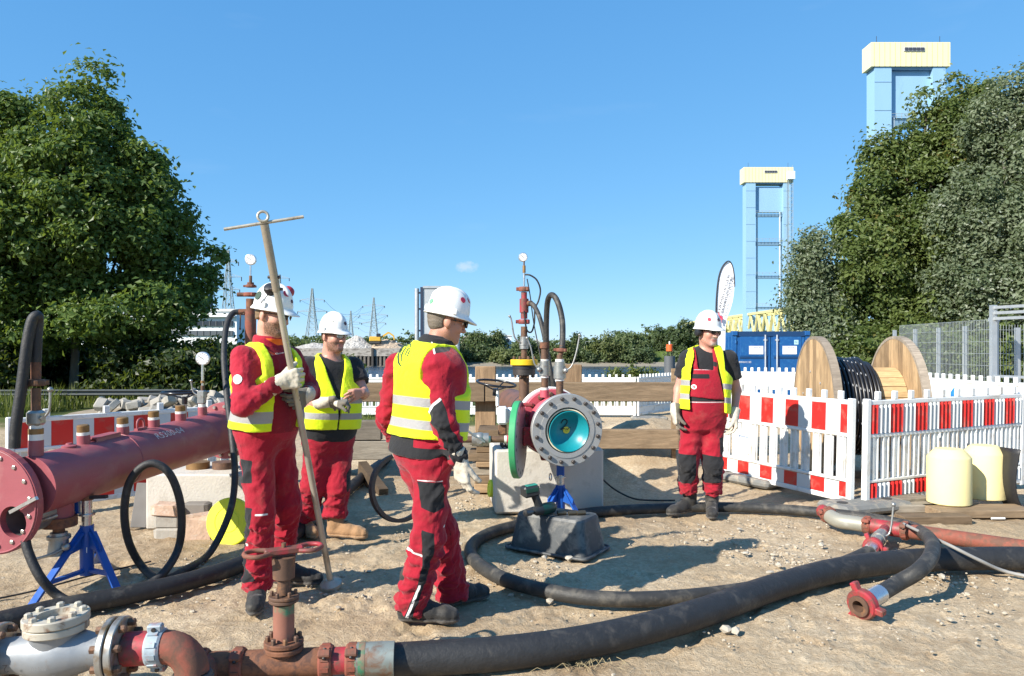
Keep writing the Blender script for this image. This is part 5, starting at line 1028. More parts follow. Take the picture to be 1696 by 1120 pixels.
# green-rimmed blind disc hinged beside it with its outlet valve
gc = P(858, 728, 6.42); gn = V((.985, -.17, 0)).normalized(); gd = MB().lathe(gc-gn*.028, gn, [(0, .330), (.006, .335), (.05, .335), (.056, .330)], 64).build('blind_disc', [GREEN, ALU], wt)
MB().lathe(gc+gn*.0282, gn, [(0, .328), (.003, .326)], 64).build('disc_face', ALU, wt); bolts(wt, gc+gn*.030, gn, .285, 16, .016, .004, INK, .5, 'bolt_hole')
hb_ = MB(); hb_.box(gc+V((.10, .06, .02)), (.12, .06, .16), bev=.01); hb_.box(gc+V((.07, .02, .30)), (.12, .08, .03), bev=.008); hb_.build('hinge', FRED, wt)
sx = gc-gn*.03; av = V((-1, -.02, 0)).normalized(); Yv = gc.y
for (nm, a0, a1, r, mt) in (('outlet_stub', 0, .07, .036, PINK), ('thread_tape', .07, .09, .033, TAPE), ('nipple', .09, .21, .028, RBRN), ('thread_tape', .21, .225, .031, TAPE), ('valve_body', .225, .37, .056, STEELG), ('nipple', .37, .62, .028, RBRN)): MB().cyl(sx+av*a0, sx+av*a1, r, n=20).build(nm, mt, wt)
MB().ball(sx+av*.30, .064, 14, scale=(1, 1, 1)).build('valve_ball_housing', STEELG, wt); mb = MB(); q = sx+av*.30+V((0, -.07, .0)); mb.beam(q+V((.04, 0, -.015)), q+V((-.18, -.05, .14)), .014, .04, (0, -1, .3)); mb.cyl(q+V((0, .02, 0)), q+V((0, -.02, 0)), .028, n=12); mb.build('lever', STEELG, wt)
# two upright ball valves
def upright(px, Y, base_y, segs, lev, side):
    x = P(px, 0, Y).x; z = lambda y: zof(y, Y); 
    for (nm, y0, y1, r, mt) in segs: MB().cyl((x, Y, z(y0)), (x, Y, z(y1)), r, n=20).build(nm, mt, wt)
    lever(wt, [P(a_, b_, Y-.06) for a_, b_ in lev], .0075, STEELG, .014); q = P(lev[0][0], lev[0][1], Y-.05); MB().ball(q, .024, 10).build('valve_stem', STEELG, wt)
upright(902, 6.55, 655, [('stub', 658, 646, .040, PINK), ('thread_tape', 646, 642, .036, TAPE), ('nipple', 642, 626, .031, RBRN), ('thread_tape', 626, 622, .036, TAPE), ('valve_body', 622, 605, .050, STEELG), ('valve_collar', 605, 598, .043, STEELG), ('thread_tape', 598, 595, .035, TAPE), ('nipple', 595, 577, .032, RBRN), ('collar', 577, 567, .043, RUST)], [(893, 612), (885, 602), (879, 575), (873, 560)], -1)
upright(927, 6.42, 652, [('nipple', 660, 631, .032, RBRN), ('thread_tape', 631, 627, .040, TAPE), ('valve_body', 627, 606, .054, STEELG), ('valve_collar', 606, 599, .046, STEELG), ('thread_tape', 599, 595, .038, TAPE), ('nipple', 595, 588, .026, RBRN)], [(937, 614), (947, 606), (955, 582), (960, 555)], 1)
wing_nut(wt, P(930, 580, 6.42), (0.05, 0, 1), .047, .03, RUSTR); MB().cyl(P(928, 590, 6.42), P(931, 572, 6.42), .022, n=12).build('nipple', RBRN, wt)
ah = smooth_path([P(931, 577, 6.42), P(932, 552, 6.45), P(931, 530, 6.5), P(926, 507, 6.55), P(919, 492, 6.6), P(912, 489, 6.68), P(907, 500, 6.78), P(905, 530, 6.85), P(905, 570, 6.9), P(906, 620, 6.95), P(912, 660, 6.98)], 6); tag(MB().tube(ah, .026, 12).build('arched_hose', HOSED), 'dusty arched hose over the two upright ball valves', 'hose')
# riser with yellow flange, red body and gauge
Y = 7.45; xr = P(868, 0, Y).x; z = lambda y: zof(y, Y); rt = thing('gauge_riser', 'tall riser with yellow flange, red fittings and pressure gauge', 'riser', (xr, Y, .9))
vstack(rt, xr, Y, [('black_pipe', .95, z(622), .052, RBRN), ('black_flange', z(621), z(611), .115, BOLT), ('gasket', z(611), z(605.5), .12, INK), ('upper_pipe', z(594), z(578), .03, RBRN), ('valve_body', z(578), z(558), .045, STEELG), ('valve_collar', z(572), z(566), .05, STEELG), ('nipple', z(558), z(541), .033, RBRN), ('red_neck', z(528), z(518), .034, FRED), ('red_body', z(518), z(495), .046, FRED), ('red_neck', z(495), z(484), .03, FRED), ('top_nipple', z(474), z(462), .010, SILV), ('top_nipple', z(462), z(448), .012, SILV), ('hex_nut', z(452), z(440), .016, BRASS), ('top_nipple', z(440), z(432), .008, RBRN)])
MB().lathe((xr, Y, z(605)), (0, 0, 1), [(0, .133), (.004, .137), (z(595.5)-z(605)-.004, .137), (z(595.5)-z(605), .133)], 40).build('yellow_flange', mat('flange_yellow', (.80, .50, .012), .45, var=.08), rt); bolts(rt, (xr, Y, z(593)), (0, 0, 1), .11, 8, .014, .03, RBRN, .5); bolts(rt, (xr, Y, z(623)), (0, 0, -1), .095, 8, .013, .03, RBRN, .5)
wing_nut(rt, (xr, Y, z(533)), (0, 0, 1), .058, .045, FRED); wing_nut(rt, (xr, Y, z(479)), (0, 0, 1), .055, .045, RUSTR); gauge(rt, (xr-.01, Y, z(426)), .046, (.15, -1, 0)); lever(rt, [P(862, 568, Y-.04), P(852, 558, Y-.05), P(847, 530, Y-.05), P(844, 524, Y-.05)], .008, STEELG, .014)
MB().cyl((xr, Y, z(503)), (xr+.08, Y-.03, z(503)), .028, n=14).build('side_outlet', RUST, rt)
h = smooth_path([(xr+.06, Y-.03, z(503)), P(884, 506, 7.35), P(893, 524, 7.25), P(900, 550, 7.2), P(906, 580, 7.15), P(912, 615, 7.1), P(919, 645, 7.1), P(926, 680, 7.1)], 6); tag(MB().tube(h, .0235, 12).build('down_hose', HOSED), 'dusty hose slanting down from the red riser fitting', 'hose')
h = smooth_path([P(869, 455, Y), P(878, 456, Y-.02), P(889, 464, Y-.02), P(895, 480, Y), P(892, 498, Y), P(886, 512, Y), P(885, 535, Y), P(880, 550, Y), P(872, 545, Y-.06), P(868, 515, Y-.06)], 6); tag(MB().tube(h, .0085, 8).build('gauge_line', HOSEB), 'thin black pressure line looping beside the red riser', 'pressure line')
h = smooth_path([P(873, 462, Y-.03), P(878, 490, Y-.04), P(884, 535, Y-.04), P(893, 580, Y-.1), P(901, 622, Y-.2)], 5); tag(MB().tube(h, .006, 6).build('cable', HOSEB), 'thin cable running down beside the red riser', 'cable')
# handwheel and white gearbox left of it
c = P(822, 635, 7.0); t = thing('gearbox_valve', 'black handwheel above a white wrapped gearbox beside the wellhead', 'valve', (c.x, c.y, .6)); wn = V((.12, -.10, 1)).normalized(); handwheel(t, c, .185, .011, WB, axis=wn, drop=.07)
vstack(t, c.x+.01, c.y, [('stem', zof(672, 7), zof(645, 7), .016, WHITE)]); gb = P(832, 688, 7.0); WP = mat('wrap_white', (.72, .75, .78), .35, var=.05); MB().box((gb.x, 7.0, gb.z), (.10, .12, .17), bev=.02).build('gearbox', WP, t); MB().box((gb.x+.09, 7.05, gb.z-.0), (.12, .12, .14), bev=.025).build('cover', WP, t); MB().box((gb.x, 7.03, zof(707, 7)-.03), (.08, .08, .10), bev=.01).build('flange_neck', RBRN, t)
# small loose parts on the block
c = P(800, 762, 6.9); o = MB(); o.lathe((fl_.x+.17, fl_.y+.12, .60), (0, 0, 1), [(0, .045), (.05, .045), (.07, .03), (.09, .03)], 14); o = o.build('plug_fitting', RUSTR); tag(o, 'small rusty plug fitting on the concrete block by the green disc', 'fitting')
mb = MB(); 
for k in range(4): mb.torus((fl_.x+.06+.022*k, fl_.y+.14, .625+.012*(k % 2)), (1, .5*(-1)**k, .4), .022, .008, 14, 6)
tag(mb.build('chain', BOLT), 'short dark chain lying on the concrete block corner', 'chain')
mb = MB(); q = fl_+d*.36+V((0, .2, .612))
for k in (0, 1): a_ = q+d*.04*k; mb.cyl(a_, a_+V((.05, .12, .0)), .009, n=8); mb.cyl(a_, a_+V((-.008, -.02, 0)), .017, n=6)
tag(mb.build('spare_bolts', FRED), 'pair of red spare bolts lying on the concrete block', 'bolts')
# ------------------------------------------------------------------ tub and impact wrench
a0, a1, a2 = G(842, 908), G(967, 929), G(1006, 909); ux = (a1-a0).normalized(); uy = (a2-a1).normalized(); uy = (uy-ux*uy.dot(ux)).normalized(); Lx_, Ly_ = (a1-a0).length, .40; tc_ = a0+ux*Lx_/2+uy*Ly_/2
TUB = mat('tub_black', (.060, .065, .068), .55, var=.3, sc1=9, dirt=(.17, .165, .15), dirt_amt=.46, sc2=7, bmp=.001); tt = thing('mortar_tub', 'upturned black plastic mortar tub in front of the wellhead', 'tub', tc_)
def rrect(hx, hy, r, k=8):
    pts = []
    for (sx, sy, a0_) in ((1, 1, 0), (-1, 1, 90), (-1, -1, 180), (1, -1, 270)):
        for i in range(k): a_ = math.radians(a0_+90*i/(k-1)); pts.append((sx*(hx-r)+r*math.cos(a_), sy*(hy-r)+r*math.sin(a_)))
    return pts
mb = MB(); prof = [(.0, 0.02, .05), (.012, .02, .05), (.018, .0, .05), (.255, -.036, .06), (.274, -.046, .06), (.28, -.066, .055)]; rows = []
for (h, dd, rr) in prof: rows.append([tc_+ux*x+uy*y+V((0, 0, h)) for x, y in rrect(Lx_/2+dd, Ly_/2+dd, rr)])
n = len(rows[0]); fs = [(j*n+i, j*n+(i+1) % n, (j+1)*n+(i+1) % n, (j+1)*n+i) for j in range(len(rows)-1) for i in range(n)]; mb.add(sum(rows, []), fs, 0, False); mb.add(rows[-1], [tuple(range(n))]); mb.build('shell', TUB, tt)
mb = MB().tube([q+V((0, 0, .012)) for q in [tc_+ux*x+uy*y for x, y in rrect(Lx_/2+.025, Ly_/2+.025, .05)]], .012, 8, closed=True); mb.build('rim', TUB, tt)
ZT = .2805; it = thing('impact_wrench', 'green and black cordless impact wrench lying on the black tub', 'impact wrench', tc_+V((0, 0, ZT))); IB = mat('tool_black', (.022, .024, .026), .45, var=.2); IG = mat('tool_green', (.008, .05, .035), .4, var=.2, sc1=14); IT = mat('tool_teal', (.03, .25, .19), .4)
w0 = P(870, 840, 5.50); w0.z = ZT+.042; w1 = P(921, 830, 5.72); w1.z = ZT+.048; wd = (w1-w0).normalized()
MB().lathe(w0, wd, [(0, .026), (.055, .026), (.057, .012), (.085, .013)], 18).build('socket', mat('socket_steel', (.13, .13, .13), .4, .7), it); MB().lathe(w0+wd*.085, wd, [(0, .02), (.03, .038), (.075, .042)], 20).build('hammer_case', IB, it); MB().lathe(w0+wd*.160, wd, [(0, .043), (.05, .046), (.12, .044), (.145, .03)], 20).build('motor_housing', IG, it)
hd = V((-.50, .0, .50)).normalized(); h0 = w0+wd*.185; bq = P(878, 813, 5.58); RB_ = Matrix.Rotation(.35, 3, 'Z') @ Matrix.Rotation(-.12, 3, 'Y'); MB().beam(w0+wd*.15+V((0, 0, .02)), bq+V((.03, 0, -.02)), .052, .058, wd, bev=.014).build('handle', IB, it); MB().box(bq, (.125, .10, .085), RB_, bev=.014).build('battery', IB, it); MB().box(bq+RB_@V((.01, -.01, .0445)), (.085, .06, .006), RB_, bev=.002).build('battery_label', IT, it); MB().box(bq+RB_@V((0, -.052, .012)), (.10, .006, .03), RB_, bev=.002).build('battery_latch', IG, it); MB().box(h0+hd*.045-wd*.028, (.016, .025, .03), Matrix((wd, hd.cross(wd), hd)).transposed(), bev=.004).build('trigger', IG, it)
for k, (px, py) in enumerate([(930, 846), (948, 846), (962, 845)]): q = P(px, py, 5.62); q.z = ZT; o = MB().cyl(q+V((-.03, .0, .018)), q+V((.035, .015, .018)), .0175, n=14).build('tool_socket', mat('socket_bronze', (.12, .10, .07), .4, .7)); tag(o, ['steel socket nearest the impact wrench on the tub', 'middle of the three steel sockets on the tub', 'steel socket at the right end of the tub top'][k], 'socket', 'loose sockets on the tub')
# rubber ring behind the bowed worker
c = P(662, 808, 6.55); rn = V((.66, -.72, .15)).normalized(); mb = MB(); mb.lathe(c-rn*.025, rn, [(0, .268), (0, .302), (.05, .302), (.05, .268), (0, .268)], 56, cap=False); o = mb.build('rubber_ring', mat('ring_brown', (.10, .062, .05), .6, var=.2)); tag(o, 'large brown ring standing on edge behind the bowed worker legs', 'ring')
# ------------------------------------------------------------------ hoses on the ground, right
def groove_ring(parent, c, axis, R, th, mt, bolts_=2, ph=.6):
    ax_ = V(axis).normalized(); mb = MB().lathe(V(c)-ax_*th/2, ax_, [(0, R*.8), (0, R*.98), (th*.15, R*1.06), (th*.85, R*1.06), (th, R*.98), (th, R*.8)], 26, cap=False); cl = mb.build('clamp', mt, parent); x = ax_.orthogonal().normalized(); y = ax_.cross(x)
    for k in range(bolts_): a_ = ph+math.pi*k; q = V(c)+(x*math.cos(a_)+y*math.sin(a_))*R*1.2; MB().box(q, (R*.42, R*.5, th*.95), Matrix((x*math.cos(a_)+y*math.sin(a_), ax_.cross(x*math.cos(a_)+y*math.sin(a_)), ax_)).transposed(), bev=R*.08).build('clamp_lug', mt, parent); MB().cyl(q-ax_.cross(x*math.cos(a_)+y*math.sin(a_))*R*.36, q+ax_.cross(x*math.cos(a_)+y*math.sin(a_))*R*.36, R*.12, n=8).build('bolt', BOLT, parent)
    for k in range(10): a_ = 2*math.pi*k/10; q = V(c)+(x*math.cos(a_)+y*math.sin(a_))*R*1.07; MB().box(q, (R*.1, R*.28, th*.6), Matrix((x*math.cos(a_)+y*math.sin(a_), ax_.cross(x*math.cos(a_)+y*math.sin(a_)), ax_)).transposed()).build('rib', mt, parent)
big = [G(618, 1096, .085), G(700, 1091, .083), G(850, 1080, .083), G(1000, 1057, .083), G(1150, 1019, .083), G(1280, 974, .083), G(1380, 946, .083), G(1480, 931, .083), G(1580, 926, .083), G(1700, 925, .083), G(1830, 930, .083)]
tag(MB().tube(smooth_path(big, 8), .080, 20).build('suction_hose', HOSE), 'thickest black hose sweeping across the foreground', 'hose')
A_ = V((2.80, 6.16, .10)); B_ = V((4.2, 4.96, .10)); dm_ = (B_-A_).normalized(); rp_ = thing('manifold_pipe', 'rusty pipe with red clamps and a branch valve at the right edge', 'pipe', (3.2, 5.8, 0))
at_ = lambda s: A_+dm_*s
MB().cyl(at_(.42), at_(2.6), .058, n=24).build('rusty_pipe', RUSTR, rp_); MB().cyl(at_(.16), at_(.42), .060, n=24).build('red_tee', FRED, rp_)
el = smooth_path([at_(.16), at_(.04), at_(-.05)+V((-.02, .03, 0)), at_(-.10)+V((-.01, .12, .02))], 5); MB().tube(el, .060, 18).build('elbow', mat('elbow_grey', (.30, .29, .24), .5, .2, var=.2, dirt=(.4, .39, .35), dirt_amt=.3), rp_)
groove_ring(rp_, at_(.15), dm_, .066, .06, RUSTR, ph=1.9); groove_ring(rp_, at_(.43), dm_, .066, .06, RUSTR, ph=1.9); ea = (el[-1]-el[-3]).normalized(); groove_ring(rp_, el[-1], ea, .066, .055, RUSTR, ph=1.2); MB().cyl(el[-1]+ea*.03, el[-1]+ea*.10, .056, n=20).build('end_cap', FRED, rp_)
T0 = at_(.29); U0 = G(1446, 906, .085); dv = (U0-T0).normalized(); LU = (U0-T0).length
for (nm, s0, s1, r, mt) in (('branch_stub', .03, LU*.30, .040, FRED), ('thread_tape', LU*.30, LU*.36, .036, TAPE), ('branch_valve', LU*.36, LU*.82, .046, STEELG), ('valve_collar', LU*.5, LU*.66, .053, STEELG), ('ferrule', LU+.03, LU+.16, .048, SILV)): MB().cyl(T0+dv*s0, T0+dv*s1, r, n=22).build(nm, mt, rp_)
wing_nut(rp_, U0, dv, .072, .05, FRED); lever(rp_, [T0+dv*LU*.6+V((.05, 0, .02)), T0+dv*LU*.6+V((.09, .0, .06)), T0+dv*LU*.6+V((.12, .01, .26))], .008, STEELG, .018)
HS = U0+dv*.14
lp = [HS, G(1400, 932, .05), G(1330, 955, .05), G(1240, 976, .05), G(1120, 990, .05), G(1000, 992, .05), G(900, 978, .05), G(825, 955, .05), G(785, 927, .05), G(781, 905, .05), G(805, 886, .05), G(850, 872, .05), G(920, 858, .05), G(1000, 847, .05), G(1100, 842, .05), G(1200, 840, .05), G(1300, 844, .05), G(1390, 852, .05), G(1455, 861, .05), G(1510, 873, .06), G(1540, 893, .20), G(1543, 918, .24), G(1522, 945, .20), G(1487, 966, .13), G(1455, 985, .10)]
tag(MB().tube(smooth_path(lp, 8), .047, 16).build('looped_hose', HOSED), 'black hose looping round the tub and ending in a red union', 'hose')
en = lp[-1]; de = (lp[-1]-lp[-2]).normalized(); ut = thing('hammer_union', 'red hammer union on the free end of the looped hose', 'union', en); MB().cyl(en-de*.02, en+de*.12, .053, n=22).build('ferrule', SILV, ut); UC = en+de*.165; wing_nut(ut, UC, de, .088, .06, FRED, phase=.5); MB().lathe(UC, de, [(-.05, .046), (.045, .060), (.05, .058), (.05, .034), (-.02, .030), (-.02, 0)], 28, cap=False).build('seat', RBRN, ut)
gl = [G(1497, 868, .16), G(1530, 884, .17), G(1570, 902, .2), G(1620, 927, .12), G(1670, 948, .03), G(1760, 965, .02)]; tag(MB().tube(smooth_path(gl, 6), .012, 8).build('grey_line', mat('hose_grey', (.27, .26, .24), .7)), 'thin grey line trailing over the thick hose at right', 'hose')
bl_ = [P(998, 794, 7.3), P(1020, 812, 7.4), P(1050, 826, 7.4), P(1085, 829, 7.5), G(1118, 829, .02)]; tag(MB().tube(smooth_path(bl_, 6), .009, 8).build('black_cable', HOSEB), 'thin black cable leaving the concrete block toward the worker', 'cable')
wl = [G(-30, 997, .01), G(60, 978, .01), G(140, 956, .012), G(250, 930, .01)]; tag(MB().tube(smooth_path(wl, 6), .006, 6).build('thin_cable', HOSEB), 'thin dark cable on the ground behind the blue jack', 'cable')
# ------------------------------------------------------------------ foreground line: check valve, elbow, gate valve
Yf = 3.12; ct = P(100, 1081, Yf); ax_ = V((1, .05, .035)).normalized(); vt = thing('check_valve', 'grey cast check valve with cream bolted cover in the near corner', 'check valve', (ct.x, Yf, 0)); o_ = lambda s, z=0: ct+ax_*s+V((0, 0, z))
MB().lathe(o_(-.25), ax_, [(0, .072), (.08, .075), (.13, .088), (.2, .104), (.27, .104), (.34, .088), (.38, .075), (.46, .072)], 32).build('body', VGREY, vt)
for s in (-.245, .215): flange(vt, o_(s), ax_, .135, .028, ZINC, 0, 'end_flange', 40)
for s, nm in ((-.282, 'mating_flange'), (.252, 'mating_flange')): flange(vt, o_(s), ax_, .135, .03, ZINC, 0, nm, 40)
for s in (-.215, .19, .28): bolts(vt, o_(s), ax_, .108, 8, .017, .03, RBRN, .5)
cz = V((-.03, -.0, 1)).normalized(); cc_ = o_(-.015, .085); MB().cyl(cc_-cz*.06, cc_+cz*.01, .09, .106, n=32).build('neck', VGREY, vt); flange(vt, cc_+cz*.025, cz, .122, .032, VCREAM, 0, 'lower_cover', 40); flange(vt, cc_+cz*.062, cz, .126, .036, VCREAM, .072, 'upper_cover', 40); MB().lathe(cc_+cz*.045, cz, [(0, .073), (.006, .073)], 28).build('cover_recess', VCREAM, vt); bolts(vt, cc_+cz*.088, cz, .100, 8, .016, .020, VCREAM, .5)
text_mesh('cast_mark', 'DN100', .036, mat('cast_mark', (.20, .20, .20), .6), vt, o_(.0, -.055)+V((0, -.122, 0)), -ax_, (0, .25, -1)); text_mesh('cast_mark', 'PN40', .026, mat('cast_mark', (.20, .20, .20), .6), vt, o_(-.01, -.012)+V((0, -.128, 0)), -ax_, (0, .05, -1)); text_mesh('painted_mark', '2', .05, INK, vt, o_(-.15, -.01)+V((0, -.112, 0)), -ax_, (0, .2, -1))
MB().cyl(o_(-.015, -.32), o_(-.015, -.09), .05, .08, n=20).build('support_foot', VCREAM, vt); MB().cyl(o_(-.6), o_(-.29), .085, n=24).build('left_pipe', VGREY, vt)
et = thing('elbow_line', 'rusty elbow and coupled pipe run leading to the gate valve', 'pipe', (P(285, 0, Yf).x, Yf, 0)); MB().cyl(o_(.27), o_(.38), .070, n=26).build('red_spool', FRED, et); BLUC = mat('clamp_blue', (.30, .36, .40), .6, .1, var=.3, sc1=20, dirt=(.33, .12, .09), dirt_amt=.4, sc2=18); groove_ring(et, o_(.40), ax_, .074, .065, BLUC, ph=.9)
e0 = o_(.43); pts = [e0]; Rl = .115
for k in range(1, 9): a_ = math.radians(90*k/8); pts.append(e0+ax_*(Rl*math.sin(a_))+V((0, 0, -Rl*(1-math.cos(a_)))))
MB().tube(pts, .069, 24).build('elbow', RUSTR, et); eb = pts[-1]; groove_ring(et, eb+V((0, 0, -.03)), (0, 0, 1), .078, .06, mat('clamp_dark', (.11, .10, .09), .6, .3, var=.3), ph=1.0); MB().cyl(eb+V((0, 0, -.22)), eb+V((0, 0, -.05)), .066, n=24).build('drop_pipe', RUSTR, et)
yl = 3.38; zl = zof(1098, yl); g0 = P(470, 1098, yl); hs_ = big[0]; dl = V((hs_.x-g0.x, hs_.y-g0.y, 0)).normalized(); dl = V((dl.x, dl.y*.5, 0)).normalized()
gtv = thing('gate_valve', 'rusty gate valve with red handwheel on the foreground pipe', 'gate valve', (g0.x, yl, 0)); l_ = lambda s: V((g0.x, g0.y, zl))+dl*s
MB().cyl(l_(-.33), l_(.17), .062, n=28).build('tee_pipe', RUST, gtv); 
MB().cyl(V((eb.x, eb.y, zl)), l_(-.33), .060, n=24).build('link_pipe', RUSTR, et); groove_ring(et, l_(-.20), dl, .070, .055, RUSTR, ph=1.6); groove_ring(et, l_(-.36), dl, .070, .055, RUSTR, ph=1.6)
groove_ring(gtv, l_(.19), dl, .070, .06, RUSTR, ph=1.6); MB().cyl(l_(.21), l_(.30), .060, n=24).build('red_spool', FRED, gtv); groove_ring(gtv, l_(.31), dl, .070, .06, RUSTR, ph=1.6)
MIXG2 = mat('collar_worn', (.05, .20, .11), .6, .1, var=.3, sc1=12, dirt=(.22, .15, .10), dirt_amt=.6, sc2=14); MB().cyl(l_(.33), l_(.50), .077, n=28).build('hose_ferrule', mat('ferrule_worn', (.24, .27, .25), .5, .4, var=.3, sc1=8, dirt=(.20, .12, .08), dirt_amt=.45, sc2=10), gtv); MB().lathe(l_(.325), dl, [(0, .074), (.03, .080), (.045, .078)], 28).build('green_collar', MIXG2, gtv)
gx_, gy_ = g0.x, g0.y; zz2 = lambda y: zof(y, yl); MIXG = mat('gate_body', (.26, .11, .075), .7, .1, var=.3, sc1=10, dirt=(.06, .20, .11), dirt_amt=.36, sc2=9)
vstack(gtv, gx_, gy_, [('neck', zl+.03, zz2(1077), .058, RUST), ('bonnet', zz2(1062), zz2(1000), .047, MIXG), ('spindle_housing', zz2(984), zz2(957), .029, RBRN), ('yoke_nut', zz2(957), zz2(922), .048, RBRN, .052)], 24)
flange(gtv, (gx_, gy_, zz2(1073)), (0, 0, 1), .088, .022, RUST, name='lower_flange'); flange(gtv, (gx_, gy_, zz2(1063)), (0, 0, 1), .088, .022, RUST, name='upper_flange'); bolts(gtv, (gx_, gy_, zz2(1055)), (0, 0, 1), .070, 8, .012, .028, RBRN, .5)
flange(gtv, (gx_, gy_, zz2(994)), (0, 0, 1), .066, .016, RBRN, name='lower_gland'); flange(gtv, (gx_, gy_, zz2(988)), (0, 0, 1), .068, .016, RBRN, name='upper_gland'); bolts(gtv, (gx_, gy_, zz2(981)), (0, 0, 1), .052, 6, .009, .02, RBRN, .5)
wz = zz2(912); wh = MB(); hd_ = V((1, .45, .02)).normalized(); hp_ = V((0, 0, 1)).cross(hd_); cw_ = V((gx_, gy_, wz)); wh.box(cw_, (.17, .05, .03), Matrix((hd_, hp_, V((0, 0, 1)))).transposed(), bev=.006); wh.build('wheel_hub', FRED, gtv)
for s in (-1, 1):
    pts = [cw_+hd_*(s*.065)-hp_*.035, cw_+hd_*(s*.12)-hp_*.06, cw_+hd_*(s*.165)-hp_*.02, cw_+hd_*(s*.165)+hp_*.035, cw_+hd_*(s*.12)+hp_*.06, cw_+hd_*(s*.065)+hp_*.035]; MB().tube(smooth_path(pts, 4), .011, 8).build('wheel_rim', RUSTR if s < 0 else FRED, gtv)
MB().cyl((gx_, gy_, wz), (gx_, gy_, wz+.035), .011, n=8).build('spindle', RBRN, gtv)
# ------------------------------------------------------------------ stones, straw, weeds
rnd = random.Random(21); mb = MB(); import bmesh
def pebble(c, s, mb, r):
    t_ = (1+5**.5)/2; vv = [(-1, t_, 0), (1, t_, 0), (-1, -t_, 0), (1, -t_, 0), (0, -1, t_), (0, 1, t_), (0, -1, -t_), (0, 1, -t_), (t_, 0, -1), (t_, 0, 1), (-t_, 0, -1), (-t_, 0, 1)]
    ff = [(0, 11, 5), (0, 5, 1), (0, 1, 7), (0, 7, 10), (0, 10, 11), (1, 5, 9), (5, 11, 4), (11, 10, 2), (10, 7, 6), (7, 1, 8), (3, 9, 4), (3, 4, 2), (3, 2, 6), (3, 6, 8), (3, 8, 9), (4, 9, 5), (2, 4, 11), (6, 2, 10), (8, 6, 7), (9, 8, 1)]
    R = Matrix.Rotation(r.uniform(0, 6), 3, V((r.uniform(-1, 1), r.uniform(-1, 1), r.uniform(-1, 1))).normalized()); sq = (r.uniform(.7, 1.3), r.uniform(.7, 1.2), r.uniform(.45, .8))
    mb.add([V(c)+V(((R@V(q)).x*sq[0], (R@V(q)).y*sq[1], (R@V(q)).z*sq[2]))*(s/1.9)*r.uniform(.75, 1.2) for q in vv], ff)
cl_ = [(1320, 930, 90, 22), (1280, 905, 110, 25), (700, 890, 60, 25), (860, 955, 120, 30), (480, 905, 70, 20), (1290, 870, 120, 12), (330, 935, 70, 25), (1600, 1000, 120, 60), (1150, 880, 150, 40), (1350, 1040, 300, 50), (560, 960, 120, 60), (1560, 960, 100, 20), (780, 835, 40, 15), (900, 1000, 500, 110), (1200, 900, 450, 60), (300, 980, 280, 60)]
for k in range(1300):
    cx_, cy_, sx_, sy_ = cl_[min(int(rnd.random()**1.2*len(cl_)), len(cl_)-1)]; px, py = rnd.gauss(cx_, sx_*.5), rnd.gauss(cy_, sy_*.5)
    if py < 800 or py > 1160: continue
    g = G(px, py); s = rnd.uniform(.004, .011) if rnd.random() < .86 else rnd.uniform(.011, .024); pebble((g.x, g.y, gh(g.x, g.y)+s*.25) if s > .011 else (g.x, g.y, .004), s, mb, rnd)
gv = mb.build('gravel', mat('gravel_pale', (.42, .36, .275), .9, var=.3, sc1=9)); tag(gv, 'scattered pale gravel and chips on the sandy ground', 'gravel', kind='stuff')
STN = mat('stone_white', (.40, .36, .295), .85, var=.15, sc1=14)
for k, (px, py, s, lab) in enumerate([(1203, 1046, .036, 'white stone beside the thick foreground hose, left of a pair'), (1218, 1048, .034, 'white stone beside the thick foreground hose, right of a pair'), (902, 925, .028, 'pale stone at the left foot of the black tub'), (943, 927, .03, 'pale stone touching the front rim of the tub'), (1224, 878, .026, 'pale stone between the worker boots and the red clamps'), (1290, 938, .03, 'largest white stone of the scatter before the branch valve'), (1275, 950, .03, 'flat white stone of the scatter before the branch valve'), (911, 998, .026, 'white stone just below the looped hose'), (1235, 918, .028, 'pale stone midway between the tub and the branch valve'), (1360, 905, .03, 'white stone close to the red wing union'), (762, 903, .026, 'pale stone left of the hose bend'), (1560, 957, .03, 'pale stone in the shadow of the thick hose at right')]):
    mb = MB(); g = G(px, py); pebble((g.x, g.y, s*.35), s, mb, rnd); o = mb.build('stone', STN); tag(o, lab, 'stone', 'loose white stones')
rr = np.random.default_rng(4)
def blades(name, areas, n, h0, h1, wd, mt, label, cat, lean=.35, seed=1):
    r = np.random.default_rng(seed); k = r.integers(0, len(areas), n); A = np.array(areas); x = A[k, 0]+(A[k, 1]-A[k, 0])*r.random(n); y = A[k, 2]+(A[k, 3]-A[k, 2])*r.random(n); h = h0+(h1-h0)*r.random(n)**2
    z = gz(x, y)-.01; a_ = r.random(n)*6.28; l = lean*h*r.random(n); v = np.empty((n, 4, 3)); dx, dy = np.cos(a_), np.sin(a_)
    v[:, 0] = np.stack([x-dy*wd, y+dx*wd, z], 1); v[:, 1] = np.stack([x+dy*wd, y-dx*wd, z], 1); v[:, 2] = np.stack([x+dx*l*.5+dy*wd*.7, y+dy*l*.5-dx*wd*.7, z+h*.6], 1); v[:, 3] = np.stack([x+dx*l, y+dy*l, z+h], 1)
    return tag(np_mesh(name, v.reshape(-1, 3), np.arange(n*4).reshape(n, 4), mt, (0, 0, 0), attrs={'tone': np.repeat(r.random(n), 4)}), label, cat, kind='stuff')
blades('grass', [(-4.5, 0, 15.5, 19), (-9, -1, 17, 22), (4, 12, 18, 23), (7.9, 12, 12.5, 20)], 16000, .03, .16, .008, LM['weed'], 'rough green grass behind the white barriers', 'grass', seed=3)
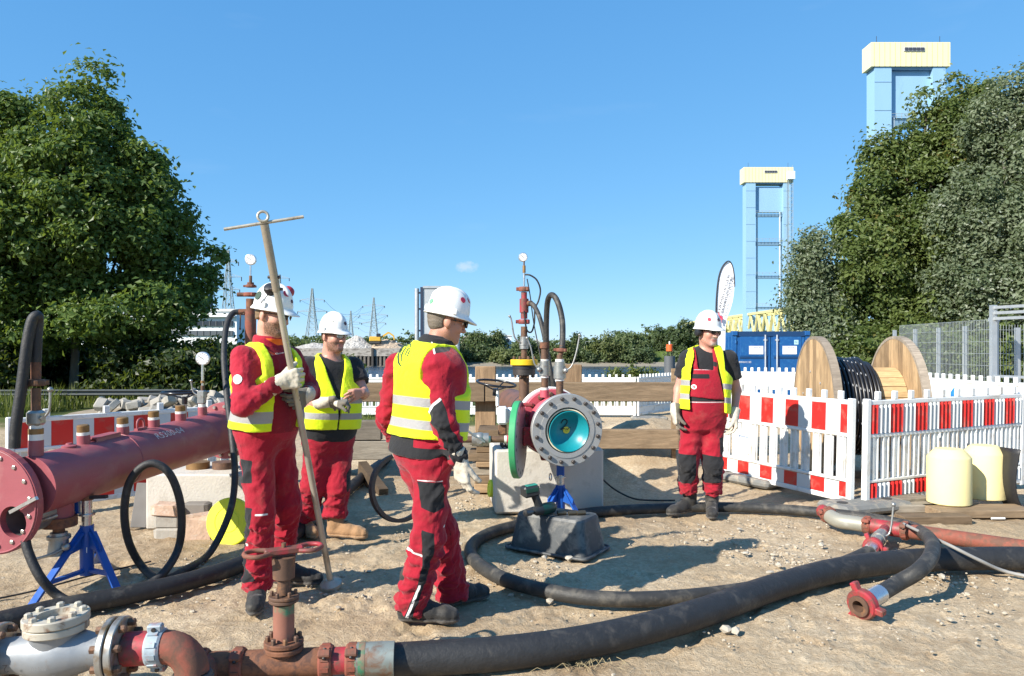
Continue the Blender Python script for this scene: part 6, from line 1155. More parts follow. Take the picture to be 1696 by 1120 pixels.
blades('weeds', [(-14, -7.2, 19, 21), (8.2, 14, 14, 20), (-12.6, -11, 16.5, 19)], 3600, .10, .7, .012, LM['weed'], 'tall weeds along the hedge and wire fence', 'weeds', .6, 5)
for k, (px, py, Y, hh, lab) in enumerate([(585, 590, 22, 55, 'leafy weed clump above the timber rail beside the bowed worker'), (1050, 612, 24, 25, 'weed clump on the bank left of the beacon'), (1075, 612, 24, 28, 'reddish weed clump on the bank below the beacon'), (1020, 615, 24, 22, 'low weed clump on the bank right of the wellhead'), (570, 600, 23, 45, 'leafy weed clump close behind the broad worker')]):
    t = thing('weed_clump', lab, 'weed', (P(px, 0, Y).x, Y, 0), 'weed clumps on the bank'); leaves('foliage', [pl(px, py+hh*.55, Y, 10, hh*.5), pl(px+6, py+hh*.7, Y, 8, hh*.4)], 900, .10, LM['weed'], t, 300+k, 20, .2, 1.2, .2); mb = MB()
    for q in range(5): c = P(px-8+4*q, py+10, Y); mb.cyl((c.x*.98+.02*c.x, Y, -.05), c, .008, n=4)
    mb.build('stems', mat('stem', (.14, .15, .06)), t)
mb = MB(); 
for k in range(70): g = G(rnd.gauss(960, 40), rnd.gauss(1098, 9)); a_ = rnd.uniform(0, 6); L_ = rnd.uniform(.03, .10); mb.tube([(g.x, g.y, .006), (g.x+L_*.5*math.cos(a_), g.y+L_*.5*math.sin(a_), rnd.uniform(.008, .03)), (g.x+L_*math.cos(a_), g.y+L_*math.sin(a_), .006)], .0011, 3)
tag(mb.build('straw', mat('straw', (.50, .40, .22), .8)), 'wisps of dry straw below the thick foreground hose', 'straw', kind='stuff')
# ================================================================== people
from mathutils.bvhtree import BVHTree
A3 = lambda v: np.array([v[0], v[1], v[2]], dtype=np.float64)
def nrmz(v): return v/(np.linalg.norm(v)+1e-12)
class Cone:
    def __init__(s, p0, r0, p1, r1, k=None, sq=None):
        s.p0, s.p1, s.r0, s.r1, s.k, s.sq = A3(p0), A3(p1), r0, r1, k, sq; m_ = max(r0, r1)
        s.lo = np.minimum(s.p0, s.p1)-m_; s.hi = np.maximum(s.p0, s.p1)+m_
    def __call__(s, p):
        d = s.p1-s.p0; L = d@d+1e-12; q = p-s.p0; t = np.clip((q@d)/L, 0, 1); c = q-t[:, None]*d
        if s.sq is not None:                      # flattened: (axis, factor)
            a_, f_ = s.sq; u = c@A3(a_); c = c+np.outer(u*(f_-1), A3(a_))
        return np.sqrt((c*c).sum(1))-(s.r0+(s.r1-s.r0)*t)
class Ell:
    def __init__(s, c, axes, r, k=None):
        s.c = A3(c); s.M = np.array([A3(a_) for a_ in axes]); s.r = np.array(r); s.k = k; m_ = s.r.max(); s.lo = s.c-m_; s.hi = s.c+m_
    def __call__(s, p):
        q = (p-s.c)@s.M.T/s.r; l = np.sqrt((q*q).sum(1)); return (l-1)*s.r.min()
class Loft:
    """stations (centre, lateral, front, half width, half depth)"""
    def __init__(s, st, k=None, pw=2.3, sub=4):
        s.k = k; s.pw = pw; n = len(st); C = np.array([A3(q[0]) for q in st]); X = np.array([nrmz(A3(q[1])) for q in st]); F = np.array([nrmz(A3(q[2])) for q in st]); R = np.array([[q[3], q[4]] for q in st])
        D = np.concatenate([C, X, F, R], 1); out = []
        for i in range(n-1):
            p0, p1, p2, p3 = D[max(i-1, 0)], D[i], D[i+1], D[min(i+2, n-1)]
            for j in range(sub): t = j/sub; out.append(.5*(2*p1+(p2-p0)*t+(2*p0-5*p1+4*p2-p3)*t*t+(3*p1-p0-3*p2+p3)*t**3))
        out.append(D[-1]); s.D = np.array(out); m_ = R.max()*1.1; s.lo = C.min(0)-m_; s.hi = C.max(0)+m_
    def __call__(s, p):
        D = s.D; ax_ = nrmz(D[-1, :3]-D[0, :3]); z = D[:, :3]@ax_; pz = p@ax_; i = np.clip(np.searchsorted(z, pz)-1, 0, len(D)-2)
        tr = (pz-z[i])/(z[i+1]-z[i]+1e-9); t = np.clip(tr, 0, 1); S = D[i]+t[:, None]*(D[i+1]-D[i]); c = p-S[:, :3]
        u = np.abs((c*S[:, 3:6]).sum(1)); v = np.abs((c*S[:, 6:9]).sum(1)); ra, rb = S[:, 9], S[:, 10]
        e = ((u/ra)**s.pw+(v/rb)**s.pw)**(1/s.pw); dd = (e-1)*np.minimum(ra, rb); ax = np.abs(tr-t)*(z[i+1]-z[i])
        return np.where(ax > 0, np.sqrt(np.maximum(dd, 0)**2+ax**2), dd)
def sdf_grid(prims, k, h, post=None, pad=.02, st=4):
    lo = np.min([q.lo for q in prims], 0)-pad; hi = np.max([q.hi for q in prims], 0)+pad; n = (np.ceil((hi-lo)/h/st).astype(int)+1)*st+1
    def field(pts, extra):
        F = np.full(len(pts), .3)
        for q in prims:
            kk = q.k if q.k is not None else k; mg = kk+2.5*h+extra; m_ = np.nonzero(((pts > q.lo-mg) & (pts < q.hi+mg)).all(1))[0]
            if not len(m_): continue
            d = q(pts[m_]); f = F[m_]
            if kk > 0: hh = np.clip(.5+.5*(f-d)/kk, 0, 1); F[m_] = f*(1-hh)+d*hh-kk*hh*(1-hh)
            else: F[m_] = np.minimum(f, d)
        return F
    nc = (n-1)//st+1; g = np.stack(np.meshgrid(*[lo[i]+h*st*np.arange(nc[i]) for i in range(3)], indexing='ij'), -1); Fc = field(g.reshape(-1, 3), 2*st*h).reshape(nc)
    near = np.abs(Fc) < st*h*1.9; ngh = near.copy()
    for a_ in range(3): ngh = ngh | np.roll(ngh, 1, a_) | np.roll(ngh, -1, a_)
    F = np.repeat(np.repeat(np.repeat(np.where(Fc < 0, -.3, .3), st, 0), st, 1), st, 2)[:n[0], :n[1], :n[2]]; act = np.repeat(np.repeat(np.repeat(ngh, st, 0), st, 1), st, 2)[:n[0], :n[1], :n[2]]
    idx = np.argwhere(act); pts = lo+idx*h; f = field(pts, 0.0)
    if post is not None: f = post(pts, f)
    F[act] = f
    # what lies deep inside a cut-away region is outside too
    if post is not None:
        ic = np.argwhere((F < -.2)); 
        if len(ic): F[tuple(ic.T)] = post(lo+ic*h, F[tuple(ic.T)])
    return F, lo, h
def surface_nets(F, lo, h):
    S = F < 0; n = np.array(F.shape); c8 = np.zeros(n-1, dtype=np.int8)
    for a_ in (0, 1):
        for b_ in (0, 1):
            for c in (0, 1): c8 += S[a_:n[0]-1+a_, b_:n[1]-1+b_, c:n[2]-1+c]
    idx = np.argwhere((c8 > 0) & (c8 < 8)); M = len(idx); ids = np.full(n-1, -1, dtype=np.int64); ids[tuple(idx.T)] = np.arange(M); acc = np.zeros((M, 3)); cnt = np.zeros(M)
    cor = [(a_, b_, c) for a_ in (0, 1) for b_ in (0, 1) for c in (0, 1)]
    for i, p in enumerate(cor):
        for q in cor[i+1:]:
            if sum(abs(p[j]-q[j]) for j in range(3)) != 1: continue
            f0 = F[idx[:, 0]+p[0], idx[:, 1]+p[1], idx[:, 2]+p[2]]; f1 = F[idx[:, 0]+q[0], idx[:, 1]+q[1], idx[:, 2]+q[2]]; cr = (f0 < 0) != (f1 < 0); t = np.where(cr, f0/(f0-f1+1e-30), 0)
            acc += cr[:, None]*(np.array(p)+t[:, None]*(np.array(q)-np.array(p))); cnt += cr
    v = lo+h*(idx+acc/cnt[:, None]); fs = []
    for ax in range(3):
        u, w_ = (ax+1) % 3, (ax+2) % 3; a_ = [slice(None)]*3; b_ = [slice(None)]*3; a_[ax] = slice(0, -1); b_[ax] = slice(1, None)
        ch = np.argwhere(S[tuple(a_)] != S[tuple(b_)]); ch = ch[(ch[:, u] > 0) & (ch[:, w_] > 0) & (ch[:, u] < n[u]-1) & (ch[:, w_] < n[w_]-1)]
        def cell(du, dw): q = ch.copy(); q[:, u] += du; q[:, w_] += dw; return ids[q[:, 0], q[:, 1], q[:, 2]]
        qd = np.stack([cell(-1, -1), cell(0, -1), cell(0, 0), cell(-1, 0)], 1); ins = S[ch[:, 0], ch[:, 1], ch[:, 2]]; qd[~ins] = qd[~ins][:, ::-1]; fs.append(qd)
    f = np.concatenate(fs); return v, f[(f >= 0).all(1)]
def vnormals(v, f):
    n = np.zeros_like(v); fn_ = np.cross(v[f[:, 2]]-v[f[:, 0]], v[f[:, 3]]-v[f[:, 1]])
    for k in range(4): np.add.at(n, f[:, k], fn_)
    return n/(np.linalg.norm(n, axis=1)[:, None]+1e-12)
def relax(v, f, it=1, w_=.5):
    for _ in range(it):
        s = np.zeros_like(v); c = np.zeros(len(v))
        for k in range(4): np.add.at(s, f[:, k], v[f[:, (k+1) % 4]]+v[f[:, (k+3) % 4]]); np.add.at(c, f[:, k], 2)
        v = v*(1-w_)+w_*s/np.maximum(c, 1)[:, None]
    return v
def folds(v, limbs, seed):
    """creases round limbs: (p0, p1, reach, amplitude, frequency)"""
    d = np.zeros(len(v)); wt = np.zeros(len(v))
    for i, (p0, p1, rch, amp, fr) in enumerate(limbs):
        p0, p1 = A3(p0), A3(p1); a_ = p1-p0; L = np.linalg.norm(a_); a_ = a_/L; q = v-p0; t = q@a_; c = q-np.outer(t, a_); r = np.linalg.norm(c, axis=1)+1e-6; tt = np.clip(t/L, -.15, 1.15)
        w_ = np.clip(1.6-r/rch, 0, 1)*np.clip((t/L+.2)/.2, 0, 1)*np.clip((1.2-t/L)/.2, 0, 1); cu = c/r[:, None]
        s = np.stack([t*fr+cu@np.array([.9, .5, .3])*.9, cu@nrmz(np.array([1., .3, 0]))*1.3+i*7, cu@nrmz(np.array([-.3, 1., .2]))*1.3+t*2.0], 1); s = s+.35*np.sin(s[:, [1, 2, 0]]*2.3)
        n0 = vnoise(np.stack([t*3.1, cu[:, 0]*.8+i*3, cu[:, 1]*.8], 1), seed+i+9); ms = np.clip((vnoise(np.stack([t*5.3+2, cu[:, 0]*1.1, cu[:, 1]*1.1+i], 1), seed+i+31)-.30)*2.2, 0, 1)
        ph = 2*np.pi*(t*fr*.62+1.5*n0+.22*(cu@nrmz(np.array([.8, -.6, .1])))*(1 if i % 2 else -1)); cr = (.5+.5*np.sin(ph))**2.2*ms
        n1 = vnoise(s, seed+i); n2 = vnoise(s*2.1+5, seed+i+50); rid = cr*.62+(1-np.abs(2*n1-1))**3*.38+(1-np.abs(2*n2-1))**2*.22-.42; d += w_*amp*rid; wt += w_
    return d/np.maximum(wt, 1)
def poly_sd(x, z, poly):
    """signed distance (positive inside) to a polygon"""
    poly = np.array(poly); n = len(poly); d = np.full(len(x), 9.0); ins = np.zeros(len(x), bool)
    for i in range(n):
        a_, b_ = poly[i], poly[(i+1) % n]; e = b_-a_; t = np.clip(((x-a_[0])*e[0]+(z-a_[1])*e[1])/(e@e+1e-12), 0, 1); d = np.minimum(d, np.hypot(x-a_[0]-t*e[0], z-a_[1]-t*e[1]))
        cr = ((a_[1] > z) != (b_[1] > z)); xi = (b_[0]-a_[0])*(z-a_[1])/(b_[1]-a_[1]+1e-12)+a_[0]; ins ^= (cr & (x < xi))
    return np.where(ins, d, -d)
def patch(v, polys, Y, back):
    """masks of sewn-on panels, given by outline on the side of the cloth that faces -Y"""
    m_ = np.full(len(v), -1.0)
    for pg in polys: w_ = [(P(a_, b_, Y).x, P(a_, b_, Y).z) for a_, b_ in pg]; m_ = np.maximum(m_, np.minimum(poly_sd(v[:, 0], v[:, 2], w_), back-v[:, 1]))
    return m_
def cloth(name, base, layers=(), rough=.85, bsc=260, bstr=.0012, var=.12, dirt=None, dirt_amt=.3, spec=.25, sheen=.15):
    m, t, b = newmat(name); v = coords(t, (1, 1, 1), False); n = noise(t, v, 5, 5); c = mix(t, n, [x*(1-var) for x in base], [min(1, x*(1+var)) for x in base])
    if dirt: c = mix(t, math_(t, 'MULTIPLY', ramp(t, noise(t, v, 7, 6, .7), .62-dirt_amt*.3, .8), .6), c, dirt)
    for (an, col, rg) in layers:
        a_ = N(t, 'ShaderNodeAttribute', attribute_name=an).outputs['Fac']; f = ramp(t, a_, -.0008, .0008); c = mix(t, f, c, mix(t, noise(t, v, 9, 4), [x*.88 for x in col], [min(1, x*1.1) for x in col]))
    t.links.new(c, b.inputs['Base Color']); b.inputs['Roughness'].default_value = rough; b.inputs['Specular IOR Level'].default_value = spec; b.inputs['Sheen Weight'].default_value = sheen
    h = math_(t, 'ADD', math_(t, 'MULTIPLY', noise(t, v, 28, 5, .6), 3.0), math_(t, 'MULTIPLY', noise(t, v, bsc, 2), .5)); bump(t, b, h, bstr*1.6); return m
REDC, BLKC, GRYC, WHTC = (.315, .008, .022), (.018, .018, .020), (.33, .32, .31), (.72, .71, .69)
HIV = (.74, .90, .012)
M_TR = cloth('work_red', REDC, [('seam', (.15, .004, .012), .8), ('black', BLKC, .8), ('grey', WHTC, .6)], dirt=(.30, .09, .07)); M_JK = cloth('jacket_red', REDC, [('black', BLKC, .8), ('grey', WHTC, .6)]); M_VS = cloth('hivis_yellow', HIV, [('band', GRYC, .4), ('dirt', (.50, .58, .03), .8)], rough=.7, var=.10, dirt=(.48, .56, .04), dirt_amt=.25); M_VO = cloth('hivis_worn', (.66, .82, .015), [('band', GRYC, .4)], rough=.75, var=.12, dirt=(.30, .36, .03), dirt_amt=.45)
M_BK = cloth('shirt_black', BLKC, [], var=.2); M_OR = cloth('shirt_orange', (.80, .12, .01), []); M_GL = cloth('glove_leather', (.56, .50, .40), [('dirt', (.16, .14, .11), .8)], rough=.9, var=.15, dirt=(.30, .25, .18), dirt_amt=.5); M_BT = cloth('boot_black', (.028, .027, .026), [('sole', (.10, .09, .08), .9)], rough=.6, dirt=(.15, .13, .10), dirt_amt=.5); M_BB = cloth('boot_tan', (.33, .19, .095), [('sole', (.30, .20, .12), .9)], rough=.75, dirt=(.4, .3, .2))
def skin_mat(name, base, beard=None):
    m, t, b = newmat(name); v = coords(t, (1, 1, 1), False); c = mix(t, noise(t, v, 14, 4), [x*.88 for x in base], [min(1, base[0]*1.1), base[1]*1.04, base[2]*1.0])
    if beard:
        a_ = N(t, 'ShaderNodeAttribute', attribute_name='beard').outputs['Fac']; c = mix(t, math_(t, 'MULTIPLY', ramp(t, a_, -.006, .008), ramp(t, noise(t, v, 220, 2), .3, .55)), c, beard)
    a_ = N(t, 'ShaderNodeAttribute', attribute_name='lips').outputs['Fac']; c = mix(t, math_(t, 'MULTIPLY', ramp(t, a_, -.002, .002), .6), c, (.38, .12, .10))
    t.links.new(c, b.inputs['Base Color']); b.inputs['Roughness'].default_value = .5; b.inputs['Subsurface Weight'].default_value = .12; b.inputs['Subsurface Radius'].default_value = (.01, .004, .002); b.inputs['Subsurface Scale'].default_value = .5; bump(t, b, noise(t, v, 160, 3), .0008); return m
HELM = mat('helmet_white', (.80, .80, .77), .3, var=.03, sc1=6, dirt=(.60, .57, .50), dirt_amt=.22, sc2=9); HAIRM = {k: mat('hair_'+k, c, .7, var=.35, sc1=30, stretch=(1, 1, 4), bmp=.003, bsc=160) for k, c in {'brown': (.06, .040, .025), 'grey': (.16, .13, .10), 'blond': (.20, .13, .07)}.items()}
LENS = mat('lens_dark', (.012, .012, .014), .08); LENSC = mat('lens_clear', (.35, .40, .42), .05); MUFF = mat('muff_black', (.02, .02, .022), .4); MUFR = mat('muff_red', (.35, .02, .03), .45)
def make(name, prims, k, h, m, parent, post=None, attrs=None, fold=None, seed=1, rel=1):
    F, lo, hh = sdf_grid(prims, k, h, post); v, f = surface_nets(F, lo, hh); v = relax(v, f, rel, .5); at_ = {}
    if attrs: at_ = attrs(v)
    if fold: nn = vnormals(v, f); v = v+nn*folds(v, fold, seed)[:, None]
    c = (v.min(0)+v.max(0))/2; o = np_mesh(name, v, f, m, tuple(c), parent, True, at_); return o, v, f
def frame(f, u=(0, 0, 1)):
    f = nrmz(A3(f)); u = A3(u); u = nrmz(u-f*(u@f)); return f, np.cross(u, f), u       # front, left, up
def hand(wr, F, Nn, S, s=1.0, curl=(35, 40, 30), glove=True, spread=.10, thumb=.6, tc=.45):
    """palm, four fingers of different length and a thumb off the side of the palm"""
    wr, F, Nn, S = A3(wr), nrmz(A3(F)), nrmz(A3(Nn)), nrmz(A3(S)); g = 1.16 if glove else 1.0; pr = []; L = [(.046, .028, .022), (.050, .031, .024), (.046, .029, .022), (.036, .022, .020)]; pal = .088*s
    for i in range(4):
        off = (1.5-i)*.0235*s; kn = wr+F*pal*(1-.04*abs(i-1)-.05*(i == 3))+S*off; pr.append(Cone(wr+S*off*.55+F*.008, .0165*s*g, kn, .0135*s*g, .012)); p = kn; d = nrmz(F+S*spread*(1.5-i)*.5); a_ = 0
        for j in range(3):
            a_ = math.radians(curl[j]*(1+.10*i)); d = nrmz(d*math.cos(a_)+(Nn-d*(Nn@d))*math.sin(a_)); q = p+d*L[i][j]*s*.90; r0 = (.0104-.0008*j)*s*(1.03 if glove else 1)*(.92 if i == 3 else 1); pr.append(Cone(p, r0*1.04, q, r0*.92, .004)); p = q
    tb = wr+F*.022*s+S*.026*s+Nn*.008*s; d = nrmz(F*.75+S*thumb+Nn*tc); q = tb+d*.040*s; pr.append(Cone(tb, .0165*s*g, q, .0125*s*g, .010)); d2 = nrmz(d*.8+F*.35+Nn*.35); q2 = q+d2*.030*s; pr.append(Cone(q, .0118*s*g, q2, .0108*s*g, .004)); pr.append(Cone(q2, .0108*s*g, q2+nrmz(d2+Nn*.3)*.022*s, .0092*s*g, .004)); return pr
def boot(name, an, toe_dir, m, parent, s=1.0, shaft=.12, ground=0.0, pitch=0.0):
    d = nrmz(np.array([toe_dir[0], toe_dir[1], 0.])); l = np.array([-d[1], d[0], 0.]); a_ = np.array([an[0], an[1], ground])+d*.03*s; z = np.array([0, 0, 1.]); tl = lambda x, y, h: a_+d*x*s+l*y*s+z*(h*s+max(0, .10-x)*math.tan(pitch))
    pr = [Cone(tl(-.055, 0, .045), .043*s, tl(.06, .004, .05), .045*s), Cone(tl(.06, .0, .05), .046*s, tl(.15, .006, .042), .044*s), Cone(tl(.15, -.004, .04), .043*s, tl(.185, .0, .036), .036*s), Cone(tl(-.045, 0, .07), .046*s, tl(-.03, 0, .11+shaft*.5), .054*s), Cone(tl(-.03, 0, .11), .054*s, tl(-.025, 0, .11+shaft), .060*s), Cone(tl(.0, 0, .10), .04*s, tl(.08, 0, .06), .04*s)]
    pl0 = tl(0, 0, 0)
    def post(p, f): sole = (tl(-.1, 0, 0)[2]-ground); zz_ = p[:, 2]-ground-np.maximum(0, .10*s-((p-a_)@d))*math.tan(pitch); f = f-.006*np.clip((.027-zz_)/.003, 0, 1)+.004*np.exp(-((zz_-.031)/.003)**2); return np.maximum(f, -(zz_-.002))
    def at_(v): zz_ = v[:, 2]-ground-np.maximum(0, .10*s-((v-a_)@d))*math.tan(pitch); return {'sole': .024-zz_}
    o, v, f = make(name, pr, .02, .006, m, parent, post, at_, [(tl(-.03, 0, .22), tl(.16, 0, .03), .09, .006, 22)], 5)
    mb = MB()
    for j in range(4):
        c = tl(.055-.022*j, 0, .088+.026*j); mb.tube([c+l*.022*s+d*.012, c+d*.03*s+z*.012, c-l*.022*s+d*.012], .0028, 4)
    mb.build('laces', INK, o); return o
def helmet(parent, ec, hf, hu, stickers=(), s=1.0, band=True, wide=1.0):
    f, l, u = frame(hf, hu); c = A3(ec)+u*.045-f*.006; mb = MB(); nu, nvv = 56, 18; a_, b_, H = .124*s, .106*s*wide, .140*s; rows = []
    for j in range(nvv+1):
        th = (math.pi/2)*j/nvv; row = []
        for i in range(nu):
            ph = 2*math.pi*i/nu; cr, sr = math.cos(ph), math.sin(ph); rr = math.cos(th)**.82; hh = H*math.sin(th)**.92; x, y = a_*rr*cr, b_*rr*sr
            crest = .010*math.exp(-(y/.022)**4)*(math.sin(th) > .35)*min(1, (math.sin(th)-.35)*4)+.006*math.exp(-((abs(y)-.050)/.010)**2)*max(0, math.sin(th)-.3)*(abs(cr) < .93)
            side = .010*max(0, 1-j/4) ; n_ = 1+crest/.13; row.append(c+f*x*n_+l*y*n_+u*hh*n_)
        rows.append(row)
    brim = []
    for (e, dz) in ((.004, -.012), (.010, -.020)):
        row = []
        for i in range(nu):
            ph = 2*math.pi*i/nu; dp = ph if ph < math.pi else ph-2*math.pi; vis = math.exp(-(dp/.62)**4); ex = e+vis*.040*(1 if e > .005 else .45)+.004; x, y = (a_+ex)*math.cos(ph), (b_+ex*(.75 if abs(math.cos(ph)) < .5 else 1))*math.sin(ph); row.append(c+f*x+l*y+u*(dz-vis*.010*(1 if e > .005 else .4)))
        brim.append(row)
    under = [q-u*.006-f*0 for q in brim[1]]; inner = [c+f*(a_-.004)*math.cos(2*math.pi*i/nu)+l*(b_-.004)*math.sin(2*math.pi*i/nu)-u*.012 for i in range(nu)]; innt = [c+f*(a_-.02)*math.cos(2*math.pi*i/nu)+l*(b_-.02)*math.sin(2*math.pi*i/nu)+u*.04 for i in range(nu)]
    allr = [innt, inner, under, brim[1], brim[0]]+rows; vv = sum(allr, []); fs = [(j*nu+i, j*nu+(i+1) % nu, (j+1)*nu+(i+1) % nu, (j+1)*nu+i) for j in range(len(allr)-1) for i in range(nu)]
    mb.add(vv, fs, 0, True); o = mb.build('helmet', HELM, parent)
    sl = MB(); sl.box(c-f*(a_+.004)*1.0+u*.004, (.02, .035, .03), Matrix((f, l, u)).transposed(), bev=.004); sl.build('adjuster', HELM, o)
    for sd in (-1, 1): MB().box(c+l*sd*(b_+.006)+f*.018+u*.008, (.022, .012, .034), Matrix((f, l, u)).transposed(), bev=.003).build('side_slot', HELM, o)
    for (az, el, r, mt, nm) in stickers:
        e_, z_ = math.radians(el), math.radians(az); rr = math.cos(e_)**.82; p = c+f*a_*rr*math.cos(z_)+l*b_*rr*math.sin(z_)+u*H*math.sin(e_)**.92; nn = nrmz(f*math.cos(z_)*math.cos(e_)/a_+l*math.sin(z_)*math.cos(e_)/b_+u*math.sin(e_)/H); MB().lathe(p+nn*.0015, nn, [(0, r), (.0015, r)], 18).build(nm, mt, o)
    return o
def decal(body, size, m, parent, px, py, Y, ang, vf, name='lettering', shear=0, off=.004):
    """printed lettering laid on the cloth"""
    a_ = math.radians(ang); o = text_mesh(name, body, size, m, None, P(px, py, Y), (math.cos(a_), 0, math.sin(a_)), (-math.sin(a_), 0, math.cos(a_)), font_shear=shear); return drape(o, vf, parent, off)
def drape(o, vf, parent, off=.004):
    bv = BVHTree.FromPolygons([tuple(q) for q in vf[0]], [tuple(q) for q in vf[1]]); w0 = V(o.location); 
    for q in o.data.vertices:
        p = w0+q.co; h = bv.ray_cast(V((p.x, p.y-1.0, p.z)), V((0, 1, 0)))
        if h[0] is not None: q.co = h[0]-w0+V((0, -off, 0))
    o.parent = parent; o.location = w0-WL[parent.name]; WL[o.name] = w0; return o
def badge(pts, m, parent, Y, vf, name='emblem', off=.004, sub=2):
    """flat printed mark given by its outline"""
    mb = MB(); c = V((0, 0, 0)); w_ = [P(a_, b_, Y) for a_, b_ in pts]; n = len(w_)
    for q in w_: c += q/n
    mb.add(w_+[c], [(i, (i+1) % n, n) for i in range(n)]); o = mb.build(name, m, None, origin=c); return drape(o, vf, parent, off)
def circ(px, py, r, k=14, sx=1.0): return [(px+r*sx*math.cos(2*math.pi*i/k), py+r*math.sin(2*math.pi*i/k)) for i in range(k)]
def stroke(pts, w_):
    L_ = []; R_ = []
    for i, (x, y) in enumerate(pts):
        a_ = pts[max(i-1, 0)]; b_ = pts[min(i+1, len(pts)-1)]; dx, dy = b_[0]-a_[0], b_[1]-a_[1]; l = math.hypot(dx, dy)+1e-9; ww = w_[i] if isinstance(w_, (list, tuple)) else w_; L_.append((x-dy/l*ww, y+dx/l*ww)); R_.append((x+dy/l*ww, y-dx/l*ww))
    return L_, R_
def inked(pts, w_, m, parent, Y, vf, name='emblem', off=.004):
    L_, R_ = stroke(pts, w_); n = len(pts); mb = MB(); q = [P(a_, b_, Y) for a_, b_ in L_+R_]; mb.add(q, [(i, i+1, n+i+1, n+i) for i in range(n-1)]); o = mb.build(name, m, None, origin=q[0]); return drape(o, vf, parent, off)
class Person:
    def __init__(s, label, J, fb, hf, build=1.0, belly=0.0, group='workers on the site', neck_r=.058, head=1.0, hu=(0, 0, 1)):
        s.J = {k: A3(v) for k, v in J.items()}; J = s.J; s.fb = nrmz(np.array([fb[0], fb[1], 0.])); s.la = np.array([-s.fb[1], s.fb[0], 0.]); s.hf, s.hl, s.hu = frame(hf, hu); s.b = build; s.belly = belly; s.nr = neck_r; s.hs = head
        base = (J['an_l']+J['an_r'])/2; s.t = thing('person', label, 'person', (base[0], base[1], 0), group); s.up = nrmz(J['neck']-J['pel']); s.TL = np.linalg.norm(J['neck']-J['pel'])
    def torso(s, o=0.0, lo=-.10, hi=1.0, pw=2.4):
        J = s.J; b = s.b; sh = J['sh_l']-J['sh_r']; sl = nrmz(sh); fr = nrmz(np.cross(sl, s.up)); st = []; W = np.linalg.norm(sh)/2
        for (t, a_, d, fo) in ((-.16, .120, .095, 0), (-.04, .166, .128, 0), (.10, .172, .132, .012), (.30, .160, .122+.02*s.belly, .012+.03*s.belly), (.50, .164, .122+.012*s.belly, .008+.02*s.belly), (.68, .178, .124, 0), (.83, W*.96/b, .112, -.008), (.93, W*.78/b, .090, -.012), (1.0, W*.40/b, .066, -.008), (1.06, .062, .060, 0)):
            if t < lo or t > hi+.061: continue
            m_ = np.clip((t-.1)/.6, 0, 1); l = nrmz(s.la*(1-m_)+sl*m_); f = nrmz(s.fb*(1-m_)+fr*m_); ob = (o if t < .9 else o*.8); wd = 1+(.06*s.belly if .05 < t < .55 else 0); st.append((J['pel']+s.up*s.TL*t+f*fo, l, f, a_*b*wd+ob, d*b+ob))
        return Loft(st, .03, pw)
    def body(s, mt, hands=(), beard=None, bx=0.0, by=.1):
        s.bx, s.by = bx, by; J, t = s.J, s.t; h, f, l, u = J['eye'], s.hf, s.hl, s.hu; k = s.hs; q = lambda x, y, z: h+(f*x+l*y+u*z)*k; b = s.b; I = (f, l, u)
        pr = [s.torso(-.012), Cone(J['neck']-s.up*.03, s.nr*1.12, h-u*.07*k-f*.022, s.nr*.98, .03),
              Ell(q(-.012, 0, .03), I, np.array([.099, .079, .098])*k, .02), Ell(q(.026, 0, -.045), I, np.array([.063, .063, .088])*k, .03), Cone(q(.0, .045, -.062), .026*k, q(.062, .014, -.104), .022*k, .025), Cone(q(.0, -.045, -.062), .026*k, q(.062, -.014, -.104), .022*k, .025), Cone(q(.066, .012, -.106), .019*k, q(.066, -.012, -.106), .019*k, .015),
              Cone(q(.088, .0, .004), .0085*k, q(.110, 0, -.040), .012*k, .012), Cone(q(.098, .013, -.043), .0085*k, q(.098, -.013, -.043), .0085*k, .008), Cone(q(.078, .036, .020), .012*k, q(.084, -.036, .020), .012*k, .015), Ell(q(.052, .040, -.032), I, np.array([.032, .026, .030])*k, .02), Ell(q(.052, -.040, -.032), I, np.array([.032, .026, .030])*k, .02),
              Cone(q(.082, .018, -.070), .0075*k, q(.082, -.018, -.070), .0075*k, .006), Cone(q(.080, .015, -.079), .0078*k, q(.080, -.015, -.079), .0078*k, .006)]
        for sd in (1, -1): pr += [Ell(q(-.012, sd*.086, -.012), (nrmz(f-l*sd*-.45), nrmz(l*sd-f*.45), u), np.array([.024, .011, .034])*k, .006), Ell(q(.002, sd*.078, -.036), I, np.array([.010, .008, .012])*k, .008)]
        for e in ('l', 'r'):
            pr += [Cone(J['sh_'+e], .052*b, J['el_'+e], .040*b), Cone(J['el_'+e], .040*b, J['wr_'+e], .027*b), Cone(J['hip_'+e], .078*b, J['kn_'+e], .052*b), Cone(J['kn_'+e], .052*b, J['an_'+e], .036*b), Cone(J['an_'+e], .036*b, J['an_'+e]+np.array([0, 0, -.06]), .034*b)]
        for hd in hands: pr += hd
        def at_(v):
            w_ = (v-h)/k; x, y, z = w_@f, w_@l, w_@u; lips = .0085-np.sqrt(np.minimum((z+.0705)**2, (z+.0785)**2)*1.5+np.maximum(0, np.abs(y)-.020)**2+np.maximum(0, .078-x)**2); bd = np.minimum(np.minimum(np.minimum(-.045-z, x+.0-s.bx), z+.125), s.by-np.abs(y)); bd = np.minimum(bd, np.maximum(np.sqrt((z+.074)**2+y**2)-.024, -.066-z-.03)); mst = np.minimum(.008-np.abs(z+.060), .030-np.abs(y)); mst = np.minimum(mst, x-.07); return {'lips': lips, 'beard': np.maximum(bd, mst)}
        def post(p, F):
            for sd in (1, -1): d = np.linalg.norm(p-q(.098, sd*.031, .002), axis=1)-.0135*k; hh = np.clip(.5-.5*(F+d)/.008, 0, 1); F = F*(1-hh)+(-d)*hh+.008*hh*(1-hh)
            return F
